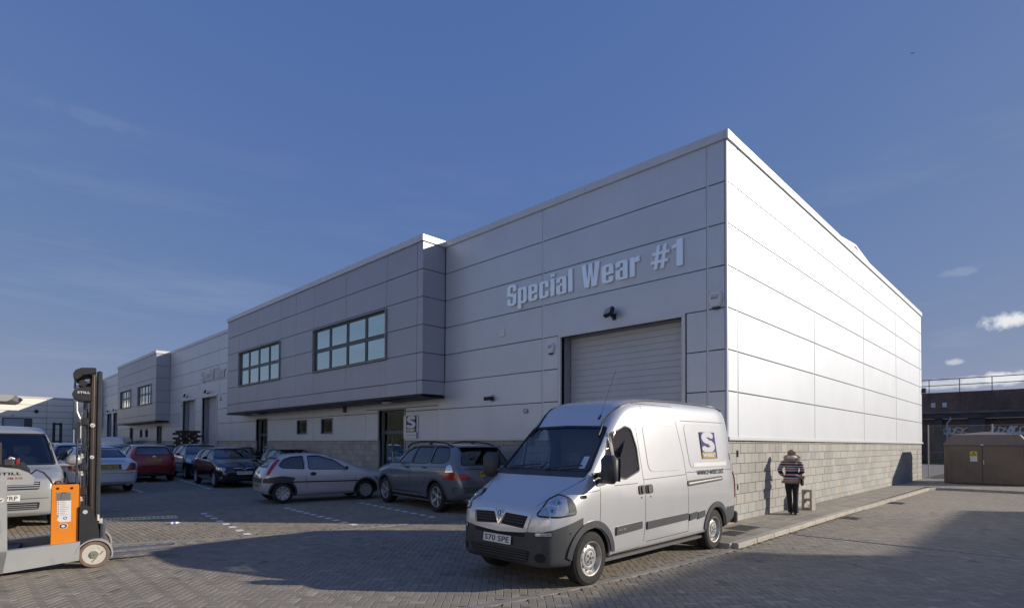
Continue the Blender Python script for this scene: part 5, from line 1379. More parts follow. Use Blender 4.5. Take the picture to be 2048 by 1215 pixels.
    for (x, z, s) in P.get('mirrors', []):
        for sd in (-1, 1):
            mb = MB(); M_ = Matrix.Translation((x, sd*(hw+.07), z)); mb.box(-.05*s, -.085*s, -.055*s, .045*s, .085*s, .065*s, M_, ch=.03); mb.box(-.015, -.14, -.05, .02, .0, -.025, Matrix.Translation((x, sd*(hw+(.0 if sd > 0 else .14)), z)))
            mi = mb.build('door_mirror', P.get('mirror_mat', P['paint']), T, smooth=40)
            mb = MB(); mb.box(.046*s, -.07*s, -.045*s, .048*s, .07*s, .052*s, M_); mb.build('mirror_glass', m_chrome, mi)
    for (x, z) in P.get('handles', []):
        for vw in 'AB': panel(bv, 'door_handle', rnd([(x-.09, z-.018), (x+.09, z-.018), (x+.09, z+.022), (x-.09, z+.022)], .015), vw, P.get('handle_mat', P['paint']), T, .022, step=.06, skirt=.02)
    if det:
        zf = P.get('seat_z', .36); xs_ = P['seat_x']
        for y in (-.36, .36): seat(T, xs_, y, zf, .5, P.get('seat_mat'))
        if P.get('rear_seat'): seat(T, P['rear_seat'], 0, zf+.03, 1.15, P.get('seat_mat'), .5)
        mb = MB(); cx, cz = P['dash']; mb.box(cx, -hw+.12, cz-.45, cx+.42, hw-.12, cz, ch=.08); mb.box(.9, -hw+.1, .24, L-.6, hw-.1, .28); mb.build('dashboard', m_inner, T)
        steering(T, cx+.5, .36 if P.get('rhd', True) else -.36, cz+.0)
    return T, bv
def grow(pl, d):
    """offset a convex-ish polygon outwards"""
    n = len(pl); A_ = sum(pl[i][0]*pl[(i+1) % n][1]-pl[(i+1) % n][0]*pl[i][1] for i in range(n)); s = 1 if A_ > 0 else -1; out = []
    for i in range(n):
        p = Vector(pl[i]); a = (p-Vector(pl[i-1])).normalized(); b = (Vector(pl[(i+1) % n])-p).normalized()
        na = Vector((a.y, -a.x))*s; nb = Vector((b.y, -b.x))*s; m_ = (na+nb); m_ = m_/max(.35, m_.length_squared/2) if m_.length > .1 else na
        out.append(tuple(p+m_*d))
    return out
def split_part(body, planes, m_, parent, name='bumper'):
    """planes: list of (keep test, (co, no), bounds) ; faces below/ahead of the plane become parts of their own"""
    for (nm, co, no, xr, mm) in planes:
        me = body.data; bm = bmesh.new(); bm.from_mesh(me)
        fs = [f for f in bm.faces if xr[0]-.0 <= f.calc_center_median().x <= xr[1]]
        geo = set(fs); 
        for f in fs: geo.update(f.verts); geo.update(f.edges)
        bmesh.ops.bisect_plane(bm, geom=list(geo), plane_co=co, plane_no=no, dist=1e-5)
        c0, n0 = Vector(co), Vector(no)
        sel = [f for f in bm.faces if xr[0] <= f.calc_center_median().x <= xr[1] and (f.calc_center_median()-c0).dot(n0) < -1e-5]
        bm2 = bmesh.new(); vm = {}
        for f in sel:
            vs = []
            for v in f.verts:
                if v not in vm: vm[v] = bm2.verts.new(v.co)
                vs.append(vm[v])
            try: nf = bm2.faces.new(vs); nf.material_index = f.material_index
            except ValueError: pass
        bmesh.ops.delete(bm, geom=sel, context='FACES'); bm.to_mesh(me); bm.free()
        for v in bm2.verts: v.co += Vector((0, 0, 0))
        m2 = bpy.data.meshes.new(nm); bm2.to_mesh(m2); bm2.free(); m2.materials.append(mm); m2.materials.append(m_inner); link(nm, m2, parent, None, 32)
        me.set_sharp_from_angle(angle=radians(32))
# ================================================================ the vehicles
def cornerview(L=None, near=True, front=True):
    s = -1 if near else 1; k = 1/sqrt(2)
    if front: return (lambda a, b: Vector((0, 0, b))+Vector((k, s*k, 0))*a-Vector((k, -s*k, 0))*5, Vector((k, -s*k, 0)))
    return (lambda a, b: Vector((L, 0, b))+Vector((-k, s*k, 0))*a-Vector((-k, -s*k, 0))*5, Vector((-k, -s*k, 0)))
VIEW['P'] = cornerview(); VIEW['Q'] = cornerview(near=False)
def rearviews(L): VIEW['X'] = cornerview(L, True, False); VIEW['Y'] = cornerview(L, False, False); VIEW['K'] = (lambda a, b: Vector((L+4, a, b)), Vector((-1, 0, 0)))
p_silver = paint('silver_paint', (.62, .63, .64), .42, .28)
p_corsa = paint('pale_silver_paint', (.56, .55, .56), .25, .32)
p_x5 = paint('graphite_paint', (.15, .165, .20), .35, .3)
p_black = paint('black_paint', (.012, .012, .016), .2, .25)
p_navy = paint('navy_paint', (.03, .036, .07), .2, .2)
p_red = paint('dark_red_paint', (.27, .022, .022), .2, .25)
p_sedan = paint('silver_blue_paint', (.64, .66, .71), .25, .3)
p_blue = paint('blue_paint', (.06, .09, .28), .2, .3)
p_whitev = paint('white_van_paint', (.74, .76, .8), .05, .4)
p_t5 = paint('champagne_silver_paint', (.34, .345, .335), .2, .35)

# ---------------------------------------------------------------- the large panel van
def hero():
    L = 5.38; hw = .955
    rearviews(L)
    ar = lambda s, pl: [(x, z) for x, z in pl]
    def extras(T, bv):
        # headlamps wrapping the corners
        hl = rnd([(.50, .955), (.76, .94), (.99, .965), (.965, 1.08), (.90, 1.155), (.79, 1.185), (.66, 1.13)], .03)
        for v in 'PQ':
            panel(bv, 'lamp_seal', grow(hl, .022), v, m_rubber, T, .002, step=.05)
            lamp = panel(bv, 'headlamp', hl, v, m_headl, T, .012, step=.04)
            for (a, b, ra) in ((.68, 1.01, .048), (.77, 1.10, .034)):
                c = panel(bv, 'lamp_bowl', [(a+ra*1.15*cos(t*pi/8), b+ra*sin(t*pi/8)) for t in range(16)], v, m_headc, lamp, .017, step=.05, grid=False)
                c = panel(bv, 'lamp_bulb', [(a+ra*.4*cos(t*pi/5), b+ra*.4*sin(t*pi/5)) for t in range(10)], v, m_dgrey, lamp, .019, step=.05, grid=False)
            panel(bv, 'lamp_ribs', [(.90, .98), (.98, .99), (.955, 1.09), (.88, 1.16)], v, m_dgrey, lamp, .016, step=.05, grid=False)
        # grille halves with bars, silver V and round badge
        for s in (-1, 1):
            gpl = rnd([(s*.105, .945), (s*.49, .93), (s*.44, .775), (s*.035, .80)], .012)
            g = panel(bv, 'grille', gpl, 'F', m_seam, T, .003, step=.06)
            for k in range(3):
                z = .835+k*.035; panel(bv, 'grille_bar', [(s*.08, z), (s*(.455+k*.008), z-.005), (s*(.455+k*.008), z+.005), (s*.085, z+.010)], 'F', m_dgrey, g, .010, step=.08, grid=False)
        bar = [(-.53, .945), (-.30, .962), (-.115, .962), (-.075, .93), (0, .80), (.075, .93), (.115, .962), (.30, .962), (.53, .945)]
        panel(bv, 'grille_chevron', stripe(dens(bar, .06, False), .034), 'F', m_chrome, T, .016, step=.08, grid=False)
        panel(bv, 'grille_surround', stripe(dens([(-.54, .96), (-.485, .755), (-.2, .735), (0, .725), (.2, .735), (.485, .755), (.54, .96)], .06, False), .05), 'F', p_silver, T, .014, step=.08, grid=False)
        panel(bv, 'badge', [(.045*cos(t*pi/9), .925+.045*sin(t*pi/9)) for t in range(18)], 'F', m_dgrey, T, .022, step=.05, grid=False)
        panel(bv, 'badge_ring', [(.048*cos(t*pi/9), .925+.048*sin(t*pi/9)) for t in range(18)], 'F', m_chrome, T, .024, cuts=[[(.038*cos(t*pi/9), .925+.038*sin(t*pi/9)) for t in range(18)]], step=.05, grid=False)
        panel(bv, 'badge_emblem', [(-.02, .905), (.02, .905), (.008, .925), (.022, .945), (-.006, .95), (-.018, .935), (-.008, .92)], 'F', m_chrome, T, .025, step=.05, grid=False)
        # bumper openings, slats, lamps
        panel(bv, 'upper_intake', rnd([(-.46, .665), (.46, .665), (.47, .715), (-.47, .715)], .015), 'F', m_seam, T, .004, step=.1)
        lo = panel(bv, 'lower_intake', rnd([(-.50, .355), (.50, .355), (.56, .50), (-.56, .50)], .03), 'F', m_seam, T, .004, step=.1)
        for k in range(4): panel(bv, 'intake_slat', [(-.52, .375+k*.034), (.52, .375+k*.034), (.52, .388+k*.034), (-.52, .388+k*.034)], 'F', m_trimp, lo, .014, step=.12, grid=False)
        for v in 'PQ':
            panel(bv, 'fog_lamp', rnd([(.47, .695), (.67, .700), (.67, .75), (.47, .735)], .01), v, m_headl, T, .010, step=.05)
            panel(bv, 'lamp_bezel', rnd([(.462, .687), (.678, .692), (.678, .758), (.462, .743)], .01), v, m_seam, T, .007, step=.05, cuts=[rnd([(.47, .695), (.67, .700), (.67, .75), (.47, .735)], .01)], grid=False)
            panel(bv, 'fog_recess', [(.53+.07*cos(t*pi/8), .43+.06*sin(t*pi/8)) for t in range(16)], v, m_seam, T, .003, step=.05)
            panel(bv, 'sensor', [(.92+.012*cos(t*pi/4), .72+.014*sin(t*pi/4)) for t in range(8)], v, m_seam, T, .003, step=.05, grid=False)
        plate(T, 'S70 SPE', FRONT(-.022, 0, .605, .12))
        # bonnet and door shut lines
        for s in (-1, 1):
            panel(bv, 'panel_gap', stripe(dens([(.14, s*.56), (.45, s*.68), (.80, s*.84)], .1, False), .008), 'T', m_seam, T, .001, step=.1, grid=False, skirt=.002)
        panel(bv, 'scuttle', rnd([(-.82, 1.405), (.82, 1.405), (.83, 1.475), (-.83, 1.475)], .02), 'F', m_trimp, T, .004, step=.1)
        for s in (-1, 1):     # wipers
            mb = MB(); pts = []
            for t_ in range(9):
                y = (-.10 if s < 0 else .62)-t_*.075+(.0); z = 1.475+.012*sin(t_*pi/8)+t_*.009
                h = bv.ray_cast(Vector((-4, y, z)), Vector((1, 0, 0)))
                if h[0]: pts.append(h[0]+h[1]*.022)
            if len(pts) > 3: mb.tube(pts, .011, 5); mb.build('wiper', m_dark, T)
        # side: strips, handles, rail, pressings, arch trims
        for vw in 'AB':
            for (a, b) in ((1.33, 1.99), (2.13, 3.40), (3.45, 3.72), (3.74, 4.0)): panel(bv, 'side_moulding', rnd([(a, .60), (b, .63), (b, .735), (a, .715)], .02), vw, m_trimp, T, .022, step=.15)
            for x in (.82, 4.47):
                po = [(x+.485*cos(radians(a)), .35+.50*sin(radians(a))) for a in range(4, 177, 8)]; pi_ = [(x+.405*cos(radians(a)), .35+.41*sin(radians(a))) for a in range(176, 3, -8)]
                panel(bv, 'arch_trim', po+pi_, vw, m_trimp, T, .018, step=.1, grid=False, skirt=.02)
            pull = panel(bv, 'door_handle', rnd([(1.93, 1.125), (2.085, 1.125), (2.085, 1.255), (1.93, 1.25)], .04), vw, m_dark, T, .016, step=.05)
            panel(bv, 'grip', rnd([(1.985, 1.14), (2.06, 1.14), (2.06, 1.24), (1.985, 1.24)], .02), vw, m_dgrey, pull, .034, step=.05, grid=False)
            pull = panel(bv, 'door_handle', rnd([(2.125, 1.125), (2.31, 1.125), (2.31, 1.255), (2.125, 1.255)], .04), vw, m_dark, T, .016, step=.05)
            panel(bv, 'grip', rnd([(2.16, 1.14), (2.24, 1.14), (2.24, 1.24), (2.16, 1.24)], .02), vw, m_dgrey, pull, .034, step=.05, grid=False)
            for x in (2.0, 2.25): panel(bv, 'lock', [(x+.013*cos(t*pi/4), 1.075+.013*sin(t*pi/4)) for t in range(8)], vw, m_seam, T, .004, step=.05, grid=False)
            panel(bv, 'indicator', rnd([(.60, 1.145), (.70, 1.145), (.70, 1.185), (.60, 1.185)], .015), vw, m_headc, T, .012, step=.05, grid=False)
            rl = panel(bv, 'door_rail', rnd([(3.42, 1.165), (4.74, 1.215), (4.74, 1.29), (3.42, 1.255)], .03), vw, m_dark, T, .012, step=.2)
            panel(bv, 'rail_slot', [(3.46, 1.20), (4.7, 1.245), (4.7, 1.26), (3.46, 1.22)], vw, m_metal, rl, .017, step=.2, grid=False)
            for pl in ([(2.28, 1.44), (3.27, 1.44), (3.31, 1.80), (3.22, 2.15), (2.24, 2.15)], [(3.60, 1.46), (5.0, 1.46), (5.08, 1.62), (4.98, 2.19), (3.54, 2.19)]):
                q = rnd(pl, .12)
                # pressed panel: a shallow raised field with a soft edge line
                panel(bv, 'pressed_panel', q, vw, p_silver, T, .006, step=.15, skirt=.006)
                a_, b_ = stripe(dens(q, .1), .007, True)
                panel(bv, 'press_line', grow(q, .006), vw, m_reveal, T, .0015, cuts=[grow(q, -.001)], step=.12, grid=False, skirt=.001)
            panel(bv, 'press_shadow', rnd([(3.72, 1.475), (4.98, 1.475), (5.02, 1.54), (3.72, 1.54)], .02), vw, m_metal if False else mat('silver_press_shade', (.5, .5, .48), rough=.45, metal=.2, var=.03), T, .010, step=.2, skirt=.004)  # darker silver strip: shade along the pressing's lower edge, put into the colour
            for ln in ([(1.0, 1.29), (.97, .80)], [(2.05, 2.20), (2.075, 1.75), (2.105, 1.2), (2.10, .72), (2.06, .45), (1.95, .36)], [(3.29, 2.24), (3.40, 1.7), (3.43, 1.2), (3.43, .42)], [(2.105, 2.2), (2.11, 2.28), (2.3, 2.40), (2.3, 2.44)],
                       [(2.1, 1.33), (3.41, 1.36)], [(1.33, 1.28), (1.93, 1.285)], [(3.43, 1.39), (5.2, 1.40)], [(2.12, 2.47), (3.27, 2.475)], [(3.45, 2.25), (5.1, 2.26)], [(1.96, .36), (1.3, .34)], [(2.14, .42), (3.43, .43)], [(.64, 1.21), (.98, 1.235)]):
                panel(bv, 'panel_gap', stripe(dens(ln, .1, False), .008), vw, m_seam, T, .0015, step=.12, grid=False, skirt=.002)
            # roof gutter
            s = -1 if vw == 'A' else 1; pts = []
            for (x, z) in [(1.33, 2.06), (1.4, 2.14), (1.5, 2.27), (1.65, 2.39), (1.85, 2.49), (2.1, 2.56), (2.6, 2.62), (3.4, 2.64), (4.3, 2.64), (5.05, 2.6), (5.2, 2.56)]:
                o_ = Vector((x, s*1.9, z+.62)); d_ = (Vector((x, 0, z-.62*.75))-o_).normalized(); h = bv.ray_cast(o_, d_)
                if h[0]: pts.append(h[0]+h[1]*.006)
            mb = MB(); mb.tube(pts, .017, 6); mb.build('roof_gutter', m_dark, T)
        panel(bv, 'door_glass_divider', [(1.375, 1.50), (1.41, 1.50), (1.41, 2.02), (1.375, 1.97)], 'A', m_rubber, T, .006, step=.1, grid=False)
        # rear doors, lamps
        panel(bv, 'panel_gap', stripe([(0, .6), (0, 2.45)], .012), 'K', m_seam, T, .002, step=.2, grid=False, skirt=.002)
        for s in (-1, 1): panel(bv, 'tail_lamp', rnd([(s*.80, .85), (s*.90, .85), (s*.90, 1.35), (s*.80, 1.35)], .02), 'K', m_red, T, .02, step=.1)
        for sd in (-1, 1):
            mb = MB(); mb.box(5.30, sd*.955, 1.62, 5.36, sd*.985, 1.75, ch=.01); mb.box(5.33, sd*.955, 1.0, 5.37, sd*.975, 1.1, ch=.01); mb.build('door_hinge', m_dark, T)
        mb = MB(); mb.box(5.33, -.94, .38, 5.44, .94, .60, ch=.03); mb.build('rear_step', m_trimp, T)
        # door mirrors on arms
        for sd in (-1, 1):
            mb = MB(); M_ = Matrix.Translation((.93, sd*1.13, 1.52)) @ Matrix.Rotation(radians(sd*10), 4, 'Z'); mb.box(-.10, -.135, -.185, .08, .135, .19, M_, ch=.065)
            for z in (1.36, 1.44): mb.tube([(.98, sd*.90, z), (.95, sd*1.0, z), (.93, sd*1.06, z+.02)], .032, 8)
            mi = mb.build('door_mirror', m_trimp, T, smooth=50)
            mb = MB(); mb.box(.081, -.11, -.155, .084, .11, .155, M_); mb.build('mirror_glass', m_chrome, mi)
        for vw in 'AB': panel(bv, 'mirror_base', rnd([(.93, 1.285), (1.12, 1.30), (1.10, 1.50), (.90, 1.46)], .02), vw, m_trimp, T, .012, step=.1)
        # aerial
        h = bv.ray_cast(Vector((-4, -.50, 2.22)), Vector((1, 0, 0))); b0 = h[0] if h[0] else Vector((1.55, -.5, 2.22))
        mb = MB(); mb.tube([b0-Vector((0, 0, .01)), b0+Vector((.05, 0, .06))], [.022, .012], 8); mb.tube([b0+Vector((.05, 0, .06)), b0+Vector((.40, -.02, .74))], [.0035, .002], 5); mb.build('aerial', m_dgrey, T)
        # sticker on the screen
        panel(bv, 'tax_disc', rnd([(-.74, 1.52), (-.65, 1.52), (-.635, 1.68), (-.72, 1.68)], .01), 'F', mat('paper_disc', (.45, .55, .68), var=.2, vscale=40), T, .004, step=.05, skirt=.001)
        # vinyl on the side
        lg = empty('logo', (0, 0, 0), 0, parent=T)
        hit = bv.ray_cast(Vector((4.3, -4, 1.85)), Vector((0, 1, 0))); y = hit[0].y; tilt = Vector((0, bv.ray_cast(Vector((4.3, -4, 2.05)), Vector((0, 1, 0)))[0].y-bv.ray_cast(Vector((4.3, -4, 1.65)), Vector((0, 1, 0)))[0].y, .4)).normalized()
        yb = bv.ray_cast(Vector((4.3, -4, 1.61)), Vector((0, 1, 0)))[0].y
        s_logo(.60, .47, m_navy, m_whitep if False else p_silver, lg, (4.05, yb-.019, 1.61), (1, 0, 0), tilt, m_ochre)
        yb = bv.ray_cast(Vector((4.3, -4, 1.33)), Vector((0, 1, 0)))[0].y
        o = link('lettering', text_mesh('www.s-wear.net', 1.02, .10, .008, .001), T, m_black); place(o, (3.80, yb-.004, 1.335), (1, .0, 0), (0, .02, 1))
        o = link('lettering', text_mesh('DCI 100', .17, .03, .01, .001), T, m_metal); yb = bv.ray_cast(Vector((1.45, -4, .67)), Vector((0, 1, 0)))[0].y; place(o, (1.38, yb-.024, .655), (1, 0, 0), (0, 0, 1))
        seat(T, 1.72, -.42, .78, .95, m_seat, .62); seat(T, 1.72, .45, .78, .5, m_seat, .62)
        mb = MB(); mb.box(2.16, -.72, .4, 2.18, .72, 2.2); mb.build('bulkhead', m_inner, T)
    P = dict(L=L, W=1.91, H=2.62, R=.35, boxy=True, tw=.215, wheels=(.82, 4.47), paint=p_silver, style='steel', tumble=.155, rimr=.225, wsx=1.75,
        top=[(0, .72), (.01, .86), (.05, .99), (.12, 1.06), (.45, 1.23), (.72, 1.38), (.80, 1.44), (1.12, 1.78), (1.45, 2.12), (1.57, 2.25), (1.8, 2.45), (2.1, 2.57), (2.9, 2.62), (4.98, 2.62), (5.24, 2.57), (5.35, 2.47), (5.38, 2.33)],
        plan=[(0, .64), (.03, .735), (.10, .825), (.22, .91), (.42, .965), (.8, .99), (1.3, 1), (5.0, 1), (5.25, .985), (5.34, .96), (5.38, .93)],
        belt=[(0, .62), (.05, .85), (.12, .93), (.45, 1.10), (.80, 1.30), (1.2, 1.36), (5.38, 1.36)],
        bot=[(0, .36), (.06, .29), (.4, .27), (1.2, .30), (4.8, .31), (5.1, .38), (5.38, .45)],
        side_win=[[(1.42, 1.40), (1.62, 1.36), (2.02, 1.47), (2.02, 1.80), (1.93, 2.08), (1.78, 2.12), (1.42, 1.99)], [(1.12, 1.53), (1.365, 1.50), (1.365, 1.93)]],
        ws=[(-.82, 1.48), (.82, 1.48), (.70, 2.09), (0, 2.11), (-.70, 2.09)], glass=m_vglass, rear_glass=m_vglass,
        seat_x=1.70, seat_z=.78, seat_mat=m_seat, dash=(.92, 1.40), rhd=True,
        low_trim=([('bumper', (0, 0, .735), (-.27, 0, 1), (-.1, .62), m_trimp), ('rear_bumper', (5.2, 0, .72), (0, 0, 1), (4.86, 5.5), m_trimp)], None),
        extras=[('x', extras, '', None, 0)])
    T, bv = car('panel_van', (5.16, 5.345, 0), 180, 'silver high roof panel van with navy S logo parked across the corner in front', 'van', None, P)
    return T, bv
HERO = hero()
# ---------------------------------------------------------------- parked cars
def pose(cx, cy, heading, L, scale=1.):
    """empty position (the nose) from the car's middle"""
    h = radians(heading); return (cx+cos(h)*L*scale/2, cy+sin(h)*L*scale/2, 0)
def put(fn_out, scale, zlift=0.):
    T, bv = fn_out; T.scale = (scale,)*3; return T
def std_lamps(L, head, tail, hm=m_headl, tm=m_red, bowls=2):
    def f(T, bv):
        rearviews(L)
        for v in 'PQ':
            l_ = panel(bv, 'headlamp', rnd(head, .03), v, hm, T, .006, step=.06)
            cx = sum(p[0] for p in head)/len(head); cz = sum(p[1] for p in head)/len(head); h = (max(p[1] for p in head)-min(p[1] for p in head))
            for k in range(bowls):
                c = cx+(k-.5*(bowls-1))*h*.95; panel(bv, 'lamp_bowl', [(c+h*.30*cos(t*pi/6), cz+h*.30*sin(t*pi/6)) for t in range(12)], v, m_headc, l_, .010, step=.08, grid=False)
        for v in 'XY': panel(bv, 'tail_lamp', rnd(tail, .03), v, tm, T, .010, step=.06)
    return f
# silver three-door hatchback, seen from its right rear
def corsa():
    L = 3.82
    def ex(T, bv):
        rearviews(L)
        std_lamps(L, [(.40, .58), (.85, .60), (.93, .74), (.66, .76), (.44, .68)], [(.57, .82), (.66, .82), (.735, 1.02), (.79, 1.27), (.70, 1.27), (.63, 1.05)])(T, bv)
        for v in 'AB':
            panel(bv, 'side_moulding', rnd([(.98, .585), (3.02, .60), (3.02, .635), (.98, .615)], .01), v, m_dark, T, .016, step=.2)
            panel(bv, 'door_handle', [(2.40+.09*cos(t*pi/8), .84+.055*sin(t*pi/8)) for t in range(16)], v, m_dark, T, .008, step=.05)
            for ln in ([(1.12, .86), (1.10, .50), (1.15, .28)], [(2.62, 1.36), (2.62, .88), (2.58, .45), (2.50, .28), (1.15, .27)]): panel(bv, 'panel_gap', stripe(dens(ln, .1, False), .009), v, m_seam, T, .0012, step=.12, grid=False, skirt=.002)
        panel(bv, 'fuel_flap', [(3.38+.09*cos(t*pi/8), .85+.09*sin(t*pi/8)) for t in range(16)], 'A', p_corsa, T, .003, step=.06, skirt=.002)
        panel(bv, 'panel_gap', [(3.38+.096*cos(t*pi/8), .85+.096*sin(t*pi/8)) for t in range(16)], 'A', m_seam, T, .001, cuts=[[(3.38+.09*cos(t*pi/8), .85+.09*sin(t*pi/8)) for t in range(16)]], step=.06, grid=False, skirt=.002)
        for v in 'XY': panel(bv, 'bumper_corner', rnd([(.50, .60), (1.15, .60), (1.22, .74), (.95, .80), (.50, .72)], .03), v, m_trimp, T, .012, step=.08); panel(bv, 'reflector', rnd([(.62, .665), (.80, .665), (.80, .70), (.62, .70)], .01), v, m_red, T, .022, step=.08)
        panel(bv, 'bumper_strip', [(-.62, .60), (.62, .60), (.62, .72), (-.62, .72)], 'K', m_trimp, T, .010, step=.12)
        panel(bv, 'panel_gap', stripe(dens([(-.60, .735), (.60, .735)], .1, False), .012), 'K', m_seam, T, .012, step=.12, grid=False, skirt=.002)
        panel(bv, 'badge', [(.05*cos(t*pi/6), .88+.05*sin(t*pi/6)) for t in range(12)], 'K', m_dgrey, T, .006, step=.06, grid=False)
        plate(T, 'FX51 BMU', REAR(3.835, 0, .50), yellow=True)
        mb = MB(); mb.tube([(3.62, 0, 1.12), (3.70, .0, 1.13), (3.74, -.28, 1.10)], .012, 5); mb.build('wiper', m_dark, T)
        mb = MB(); mb.tube([(3.15, 0, 1.42), (3.45, 0, 1.72)], [.006, .003], 5); mb.build('aerial', m_dark, T)
        panel(bv, 'grille', rnd([(-.38, .64), (.38, .64), (.34, .70), (-.34, .70)], .02), 'F', m_seam, T, .004, step=.1)
    P = dict(L=L, W=1.65, H=1.46, R=.295, tw=.175, wheels=(.76, 3.25), paint=p_corsa, style='cap', spokes=8, rimr=.2, tumble=.20, wsx=1.95, rwx=3.2,
        top=[(0, .54), (.02, .68), (.09, .79), (.45, .93), (.95, 1.02), (1.35, 1.21), (1.75, 1.38), (2.1, 1.45), (2.6, 1.46), (3.1, 1.41), (3.4, 1.33), (3.56, 1.20), (3.68, 1.02), (3.76, .90), (3.82, .70)],
        belt=[(0, .5), (.12, .66), (.95, .90), (2.0, .94), (3.3, 1.0), (3.6, .98), (3.82, .62)],
        side_win=[[(1.33, .95), (2.52, .985), (2.52, 1.365), (2.2, 1.37), (1.75, 1.24)], [(2.66, .995), (3.28, 1.03), (3.36, 1.10), (3.22, 1.26), (3.0, 1.335), (2.66, 1.365)]],
        ws=[(-.64, 1.02), (.64, 1.02), (.53, 1.34), (-.53, 1.34)], rw=[(-.56, 1.05), (.56, 1.05), (.50, 1.31), (-.50, 1.31)],
        arch=m_dgrey, seat_x=1.95, rear_seat=2.85, dash=(1.15, .95), mirrors=[(1.42, 1.0, .85)], mirror_mat=m_dark, low_trim=None, extras=[('x', ex, '', None, 0)], rear_glass=m_privacy)
    return put(car('hatchback_car', pose(8.62+.13, 17.52, -9.6, L, 1.05), -9.6, 'silver three door hatchback parked across in front of the blockwork wall', 'car', 'parked cars', P), 1.05)
corsa()
# graphite estate SUV
def suv():
    L = 4.67
    m_gr = mat('arch_grey', (.09, .09, .088), rough=.5, metal=.3, var=.08)
    def ex(T, bv):
        rearviews(L)
        std_lamps(L, [(.45, .80), (1.05, .82), (1.08, .94), (.5, .96)], [(.42, .83), (1.10, .83), (1.14, .96), (1.02, 1.10), (.80, 1.12), (.74, .98), (.42, .97)])(T, bv)
        for v in 'XY': panel(bv, 'lamp_clear', rnd([(.80, 1.02), (1.03, 1.0), (1.0, 1.13), (.90, 1.20), (.82, 1.12)], .02), v, m_headc, T, .013, step=.06)
        for v in 'AB':
            for ln in ([(1.30, 1.15), (1.28, .8), (1.34, .42)], [(2.33, 1.62), (2.34, 1.12), (2.32, .42)], [(3.28, 1.62), (3.36, 1.3), (3.30, 1.0), (3.05, .62), (2.98, .44), (1.34, .43)], [(1.0, 1.06), (4.1, 1.13)]): panel(bv, 'panel_gap', stripe(dens(ln, .1, False), .010), v, m_seam, T, .0012, step=.12, grid=False, skirt=.002)
            panel(bv, 'sill_trim', rnd([(1.3, .34), (3.24, .34), (3.24, .42), (1.3, .42)], .02), v, m_gr, T, .02, step=.2)
            panel(bv, 'step_strip', [(1.32, .375), (3.2, .375), (3.2, .40), (1.32, .40)], v, m_metal, T, .03, step=.2, grid=False)
        s_ = 1
        for s in (-1, 1):
            mb = MB(); mb.tube([(1.72, s*.63, 1.60), (1.95, s*.64, 1.70), (2.5, s*.65, 1.745), (3.2, s*.65, 1.74), (3.75, s*.64, 1.70), (4.0, s*.62, 1.63)], .022, 8)
            mb.box(2.95, s*.63, 1.66, 3.05, s*.67, 1.73); mb.build('roof_rail', m_dark, T, smooth=60)
        panel(bv, 'number_recess', rnd([(-.40, .88), (.40, .88), (.40, 1.06), (-.40, 1.06)], .02), 'K', p_x5, T, .002, step=.1)
        panel(bv, 'panel_gap', stripe(dens([(-.74, 1.08), (.74, 1.08)], .1, False), .014), 'K', m_seam, T, .003, step=.12, grid=False, skirt=.002)
        panel(bv, 'bumper_band', rnd([(-.86, .52), (.86, .52), (.86, .66), (-.86, .66)], .03), 'K', m_gr, T, .008, step=.12)
        panel(bv, 'badge', [(.045*cos(t*pi/6), 1.155+.045*sin(t*pi/6)) for t in range(12)], 'K', m_metal, T, .006, step=.06, grid=False)
        plate(T, 'PF04 AYX', REAR(4.645, 0, .965, -.05), yellow=True)
        mb = MB(); mb.box(4.15, -.60, 1.60, 4.36, .60, 1.635, ch=.012); mb.build('spoiler', p_x5, T)
        mb = MB(); 
        for s in (-1, 1): mb.cyl((4.5, s*.62, .36), (4.68, s*.62, .36), .035, n=10)
        mb.build('exhaust_pipe', m_chrome, T, smooth=50)
        panel(bv, 'grille', rnd([(-.32, .80), (.32, .80), (.28, .98), (-.28, .98)], .05), 'F', m_seam, T, .004, step=.1)
    P = dict(L=L, W=1.87, H=1.70, R=.375, tw=.275, wheels=(.83, 3.65), paint=p_x5, style='star', spokes=5, rimr=.26, tumble=.19, wsx=2.15, rwx=4.15,
        top=[(0, .72), (.03, .86), (.12, 1.0), (.5, 1.10), (1.15, 1.20), (1.6, 1.46), (1.95, 1.63), (2.3, 1.69), (3.0, 1.70), (3.7, 1.685), (4.22, 1.65), (4.36, 1.53), (4.50, 1.28), (4.58, 1.12), (4.63, .98), (4.67, .72)],
        belt=[(0, .66), (.12, .9), (1.15, 1.07), (3.0, 1.14), (4.2, 1.17), (4.5, 1.12), (4.67, .64)], bot=[(0, .42), (.12, .32), (.5, .28), (4.1, .28), (4.5, .34), (4.67, .44)],
        side_win=[[(1.58, 1.17), (2.29, 1.18), (2.30, 1.60), (2.12, 1.60), (1.85, 1.47)], [(2.37, 1.185), (3.24, 1.20), (3.26, 1.32), (3.20, 1.605), (2.37, 1.61)], [(3.33, 1.21), (3.90, 1.22), (4.10, 1.28), (4.10, 1.38), (3.94, 1.57), (3.70, 1.61), (3.30, 1.61)]],
        ws=[(-.72, 1.24), (.72, 1.24), (.58, 1.60), (-.58, 1.60)], rw=[(-.70, 1.19), (.70, 1.19), (.58, 1.58), (-.58, 1.58)],
        arch=m_gr, seat_x=2.25, rear_seat=3.1, seat_z=.55, dash=(1.45, 1.16), mirrors=[(1.72, 1.22, 1.1)], handles=[(2.18, 1.055), (3.08, 1.085)], handle_mat=m_dgrey, rear_glass=m_privacy, extras=[('x', ex, '', None, 0)])
    return put(car('suv_car', pose(10.42, 13.36, 83, L, 1.09), 83, 'graphite grey SUV with roof rails parked behind the panel van', 'car', 'parked cars', P), 1.09)
suv()
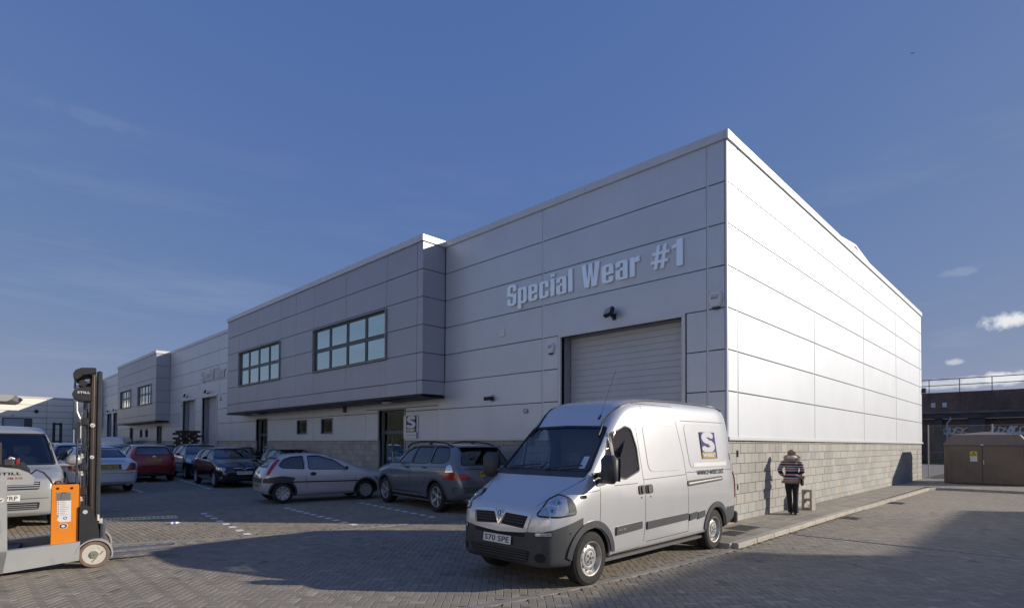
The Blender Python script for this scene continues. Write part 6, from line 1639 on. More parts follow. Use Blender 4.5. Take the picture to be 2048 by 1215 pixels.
def hatch(label, cx, cy, heading, paint_, scale=1.15, platef=None, plater=None, v='a', detail=1, L=4.0, W=1.70, H=1.43, hub=None, name='hatchback_car', tailm=m_red):
    d = H-1.43
    def ex(T, bv):
        rearviews(L)
        if v == 'f':
            hd = [(.42, .66), (.86, .70), (.98, .86), (.70, .84), (.46, .76)]; tl = [(.66, 1.02), (.82, 1.02), (.90, 1.20), (.96, 1.36+d), (.88, 1.36+d), (.78, 1.2)]
        elif v == 'c': hd = [(.62, .66), (.86, .66), (1.02, .88), (.92, .90), (.66, .78)]; tl = [(.64, .92), (.86, .92), (.9, 1.1), (.74, 1.1)]
        else: hd = [(.48, .60), (.90, .62), (.94, .73), (.50, .71)]; tl = [(.62, .86), (.84, .86), (.90, 1.04), (.70, 1.04)]
        std_lamps(L, hd, tl)(T, bv)
        panel(bv, 'grille', rnd([(-.36, .615), (.36, .615), (.34, .69), (-.34, .69)], .02), 'F', m_seam, T, .004, step=.1)
        panel(bv, 'chevron', stripe([(-.34, .685), (-.08, .685), (0, .625), (.08, .685), (.34, .685)], .018), 'F', m_chrome, T, .010, step=.1, grid=False)
        panel(bv, 'lower_intake', rnd([(-.5, .30), (.5, .30), (.52, .42), (-.52, .42)], .03), 'F', m_seam, T, .004, step=.1)
        for s in 'PQ': panel(bv, 'fog_lamp', [(.62+.05*cos(t*pi/5), .37+.045*sin(t*pi/5)) for t in range(10)], s, m_headl, T, .006, step=.08, grid=False)
        for s in 'AB':
            for ln in ([(1.12, .86), (1.12, .3)], [(2.12, 1.36), (2.12, .9), (2.10, .28)], [(2.95, .9), (2.86, .5), (2.8, .28), (1.12, .27)]): panel(bv, 'panel_gap', stripe(dens(ln, .12, False), .010), s, m_seam, T, .0012, step=.14, grid=False, skirt=.002)
            panel(bv, 'side_moulding', rnd([(1.0, .56), (2.95, .57), (2.95, .61), (1.0, .60)], .01), s, paint_, T, .014, step=.25)
        panel(bv, 'panel_gap', stripe(dens([(-.62, .70), (.62, .70)], .12, False), .012), 'K', m_seam, T, .003, step=.14, grid=False, skirt=.002)
        panel(bv, 'lower_valance', rnd([(-.55, .27), (.55, .27), (.6, .40), (-.6, .40)], .03), 'K', m_trimp, T, .006, step=.12)
        panel(bv, 'badge', [(.055*cos(t*pi/6), .985+.03*sin(t*pi/6)) for t in range(12)], 'K', m_chrome, T, .006, step=.06, grid=False)
        if platef: plate(T, platef, FRONT(-.012, 0, .52, .05))
        if plater:
            h = bv.ray_cast(Vector((9, 0, .86)), Vector((-1, 0, 0))); plate(T, plater, REAR(h[0].x+.012, 0, .86, -.12), yellow=True)
        mb = MB(); mb.tube([(L-.17, .0, 1.04), (L-.20, -.3, 1.06)], .01, 4); mb.build('wiper', m_dark, T)
    P = dict(L=L, W=W, H=H, R=.30, tw=.185, wheels=(.80, L-.70), paint=paint_, style='cap' if hub is None else 'star', spokes=9 if hub is None else 6, rimr=.2, tumble=.19, wsx=1.95, rwx=L-.62, detail=detail,
        top=[(0, .54), (.03, .66), (.12, .75), (.5, .89), (1.0, .99+d*.5), (1.4, 1.2+d), (1.8, 1.37+d), (2.15, 1.42+d), (2.7, H), (3.2, 1.40+d), (L-.42, 1.34+d), (L-.26, 1.20+d), (L-.14, 1.02), (L-.06, .90), (L, .66)],
        belt=[(0, .5), (.12, .66), (1.0, .92), (2.2, .95), (3.4, 1.0), (L-.2, .96), (L, .60)],
        side_win=[[(1.42, .975), (2.05, .99), (2.05, 1.35+d), (1.85, 1.31+d)], [(2.17, .99), (2.86, 1.01), (2.93, 1.12), (2.84, 1.35+d), (2.17, 1.36+d)], [(2.98, 1.02), (3.26, 1.05), (3.14, 1.27+d), (2.95, 1.33+d)]],
        ws=[(-.66, 1.04+d*.4), (.66, 1.04+d*.4), (.54, 1.35+d), (-.54, 1.35+d)], rw=[(-.60, 1.06), (.60, 1.06), (.50, 1.31+d), (-.50, 1.31+d)],
        seat_x=2.0, rear_seat=2.95, dash=(1.2, .97), mirrors=[(1.5, 1.03, .9)], handles=[(2.0, .84), (2.82, .86)], extras=[('x', ex, '', None, 0)] if detail else [('x', std_lamps(L, [(.48, .60), (.90, .62), (.94, .73), (.50, .71)], [(.62, .86), (.84, .86), (.90, 1.04), (.70, 1.04)]), '', None, 0)])
    return put(car(name, pose(cx, cy, heading, L, scale), heading, label, 'car', 'parked cars', P), scale)
def along(p, h, d): return (p[0]+cos(radians(h))*d, p[1]+sin(radians(h))*d)
A_ = hatch('black five door hatchback with white front plate facing the camera', 8.75, 26.3, -93, p_black, 1.16, platef='KU04 HXJ', v='a')
B_ = hatch('dark blue five door hatchback with bulging headlamps parked behind the black one', 9.5, 33.0, -93, p_navy, 1.2, v='c', H=1.49, hub=1)
C_ = hatch('dark red hatchback with a yellow rear plate seen from behind', 6.75, 32.4, 91, p_red, 1.2, plater='DE57 UTP', v='f', L=3.95, W=1.70, H=1.47)
# dark cars tucked beyond the silver hatchback
hatch('dark hatchback whose roof shows just beyond the silver three door car', 11.3, 25.6, -95, p_navy, 1.1, v='a', H=1.46, hub=1)
hatch('black car half hidden behind the black hatchback bonnet', 11.9, 33.5, -95, p_black, 1.15, v='a')
def saloon(label, cx, cy, heading, paint_, scale=1.15, plater=None, detail=1):
    L = 4.52
    def ex(T, bv):
        rearviews(L)
        std_lamps(L, [(.45, .58), (.95, .60), (.98, .72), (.5, .71)], [(.60, .68), (1.05, .68), (1.08, .90), (.74, .92), (.66, .80)])(T, bv)
        for s in 'AB':
            for ln in ([(1.15, .86), (1.13, .3)], [(2.15, 1.36), (2.16, .9), (2.12, .28)], [(3.05, .92), (2.95, .5), (2.85, .28), (1.13, .27)]): panel(bv, 'panel_gap', stripe(dens(ln, .12, False), .010), s, m_seam, T, .0012, step=.14, grid=False, skirt=.002)
        panel(bv, 'panel_gap', stripe(dens([(-.50, .95), (.50, .95), (.50, .70), (-.50, .70)], .12, False), .010), 'K', m_seam, T, .002, step=.14, grid=False, skirt=.002)
        panel(bv, 'bumper_strip', rnd([(-.80, .60), (.80, .60), (.80, .625), (-.80, .625)], .01), 'K', m_chrome, T, .012, step=.14)
        panel(bv, 'number_surround', [(-.34, .72), (.34, .72), (.34, .865), (-.34, .865)], 'K', m_trimp, T, .004, step=.14)
        for s in (-1, 1): panel(bv, 'tail_lamp', rnd([(s*.43, .685), (s*.80, .685), (s*.80, .90), (s*.58, .915)], .02), 'K', m_red, T, .012, step=.1); panel(bv, 'smoked_band', rnd([(s*.51, .80), (s*.79, .80), (s*.79, .90), (s*.60, .91)], .02), 'K', m_smoke, T, .016, step=.1)
        panel(bv, 'chrome_strip', [(-.34, .868), (.34, .868), (.34, .888), (-.34, .888)], 'K', m_chrome, T, .012, step=.14)
        if plater: h = bv.ray_cast(Vector((9, 0, .79)), Vector((-1, 0, 0))); plate(T, plater, REAR(h[0].x+.012, 0, .79, -.05), yellow=True)
        mb = MB(); mb.cyl((L-.15, .5, .26), (L-.0, .5, .25), .03, n=8); mb.build('exhaust_pipe', m_metal, T)
    P = dict(L=L, W=1.73, H=1.42, R=.305, tw=.195, wheels=(.85, 3.45), paint=paint_, style='cap', spokes=8, rimr=.2, tumble=.20, wsx=2.0, rwx=3.2, detail=detail,
        top=[(0, .54), (.03, .64), (.12, .73), (.5, .85), (1.15, .95), (1.5, 1.16), (1.9, 1.35), (2.25, 1.41), (2.7, 1.42), (3.1, 1.38), (3.45, 1.22), (3.75, 1.06), (3.95, 1.0), (4.38, .96), (4.48, .86), (4.52, .70)],
        belt=[(0, .5), (.12, .64), (1.1, .88), (2.2, .92), (3.6, .95), (4.4, .90), (4.52, .62)],
        side_win=[[(1.55, .96), (2.08, .97), (2.08, 1.34), (1.9, 1.31)], [(2.20, .97), (2.85, .98), (2.92, 1.1), (2.84, 1.34), (2.20, 1.35)], [(2.97, .99), (3.36, 1.02), (3.05, 1.29), (2.95, 1.32)]],
        ws=[(-.66, 1.0), (.66, 1.0), (.54, 1.34), (-.54, 1.34)], rw=[(-.62, 1.08), (.62, 1.08), (.50, 1.34), (-.50, 1.34)],
        seat_x=2.0, rear_seat=2.95, dash=(1.25, .95), mirrors=[(1.62, 1.0, .9)], handles=[(2.0, .82), (2.88, .84)], extras=[('x', ex, '', None, 0)])
    return put(car('saloon_car', pose(cx, cy, heading, L, scale), heading, label, 'car', 'parked cars', P), scale)
saloon('silver blue saloon with yellow rear plate, seen from behind the truck mast', 3.95, 26.9, 92, p_sedan, 1.2, 'DF52 LAO')
saloon('blue saloon whose roof shows over the silver blue saloon', 6.1, 37, 90, p_blue, 1.2, None, 1)
hatch('dark estate car left of the silver blue saloon', 4.1, 33.8, 90, p_navy, 1.2, v='f', H=1.50)
hatch('small red hatchback seen between the light van and the dark car', 4.1, 41, 90, p_red, 1.2, v='f', H=1.5)
hatch('dark car hidden behind the dark red hatchback', 9.0, 40.0, 90, p_navy, 1.2, v='a', H=1.5)
for (x, y, h, pt, lab) in ((6.1, 52, 88, p_sedan, 'grey car seen over the red and dark cars below the end building'), (2.6, 52, 80, p_black, 'black car in the far row near the light van roof'), (7.6, 56, 85, p_silver, 'small pale car in the far row beside the truck mast'),
        (9.6, 52, 80, p_navy, 'dark blue car in the far row left of the white van'), (6.4, 68, 90, p_black, 'tiny dark car in the farthest row near the end building')):
    hatch(lab, x, y, h, pt, 1.2, v='a', detail=0)
# ---------------------------------------------------------------- vans
def smallvan(label, cx, cy, heading, paint_, scale, name='small_van', L=4.8, H=1.97, front='t', plater=None, ws_clear=False):
    W_ = 1.9
    def ex(T, bv):
        rearviews(L)
        if front == 't':
            std_lamps(L, [(.50, .72), (.92, .74), (1.02, .92), (.86, .94), (.52, .86)], [(.62, .9), (.80, .9), (.80, 1.35), (.66, 1.35)], bowls=2)(T, bv)
            g = panel(bv, 'grille', rnd([(-.52, .76), (.52, .76), (.54, .90), (-.54, .90)], .02), 'F', m_seam, T, .004, step=.08)
            for k in range(3): panel(bv, 'grille_bar', [(-.52, .785+k*.04), (.52, .785+k*.04), (.52, .80+k*.04), (-.52, .80+k*.04)], 'F', m_metal, g, .012, step=.12, grid=False)
            g = panel(bv, 'lower_intake', rnd([(-.52, .40), (.52, .40), (.54, .53), (-.54, .53)], .03), 'F', m_seam, T, .004, step=.08)
            for k in range(3): panel(bv, 'intake_bar', [(-.5, .42+k*.035), (.5, .42+k*.035), (.5, .43+k*.035), (-.5, .43+k*.035)], 'F', m_metal, g, .012, step=.12, grid=False)
            panel(bv, 'panel_gap', stripe(dens([(-.9, .60), (.9, .60)], .12, False), .010), 'F', m_seam, T, .002, step=.14, grid=False, skirt=.002)
            plate(T, 'LN54 VRP', FRONT(-.02, 0, .62, .05))
            panel(bv, 'sticker', [(.40, 1.18), (.62, 1.18), (.60, 1.27), (.42, 1.27)], 'F', m_orange, T, .003, step=.1, grid=False)
            mb = MB()
            for a in range(5): mb.add([(0, 0, 0), (0, .10*cos(radians(90+a*72-36)), .10*sin(radians(90+a*72-36))), (0, .19*cos(radians(90+a*72)), .19*sin(radians(90+a*72))), (0, .10*cos(radians(90+a*72+36)), .10*sin(radians(90+a*72+36)))], [(0, 1, 2, 3)], Matrix.Translation((1.36, .52, 1.42)))
            mb.lathe([(.001, .03), (.05, .02), (.06, 0)], 12, Matrix.Translation((1.35, .52, 1.42)) @ Matrix.Rotation(radians(-90), 4, 'Y')); mb.build('dash_star', m_whitep, T)
            mb = MB()
            for t_ in range(8): pass
            pts = []
            for t_ in range(9):
                h = bv.ray_cast(Vector((-4, .10+t_*.075, 1.18+.0*t_)), Vector((1, 0, 0)))
                if h[0]: pts.append(h[0]+h[1]*.02)
            mb.tube(pts, .01, 5); mb.build('wiper', m_dark, T)
        else:
            for s in (-1, 1): panel(bv, 'tail_lamp', rnd([(s*.78, .8), (s*.88, .8), (s*.88, 1.2), (s*.78, 1.2)], .02), 'K', m_red, T, .01, step=.1)
            panel(bv, 'panel_gap', stripe([(.0, .5), (.0, 1.85)], .014), 'K', m_seam, T, .002, step=.2, grid=False, skirt=.002)
            for s in (-1, 1): panel(bv, 'door_pressing', rnd([(s*.08, 1.2), (s*.74, 1.2), (s*.66, 1.78), (s*.08, 1.78)], .05), 'K', paint_, T, .012, step=.2)
            plate(T, 'LJ53 KPE', REAR(L+.0, 0, .92), yellow=True); panel(bv, 'rear_bumper', rnd([(-.86, .38), (.86, .38), (.86, .60), (-.86, .60)], .03), 'K', m_trimp, T, .02, step=.15)
            panel(bv, 'lock_cover', [(.08*cos(t*pi/6), 1.06+.05*sin(t*pi/6)) for t in range(12)], 'K', m_dark, T, .02, step=.1, grid=False)
        for s in 'AB':
            for ln in ([(1.05, .9), (1.05, .4)], [(2.02, 1.8), (2.06, 1.1), (2.02, .4)]): panel(bv, 'panel_gap', stripe(dens(ln, .12, False), .010), s, m_seam, T, .0012, step=.14, grid=False, skirt=.002)
    P = dict(L=L, W=W_, H=H, R=.33, tw=.205, wheels=(.9, L-1.0), paint=paint_, style='cap', spokes=7, rimr=.21, tumble=.13, wsx=1.75, rwx=None, detail=1,
        top=[(0, .70), (.02, .84), (.08, .96), (.5, 1.10), (.82, 1.17), (1.3, 1.56), (1.62, 1.82), (1.9, 1.93), (2.5, H), (L-.6, H-.01), (L-.2, H-.05), (L-.05, H-.16), (L, H-.5)],
        belt=[(0, .6), (.08, .84), (.8, 1.08), (L, 1.12)], plan=[(0, .74), (.04, .82), (.15, .92), (.4, .98), (.9, 1), (L-.3, 1), (L-.08, .97), (L, .92)], bot=[(0, .36), (.06, .28), (.4, .25), (L-.4, .28), (L, .38)],
        side_win=[[(1.35, 1.16), (1.96, 1.18), (1.96, 1.72), (1.78, 1.74)]]+([[(2.2, 1.2), (3.3, 1.22), (3.3, 1.75), (2.2, 1.75)]] if front == 't' else []), ws=[(-.80, 1.20), (.80, 1.20), (.70, 1.78), (-.70, 1.78)], rw=None,
        glass=m_vglass, seat_x=1.85, seat_z=.62, seat_mat=m_seatl, rear_seat=2.9, dash=(.98, 1.14), mirrors=[(1.25, 1.24, 1.25)] if front != 't' else [], handles=[(1.92, 1.0)], extras=[('x', ex, '', None, 0)])
    T, bv = car(name, pose(cx, cy, heading, L, scale), heading, label, 'van', 'vans', P); T.scale = (scale,)*3
    if front == 't':
        for sd in (-1, 1):
            mb = MB(); M_ = Matrix.Translation((1.14, sd*1.13, 1.26)); mb.box(-.09, -.13, -.10, .07, .13, .11, M_, ch=.06); mb.box(-.03, -.05, -.12, .02, .24, -.06, Matrix.Translation((1.14, sd*1.0+(-.1 if sd > 0 else -.09), 1.26)), ch=.02); mb.build('door_mirror', paint_, T, smooth=50)
    return T
smallvan('light silver van facing the camera behind the reach truck', .86, 17.85, -92, p_t5, 1.13)
smallvan('plain white van with closed rear doors far down the car park', 10.9, 61, 70, p_whitev, 1.18, front='r')
# ================================================================ reach truck (left edge)
def reach_truck():
    m_tg = mat('truck_grey', (.40, .41, .40), rough=.45, metal=.1, var=.06, vscale=4, stain=((.16, .14, .13), 5, .6, .75, .6, .35))
    m_or = mat('battery_orange', (.78, .24, .015), rough=.42, var=.05, vscale=5, coat=.3)
    m_ord = mat('battery_side_brown', (.20, .055, .02), rough=.6, var=.15, vscale=6)
    m_tb = mat('truck_black', (.035, .036, .037), rough=.5, metal=.2, var=.15, vscale=6)
    m_ms = mat('mast_steel', (.12, .125, .13), rough=.32, metal=.75, var=.2, vscale=5)
    m_pu = mat('roller_tyre', (.20, .13, .10), rough=.6, var=.2, vscale=14)
    m_cr = mat('wheel_cream', (.56, .53, .45), rough=.6, var=.12, vscale=12, stain=((.2, .16, .12), 9, .6, .75, .5, 1))
    T = empty('reach_truck', (1.56, 10.22, 0), radians(-9), 'grey and orange electric reach truck with a tall black mast and long forks', 'reach truck')
    # load wheels and legs
    for y in (0., 1.12):
        w = bpy.data.objects.new('wheel', None); COL.objects.link(w); w.parent = T; w.location = (0, y, .195); w.rotation_euler = (radians(90), 0, 0)
        mb = MB(); mb.lathe([(.15, -.06), (.185, -.06), (.195, -.045), (.195, .045), (.185, .06), (.15, .06)], 40); mb.build('tyre', m_pu, w, smooth=40)
        mb = MB(); mb.lathe([(.152, .04), (.148, .052), (.06, .050), (.055, .062), (.001, .062)], 40); mb.build('rim', m_cr, w, smooth=50)
        mb = MB(); mb.lathe([(.054, .06), (.050, .070), (.012, .070), (.010, .078), (.001, .078)], 20)
        for k in range(2): mb.cyl((.022*cos(k*pi), .022*sin(k*pi), .069), (.022*cos(k*pi), .022*sin(k*pi), .076), .006, n=6)
        mb.build('hub', mat('hub_grey', (.28, .29, .24), rough=.5, metal=.3, var=.15), w, smooth=40)
        mb = MB(); mb.box(-.004, -.1, .0535, .004, .10, .0545, Matrix.Rotation(radians(-42), 4, 'Z') @ Matrix.Translation((.05, 0, 0))); mb.build('scratch', m_smoke, w)
        s = -1 if y == 0 else 1
        poly = [(-1.8, .05), (-.95, .055), (-.30, .12), (-.18, .13), (-.17, .40), (-1.0, .345), (-1.8, .33)]
        mb = MB(); mb.prism([(x, z) for x, z in poly], -.07, .07, Matrix(((1,0,0,0),(0,0,-1,y),(0,1,0,0),(0,0,0,1)))); mb.build('straddle_leg', m_tg, T)
        pts = [(.225*cos(radians(a)), .195+.225*sin(radians(a))) for a in range(168, -20, -8)]; pi_ = [(.207*cos(radians(a)), .195+.207*sin(radians(a))) for a in range(-16, 169, 8)]
        mb = MB(); mb.prism(pts+pi_, -.075, .075, Matrix(((1,0,0,0),(0,0,-1,y),(0,1,0,0),(0,0,0,1)))); mb.build('mudguard', m_tg, T, smooth=40)
    mb = MB(); mb.box(-1.8, .07, .12, -.9, 1.05, .30); mb.box(-.95, .2, .14, -.3, .26, .17); mb.box(-.95, .9, .14, -.3, .96, .17); mb.build('chassis', m_tb, T)
    # battery
    mb = MB(); mb.box(-.80+.29, .04, .34, -.20, .06, 1.23, ch=.004); mb.build('battery_front', m_or, T)
    mb = MB(); mb.box(-.515, .062, .34, -.495, 1.02, 1.235, ch=.004); mb.build('battery_side', m_ord, T)
    mb = MB(); mb.box(-.20, .062, .34, -.185, 1.02, 1.2, ch=.004); mb.box(-.495, 1.0, .34, -.20, 1.02, 1.2); mb.build('battery_side', m_ord, T)
    mb = MB(); mb.box(-.49, .07, .9, -.21, .99, 1.12)
    for k in range(4): mb.cyl((-.35, .16+k*.22, 1.12), (-.35, .16+k*.22, 1.17), .03, n=10)
    mb.tube([(-.30, .2, 1.15), (-.4, .35, 1.2), (-.32, .55, 1.17), (-.4, .8, 1.18)], .015, 6); mb.build('battery_cells', m_tb, T)
    mb = MB(); mb.box(-.52, .035, .22, -.19, .3, .338, ch=.004); mb.build('battery_base', m_tb, T)
    for x in (-.44, -.28):
        mb = MB(); mb.cyl((x, .036, 1.175), (x, .042, 1.175), .018, n=14); mb.build('lifting_hole', m_seam, T)
    def sticker(name, x0, z0, x1, z1, m_, y=.0385):
        mb = MB(); mb.box(x0, y-.001, z0, x1, y+.001, z1); return mb.build(name, m_, T)
    sticker('data_plate', -.455, 1.0, -.285, 1.12, mat('plate_grey', (.30, .30, .29), rough=.4, metal=.3, var=.1))
    mb = MB()
    for k in range(7): mb.box(-.445, .0365, 1.01+k*.014, -.30, .0375, 1.014+k*.014)
    mb.box(-.40, .0365, 1.105, -.34, .0375, 1.115); mb.box(-.40, .0365, 1.01, -.397, .0375, 1.10); mb.build('print', m_smoke, T)
    me = union_mesh('label', [[(-.445, .995), (-.285, .995), (-.285, .69), (-.41, .69), (-.445, .72), (-.42, .78), (-.445, .79)]], .001); o = link('label', me, T, m_whitep); place(o, (0, .0385, 0), (1, 0, 0), (0, 0, 1))
    mb = MB(); rr = random.Random(4)
    for k in range(8):
        z = .975-k*.026; mb.cyl((-.43, .0365, z), (-.43, .0375, z), .007, n=8)
        for q in range(2): mb.box(-.41, .0365, z-.003+q*.006, -.41+rr.uniform(.05, .10), .0375, z-.001+q*.006)
    mb.lathe([(.014, .0), (.014, .001), (.022, .001), (.022, 0)], 14, Matrix.Translation((-.35, .0375, .745)) @ Matrix.Rotation(radians(90), 4, 'X')); mb.build('print', m_smoke, T)
    mb = MB(); mb.lathe([(.001, .002), (.052, .002), (.054, 0)], 24, Matrix.Translation((-.37, .039, .63)) @ Matrix.Rotation(radians(90), 4, 'X') @ Matrix.Scale(.75, 4, (0, 1, 0))); mb.build('oval_label', m_whitep, T)
    mb = MB(); mb.lathe([(.024, .003), (.044, .003)], 24, Matrix.Translation((-.37, .0385, .63)) @ Matrix.Rotation(radians(90), 4, 'X') @ Matrix.Scale(.75, 4, (0, 1, 0))); mb.build('oval_ring', m_smoke, T)
    def nohands(x, z, y, sc=.028):
        """round pictogram: white disc, dark and red marks"""
        A_ = Matrix.Translation((x, y, z)) @ Matrix.Rotation(radians(90), 4, 'X'); mb = MB(); mb.lathe([(.001, .001), (sc, .001), (sc, 0)], 18, A_); d = mb.build('pictogram', m_whitep, T)
        mb = MB(); mb.box(-sc*.6, -sc*.5, .0012, sc*.1, sc*.1, .0018, A_); mb.build('mark', m_smoke, T); mb = MB(); mb.box(-sc*.1, -sc*.15, .002, sc*.2, sc*.7, .0025, A_ @ Matrix.Rotation(radians(-45), 4, 'Z')); mb.build('mark', m_red, T)
    nohands(-.36, .28, .0345, .035)
    # side plate of the mast carriage
    po = [(-.185, .25), (-.185, .90), (-.12, .92), (-.06, .89), (-.02, .82), (.05, .52), (.06, .28), (-.02, .24)]
    for y in (.04, 1.06): mb = MB(); mb.prism(po, -.03, .03, Matrix(((1,0,0,0),(0,0,-1,y),(0,1,0,0),(0,0,0,1)))); mb.build('mast_cheek', m_tb, T)
    mb = MB(); mb.cyl((-.12, .0, .82), (-.12, .008, .82), .03, n=18); mb.build('bolt', m_cr, T)
    T_ = T; T = empty('mast', (.10, 0, 0), 0, parent=T_)
    # mast: paired channels, cylinders, chains and cross members
    ox, oy = 0.0, .30
    def bar(name, x0, x1, y0, y1, z0, z1, m_, ch=.008): mb = MB(); mb.box(x0, y0, z0, x1, y1, z1, ch=ch); return mb.build(name, m_, T)
    for y in (.28, .86):
        s = 1 if y < .5 else -1
        bar('mast_rail', -.115, -.045, y-.04, y+.04, .30, 2.93, m_ms, .02); bar('mast_channel', -.20, -.12, y-.035, y+.03, .38, 2.90, m_tb); bar('inner_rail', -.275, -.215, y-.03, y+.03, .36, 2.35, m_ms, .015)
    mb = MB(); mb.cyl((-.155, .235, .5), (-.155, .235, 2.86), .030, n=16); mb.build('lift_cylinder', mat('cylinder_brown', (.11, .085, .075), rough=.3, metal=.7, var=.2), T, smooth=50)
    mb = MB(); mb.cyl((-.155, .90, .5), (-.155, .90, 2.86), .030, n=16); mb.build('lift_cylinder', MATS['cylinder_brown'], T, smooth=50)
    mb = MB()
    for k in range(70): mb.box(-.292, .245, .9+k*.02, -.282, .262, .914+k*.02)
    mb.build('lift_chain', m_metal, T)
    mb = MB(); mb.cyl((-.335, .26, .85), (-.335, .26, 2.13), .013, n=8); mb.box(-.35, .24, 1.9, -.31, .28, 2.15); mb.build('hose_guide', m_tb, T)
    mb = MB(); mb.tube([(-.30, .26, 1.9), (-.30, .26, 2.18), (-.345, .26, 2.3), (-.35, .26, 2.45)], .012, 8); mb.build('hydraulic_pipe', m_metal, T)
    for z in (.55, 1.25, 1.75, 2.25, 2.8): bar('cross_member', -.20, -.13, .30, .84, z, z+.08, m_tb)
    for (x, z) in ((-.25, 1.05), (-.25, 1.42), (-.25, 1.7), (-.25, 2.1)): bar('bracket', x-.035, x+.035, .22, .30, z, z+.11, m_tb)
    for z in (.98, 1.36, 1.62): mb = MB(); mb.cyl((-.27, .215, z), (-.27, .222, z), .018, n=10); mb.box(-.285, .21, z+.02, -.262, .222, z+.05); mb.build('fitting', m_cr, T)
    # top cap and the pod with the maker's name
    cap = [(-.40, 2.86), (-.37, 2.92), (-.30, 2.955), (-.18, 2.965), (-.125, 2.965), (-.125, 2.90), (-.20, 2.87), (-.28, 2.85), (-.33, 2.80), (-.36, 2.78), (-.395, 2.80)]
    mb = MB(); mb.prism(cap, -.42, .42, Matrix(((1,0,0,0),(0,0,-1,.57),(0,1,0,0),(0,0,0,1)))); mb.build('mast_cap', m_tb, T)
    pod = [(-.41, 2.56), (-.39, 2.61), (-.33, 2.655), (-.26, 2.68), (-.18, 2.68), (-.18, 2.47), (-.27, 2.47), (-.35, 2.49), (-.40, 2.52)]
    mb = MB(); mb.prism(pod, -.36, .36, Matrix(((1,0,0,0),(0,0,-1,.57),(0,1,0,0),(0,0,0,1)))); mb.build('pulley_pod', m_tb, T)
    mb = MB(); 
    for y in (.26, .5): mb.cyl((-.38, y, 2.66), (-.38, y, 2.82), .008, n=6); mb.cyl((-.28, y-.05, 2.73), (-.28, y+.05, 2.73), .05, n=14)
    mb.box(-.33, .3, 2.68, -.2, .8, 2.74); mb.build('pulley', m_tb, T, smooth=40)
    o = link('lettering', text_mesh('STILL', .15, .032, .03, .001, 1.1), T, m_whitep); place(o, (-.345, .208, 2.575), (1, 0, 0), (0, 0, 1))
    nohands(-.155, 2.10, .203, .03); nohands(-.155, 1.62, .203, .026)
    T = T_
    # fork carriage and forks
    bar('carriage_plate', .0, .05, .2, .96, .22, .66, m_tb); bar('carriage_plate', .055, .085, .18, .98, .20, .62, m_ms)
    mb = MB(); mb.cyl((.03, .2, .66), (.03, .2, .75), .02, n=8); mb.cyl((.06, .22, .64), (.06, .30, .64), .03, n=10); mb.box(.02, .25, .6, .09, .36, .68); mb.build('pin', m_cr, T, smooth=50)
    m_fk = mat('fork_steel', (.20, .21, .25), rough=.4, metal=.6, var=.2, vscale=6)
    for y in (.36, .86):
        mb = MB(); mb.box(.09, y-.05, .09, .13, y+.05, .6, ch=.006); mb.add([(.13, y-.05, .09), (.13, y+.05, .09), (.13, y+.05, .13), (.13, y-.05, .13), (1.10, y-.035, .10), (1.10, y+.035, .10), (1.10, y+.035, .115), (1.10, y-.035, .115)], [(0,3,2,1),(0,1,5,4),(1,2,6,5),(2,3,7,6),(3,0,4,7),(4,5,6,7)]); mb.build('fork', m_fk, T)
    # body, bonnet, console, seat and roof guard (mostly beyond the picture's left edge)
    col = [(-2.2, .06), (-1.0, .05), (-.965, .30), (-.985, 1.30), (-1.10, 1.30), (-2.2, 1.35)]
    mb = MB(); mb.prism(col, -.05, .03, Matrix(((1,0,0,0),(0,0,-1,-.04),(0,1,0,0),(0,0,0,1)))); mb.build('body', m_tg, T)
    mb = MB(); mb.box(-2.2, .02, .1, -1.3, 1.1, 1.25, ch=.04); mb.build('rear_housing', m_tg, T)
    hood = [(-2.2, 1.255), (-.71, 1.245), (-.70, 1.33), (-.77, 1.41), (-.88, 1.465), (-1.1, 1.50), (-2.2, 1.52)]
    mb = MB(); mb.prism(hood, -.08, .06, Matrix(((1,0,0,0),(0,0,-1,.06),(0,1,0,0),(0,0,0,1)))); hd = mb.build('hood', m_tg, T)
    o = link('lettering', text_mesh('STILL', .25, .040, .03, .001, 1.15), T, m_black); place(o, (-1.09, -.0015, 1.385), (1, 0, 0), (0, .0, 1))
    o = link('lettering', text_mesh('FM-X10', .15, .030, .005, .001, 1.05), T, m_red); place(o, (-.975, -.0015, 1.325), (1, 0, 0), (0, 0, 1))
    nohands(-1.03, 1.05, -.0715, .03)
    con = [(-2.2, 1.50), (-1.1, 1.45), (-.84, 1.40), (-.79, 1.34), (-.80, 1.42), (-.86, 1.55), (-.95, 1.585), (-1.05, 1.58), (-1.12, 1.53), (-2.2, 1.6)]
    mb = MB(); mb.prism([(-1.9, 1.45), (-.78, 1.33), (-.80, 1.44), (-.87, 1.55), (-1.05, 1.50), (-1.9, 1.52)], -.35, .12, Matrix(((1,0,0,0),(0,0,-1,.30),(0,1,0,0),(0,0,0,1)))); mb.build('console', m_tb, T)
    mb = MB(); mb.box(-1.05, .15, 1.5, -.93, .55, 1.60, Matrix.Identity(4), ch=.02); mb.build('control_panel', m_dgrey, T)
    mb = MB(); mb.cyl((-.90, .20, 1.53), (-.90, .20, 1.60), .022, n=12); mb.build('stop_button', m_red, T)
    mb = MB(); mb.tube([(-1.0, .22, 1.57), (-.98, .22, 1.62), (-.94, .24, 1.60)], .02, 8); mb.build('lever', m_metal, T)
    mb = MB(); mb.tube([(-.78, .3, 1.36), (-.70, .3, 1.44), (-.62, .3, 1.40), (-.55, .35, 1.30), (-.5, .4, 1.18)], .012, 6); mb.build('cable', m_tb, T)
    mb = MB(); mb.box(-1.75, .25, 1.3, -1.13, .85, 1.45, ch=.06); mb.box(-1.28, .25, 1.4, -1.13, .85, 1.88, ch=.06); mb.build('seat', mat('brown_leather', (.07, .05, .04), rough=.6, var=.15), T)
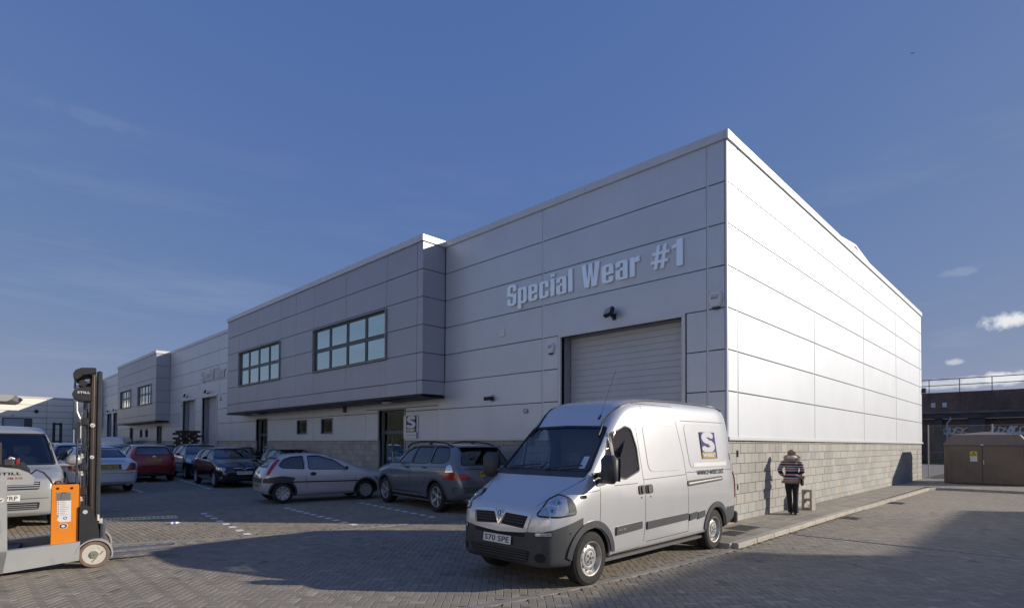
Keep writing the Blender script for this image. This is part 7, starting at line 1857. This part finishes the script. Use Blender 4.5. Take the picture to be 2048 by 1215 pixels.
    mb = MB(); mb.prism([(-2.2, 2.43), (-1.02, 2.41), (-.97, 2.44), (-.93, 2.50), (-2.2, 2.53)], -.85, .15, Matrix(((1,0,0,0),(0,0,-1,.25),(0,1,0,0),(0,0,0,1)))); mb.build('overhead_guard', m_tg, T)
    for (x, y) in ((-1.9, .0), (-1.9, 1.0)): mb = MB(); mb.box(x-.04, y, 1.4, x+.04, y+.08, 2.44, ch=.01); mb.build('guard_post', m_tg, T)
reach_truck()

# ================================================================ woman in a knitted jacket, seen from behind
def skin_mesh(verts, edges, radii, lv=2):
    me = bpy.data.meshes.new('skel'); me.from_pydata(verts, edges, []); o = bpy.data.objects.new('skel', me); COL.objects.link(o)
    o.modifiers.new('s', 'SKIN'); 
    for i, r_ in enumerate(radii):
        d = me.skin_vertices[0].data[i]; d.radius = r_ if isinstance(r_, tuple) else (r_, r_); d.use_root = (i == 0)
    s = o.modifiers.new('d', 'SUBSURF'); s.levels = lv; s.render_levels = lv; r_ = eval_mesh(o); bpy.data.objects.remove(o); bpy.data.meshes.remove(me); return r_
def woman():
    m_skin = mat('skin', (.52, .33, .25), rough=.55, var=.05); m_hair = mat('brown_hair', (.36, .21, .10), rough=.5, var=.35, vscale=30)
    m_trs = mat('black_trousers', (.018, .018, .022), rough=.85, var=.2, vscale=9); m_boot = mat('black_boot', (.015, .015, .015), rough=.35, var=0)
    m_fur = mat('beige_fur', (.42, .31, .21), rough=.95, var=.3, vscale=25); m_lin = mat('pale_lining', (.62, .6, .57), rough=.9, var=.1)
    M = bpy.data.materials.new('striped_knit'); M.use_nodes = True; N = M.node_tree.nodes; Lk = M.node_tree.links; Pn = N['Principled BSDF']; Pn.inputs['Roughness'].default_value = .95
    tc = N.new('ShaderNodeTexCoord'); sp = N.new('ShaderNodeSeparateXYZ'); Lk.new(tc.outputs['Object'], sp.inputs[0])
    wv = N.new('ShaderNodeTexWave'); wv.inputs['Scale'].default_value = 9; wv.bands_direction = 'Y'; wv.inputs['Distortion'].default_value = 0; Lk.new(tc.outputs['Object'], wv.inputs[0])
    ad = N.new('ShaderNodeMath'); ad.operation = 'MULTIPLY_ADD'; ad.inputs[1].default_value = .010; Lk.new(wv.outputs['Fac'], ad.inputs[0]); Lk.new(sp.outputs[2], ad.inputs[2])
    mr = N.new('ShaderNodeMapRange'); mr.inputs[1].default_value = .80; mr.inputs[2].default_value = 1.42; Lk.new(ad.outputs[0], mr.inputs[0]); cr = N.new('ShaderNodeValToRGB'); cr.color_ramp.interpolation = 'CONSTANT'
    Wt, Nv, Mr = (.60, .55, .54, 1), (.03, .025, .05, 1), (.24, .03, .05, 1)
    seq = [(0, Wt), (.04, Mr), (.09, Wt), (.13, Mr), (.17, Wt), (.23, Nv), (.30, Mr), (.33, Wt), (.37, Nv), (.45, Nv), (.50, Wt), (.54, Mr), (.59, Wt), (.64, Nv), (.68, Wt), (.72, Nv), (.76, Mr), (.80, Wt), (.84, Nv), (.89, Wt), (.93, Nv)]
    el = cr.color_ramp.elements; el[0].position = 0; el[0].color = Wt; el[1].position = .04; el[1].color = Mr
    for p_, c_ in seq[2:]: e = el.new(p_); e.color = c_
    Lk.new(mr.outputs[0], cr.inputs[0]); Lk.new(cr.outputs[0], Pn.inputs['Base Color'])
    b = N.new('ShaderNodeBump'); b.inputs['Strength'].default_value = .5; b.inputs['Distance'].default_value = .01; n = N.new('ShaderNodeTexNoise'); n.inputs['Scale'].default_value = 70; Lk.new(tc.outputs['Object'], n.inputs[0]); Lk.new(n.outputs[0], b.inputs['Height']); Lk.new(b.outputs[0], Pn.inputs['Normal'])
    T = empty('person', (15.28, 4.97, PZ), radians(22), 'woman in a striped knit jacket with fur hood walking beside the blockwork wall', 'person')
    k = 1.0
    vs = [(0, 0, .90), (0, 0, 1.05), (.01, 0, 1.2), (.03, 0, 1.34), (.06, 0, 1.42), (.10, 0, 1.50), (.12, 0, 1.58),
          (.02, .15, 1.35), (-.04, .27, 1.14), (.09, .21, 1.00), (.02, -.15, 1.35), (-.01, -.24, 1.13), (.13, -.19, 1.02),
          (0, .085, .84), (.03, .06, .48), (.02, .02, .10), (.14, .02, .05), (0, -.085, .84), (-.01, -.085, .48), (-.13, -.075, .11), (-.01, -.09, .05)]
    es = [(0, 1), (1, 2), (2, 3), (3, 4), (4, 5), (5, 6), (3, 7), (7, 8), (8, 9), (3, 10), (10, 11), (11, 12), (0, 13), (13, 14), (14, 15), (15, 16), (0, 17), (17, 18), (18, 19), (19, 20)]
    rd = [.13, .105, .115, .11, .05, .082, .075, .055, .042, .028, .055, .042, .028, .09, .055, .038, .032, .09, .055, .038, .032]
    link('body', skin_mesh(vs, es, rd), T, m_skin, 180)
    # clothes
    def rings(mb, rr, n=28):
        base = len(mb.v); vs = []; fs = []
        for (cx, cy, z, rx, ry) in rr:
            for i in range(n): a = 2*pi*i/n; w = 1+.03*sin(a*5+z*20); vs.append((cx+rx*w*cos(a), cy+ry*w*sin(a), z))
        for j in range(len(rr)-1):
            for i in range(n): fs.append((j*n+i, j*n+(i+1) % n, (j+1)*n+(i+1) % n, (j+1)*n+i))
        mb.add(vs, fs)
    mb = MB(); rings(mb, [(.0, 0, .83, .155, .20), (.0, 0, .88, .152, .195), (.0, 0, .95, .145, .18), (.0, 0, 1.04, .122, .150), (.005, 0, 1.12, .122, .150), (.01, 0, 1.22, .13, .168), (.02, 0, 1.30, .125, .185), (.03, 0, 1.36, .10, .165), (.05, 0, 1.40, .075, .10), (.06, 0, 1.43, .06, .07)])
    mb.tube([(.02, .14, 1.345), (.0, .20, 1.30), (-.04, .285, 1.14), (-.02, .275, 1.10), (.07, .225, 1.01)], [.062, .062, .056, .056, .048], 14)
    mb.tube([(.02, -.14, 1.345), (.01, -.195, 1.30), (-.01, -.25, 1.14), (.01, -.25, 1.10), (.11, -.20, 1.03)], [.062, .062, .056, .056, .048], 14)
    mb.build('jacket', M, T, smooth=60)
    def fur(name, pts, r0, n, ln, m_=m_fur):
        mb = MB(); rr = random.Random(n); P_ = [Vector(p) for p in pts]; mb.tube(P_+[P_[0]], r0*.8, 8)
        for i in range(n):
            t = rr.uniform(0, len(P_)); a = P_[int(t) % len(P_)]; b_ = P_[(int(t)+1) % len(P_)]; p = a.lerp(b_, t % 1); d = Vector((rr.gauss(0, 1), rr.gauss(0, 1), rr.gauss(-.25, 1))).normalized(); q = d.orthogonal().normalized()*.006; p0 = p+d*r0*.6
            mb.add([p0-q, p0+q, p+d*(r0+ln*rr.uniform(.5, 1.1))], [(0, 1, 2)])
        mb.build(name, m_, T, fixn=False)
    el_ = lambda cx, cy, z, rx, ry, tz=0, n=20: [(cx+rx*cos(2*pi*i/n), cy+ry*sin(2*pi*i/n), z+tz*cos(2*pi*i/n)) for i in range(n)]
    fur('fur_hem', el_(0, 0, .825, .16, .205), .028, 900, .03)
    fur('fur_hood', el_(-.02, 0, 1.445, .13, .165, .05), .028, 700, .035)
    fur('fur_cuff', el_(.08, .222, 1.005, .045, .045, .02, 10), .014, 160, .02); fur('fur_cuff', el_(.12, -.197, 1.025, .045, .045, .02, 10), .014, 160, .02)
    mb = MB(); rings(mb, [(-.05, 0, 1.36, .075, .12), (-.035, 0, 1.42, .105, .15), (.0, 0, 1.47, .11, .13), (.03, 0, 1.50, .09, .09)]); mb.build('hood', m_lin, T, smooth=60)
    mb = MB(); rings(mb, [(.0, 0, .96, .12, .155), (0, 0, .88, .13, .165), (.0, 0, .80, .125, .16)])
    mb.tube([(0, .075, .86), (.02, .075, .68), (.03, .06, .48), (.03, .04, .28), (.01, .02, .10), (.01, .02, .045)], [.10, .082, .064, .060, .070, .076], 16)
    mb.tube([(0, -.075, .86), (.0, -.085, .68), (-.01, -.085, .48), (-.07, -.08, .28), (-.13, -.075, .11), (-.135, -.075, .055)], [.10, .082, .064, .060, .070, .076], 16); mb.build('trousers', m_trs, T, smooth=60)
    for (x, y, z) in ((.01, .02, 0), (-.13, -.075, .0)):
        mb = MB(); mb.tube([(x-.05, y, z+.06), (x+.03, y, z+.06), (x+.12, y, z+.035), (x+.17, y, z+.022)], [.03, .042, .036, .012], 10); mb.box(x-.06, y-.02, z, x-.015, y+.02, z+.06, ch=.005); mb.box(x+.05, y-.032, z+.001, x+.16, y+.032, z+.012, ch=.004); mb.build('boot', m_boot, T, smooth=40)
    # hair: falling strands over a cap
    mb = MB(); mb.lathe([(.001, .095), (.05, .085), (.082, .045), (.09, 0), (.082, -.05), (.06, -.08)], 20, Matrix.Translation((.10, 0, 1.555)) @ Matrix.Rotation(radians(18), 4, 'Y')); rr = random.Random(8)
    for i in range(150):
        a = rr.uniform(radians(70), radians(290)); r_ = .088; x, y = .10+r_*cos(a), r_*sin(a)*.95; L_ = rr.uniform(.13, .27); sx = rr.uniform(-.02, .02)
        mb.tube([(.10+.03*cos(a), .03*sin(a), 1.64), (x, y, 1.585), (x-.015+sx, y*1.08, 1.585-L_*.5), (x-.025+sx, y*1.25+rr.uniform(-.02, .02), 1.585-L_)], [.009, .011, .009, .003], 4)
    mb.build('hair', m_hair, T, smooth=70)
    # face (turned away) and hands
    mb = MB(); mb.tube([(.185, 0, 1.575), (.205, 0, 1.545), (.19, 0, 1.53)], [.008, .014, .006], 6)
    mb.build('nose', m_skin, T, smooth=60)
    for s in (-1, 1):
        mb = MB(); mb.lathe([(.001, .008), (.010, .005), (.012, 0)], 8, Matrix.Translation((.178, s*.03, 1.575)) @ Matrix.Rotation(radians(90), 4, 'Y')); mb.build('eye', m_whitep, T); mb = MB(); mb.tube([(.11, s*.078, 1.57), (.10, s*.086, 1.56), (.11, s*.08, 1.54)], [.008, .012, .006], 6); mb.build('ear', m_skin, T, smooth=60)
    for (h, y0) in (((.095, .205, .985), 1), ((.14, -.185, 1.01), -1)):
        mb = MB(); hx, hy, hz = h; mb.tube([(hx-.02, hy, hz+.01), (hx+.02, hy-.01*y0, hz-.01), (hx+.055, hy-.02*y0, hz-.03)], [.022, .032, .03], 10)
        for f in range(4):
            o_ = (f-1.5)*.014; l_ = (.055, .062, .058, .045)[f]; mb.tube([(hx+.05, hy-.02*y0+.004, hz-.03+o_), (hx+.05+l_*.55, hy-.03*y0, hz-.04+o_), (hx+.05+l_*.7, hy-.055*y0, hz-.05+o_)], [.009, .008, .006], 6)
        mb.tube([(hx, hy-.02*y0, hz+.02), (hx+.035, hy-.045*y0, hz+.03), (hx+.055, hy-.055*y0, hz+.025)], [.011, .009, .006], 6); mb.build('hand', m_skin, T, smooth=60)
    return T
PERSON = woman()
def bag():
    T = empty('shoulder_bag', (15.36, 4.75, PZ+.86), radians(20), 'small dark bag with a fur edge held at the right hip of the woman', 'bag')
    mb = MB(); mb.box(-.12, -.035, -.13, .14, .035, .05, ch=.03); mb.build('pouch', mat('black_leather', (.02, .02, .02), rough=.4, var=0), T)
    mb = MB(); mb.tube([(-.1, 0, .05), (-.06, .03, .28), (.0, .05, .40), (.06, .03, .28), (.12, 0, .05)], .01, 6); mb.build('strap', MATS['black_leather'], T)
    mb = MB(); rr = random.Random(3)
    for i in range(500):
        t = rr.uniform(0, 1); p = Vector((-.14+.30*t, rr.uniform(-.04, .04), .07+.03*sin(t*6))); d = Vector((rr.gauss(0, 1), rr.gauss(0, 1), rr.gauss(0, 1))).normalized(); q = d.orthogonal().normalized()*.007; mb.add([p-q, p+q, p+d*rr.uniform(.03, .065)], [(0, 1, 2)])
    mb.build('fur_trim', MATS['beige_fur'], T, fixn=False)
bag()
# ---------------------------------------------------------------- far vehicles with open frames
def far_bits():
    T = empty('forklift_truck', (3.6, 55, 0), radians(80), 'distant orange forklift with a tubular roll cage in the far row', 'forklift'); mo = MATS['battery_orange']
    mb = MB(); mb.box(-1.1, -.6, .25, 1.0, .6, 1.2, ch=.12); mb.build('body', m_dark, T)
    mb = MB(); mb.tube([(-.6, -.55, 1.1), (-.5, -.5, 2.35), (.5, -.5, 2.35), (.8, -.55, 1.1)], .05, 6); mb.tube([(-.6, .55, 1.1), (-.5, .5, 2.35), (.5, .5, 2.35), (.8, .55, 1.1)], .05, 6); mb.tube([(-.5, -.5, 2.35), (-.5, .5, 2.35)], .05, 6); mb.tube([(.5, -.5, 2.35), (.5, .5, 2.35)], .05, 6); mb.build('roll_cage', m_dark, T)
    for (x, y) in ((-.7, -.6), (-.7, .6), (.7, -.6), (.7, .6)): mb = MB(); mb.cyl((x, y-.12, .32), (x, y+.12, .32), .32, n=14); mb.build('wheel', m_tyre, T)
    mb = MB(); mb.box(-.3, -.25, 1.2, .1, .25, 1.8, ch=.05); mb.build('seat', m_dark, T)
    T = empty('lift_mast', (7.1, 66, 0), 0, 'black upright lift mast standing near the end building', 'lift mast')
    for y in (-.3, .3): mb = MB(); mb.box(-.35 if y < 0 else .15, -.1, 0, -.15 if y < 0 else .35, .1, 3.6); mb.build('rail', m_dark, T)
    for z in (.3, 1.8, 3.4): mb = MB(); mb.box(-.34, -.09, z, .34, .09, z+.15); mb.build('cross_member', m_dark, T)
    mb = MB(); mb.box(-.8, -.2, .05, .8, 1.2, .5); mb.build('base', m_dark, T)
far_bits()

# scraps of litter and dead leaves blown over the paving
def litter():
    rr = random.Random(44); ml = mat('dead_leaf', (.22, .13, .05), rough=.9, var=.4, vscale=9); mw = mat('paper_scrap', (.6, .58, .55), rough=.9, var=.1)
    for nm, m_, n, s0, s1 in (('leaf_litter', ml, 120, .012, .03), ('paper_litter', mw, 26, .008, .022)):
        mb = MB()
        for i in range(n):
            if rr.random() < .5: x, y = rr.uniform(10, 29), 4.08-abs(rr.gauss(0, .12))
            else: p, q = rr.uniform(6, 15), rr.uniform(-1, 1); q *= p*.9; x, y = to_w(p, q)
            if 4.1 < y < 5.5 and x > 9.8 or y > 10.5: continue
            s = rr.uniform(s0, s1); a = rr.uniform(0, 6.28); z = .003
            mb.add([(x+s*cos(a), y+s*sin(a), z), (x-s*.5*sin(a), y+s*.5*cos(a), z+s*.4), (x-s*cos(a), y-s*sin(a), z+.002), (x+s*.5*sin(a), y-s*.5*cos(a), z+s*.2)], [(0, 1, 2), (0, 2, 3)])
        o = mb.build(nm, m_, None, fixn=False); o['kind'] = 'stuff'
litter()
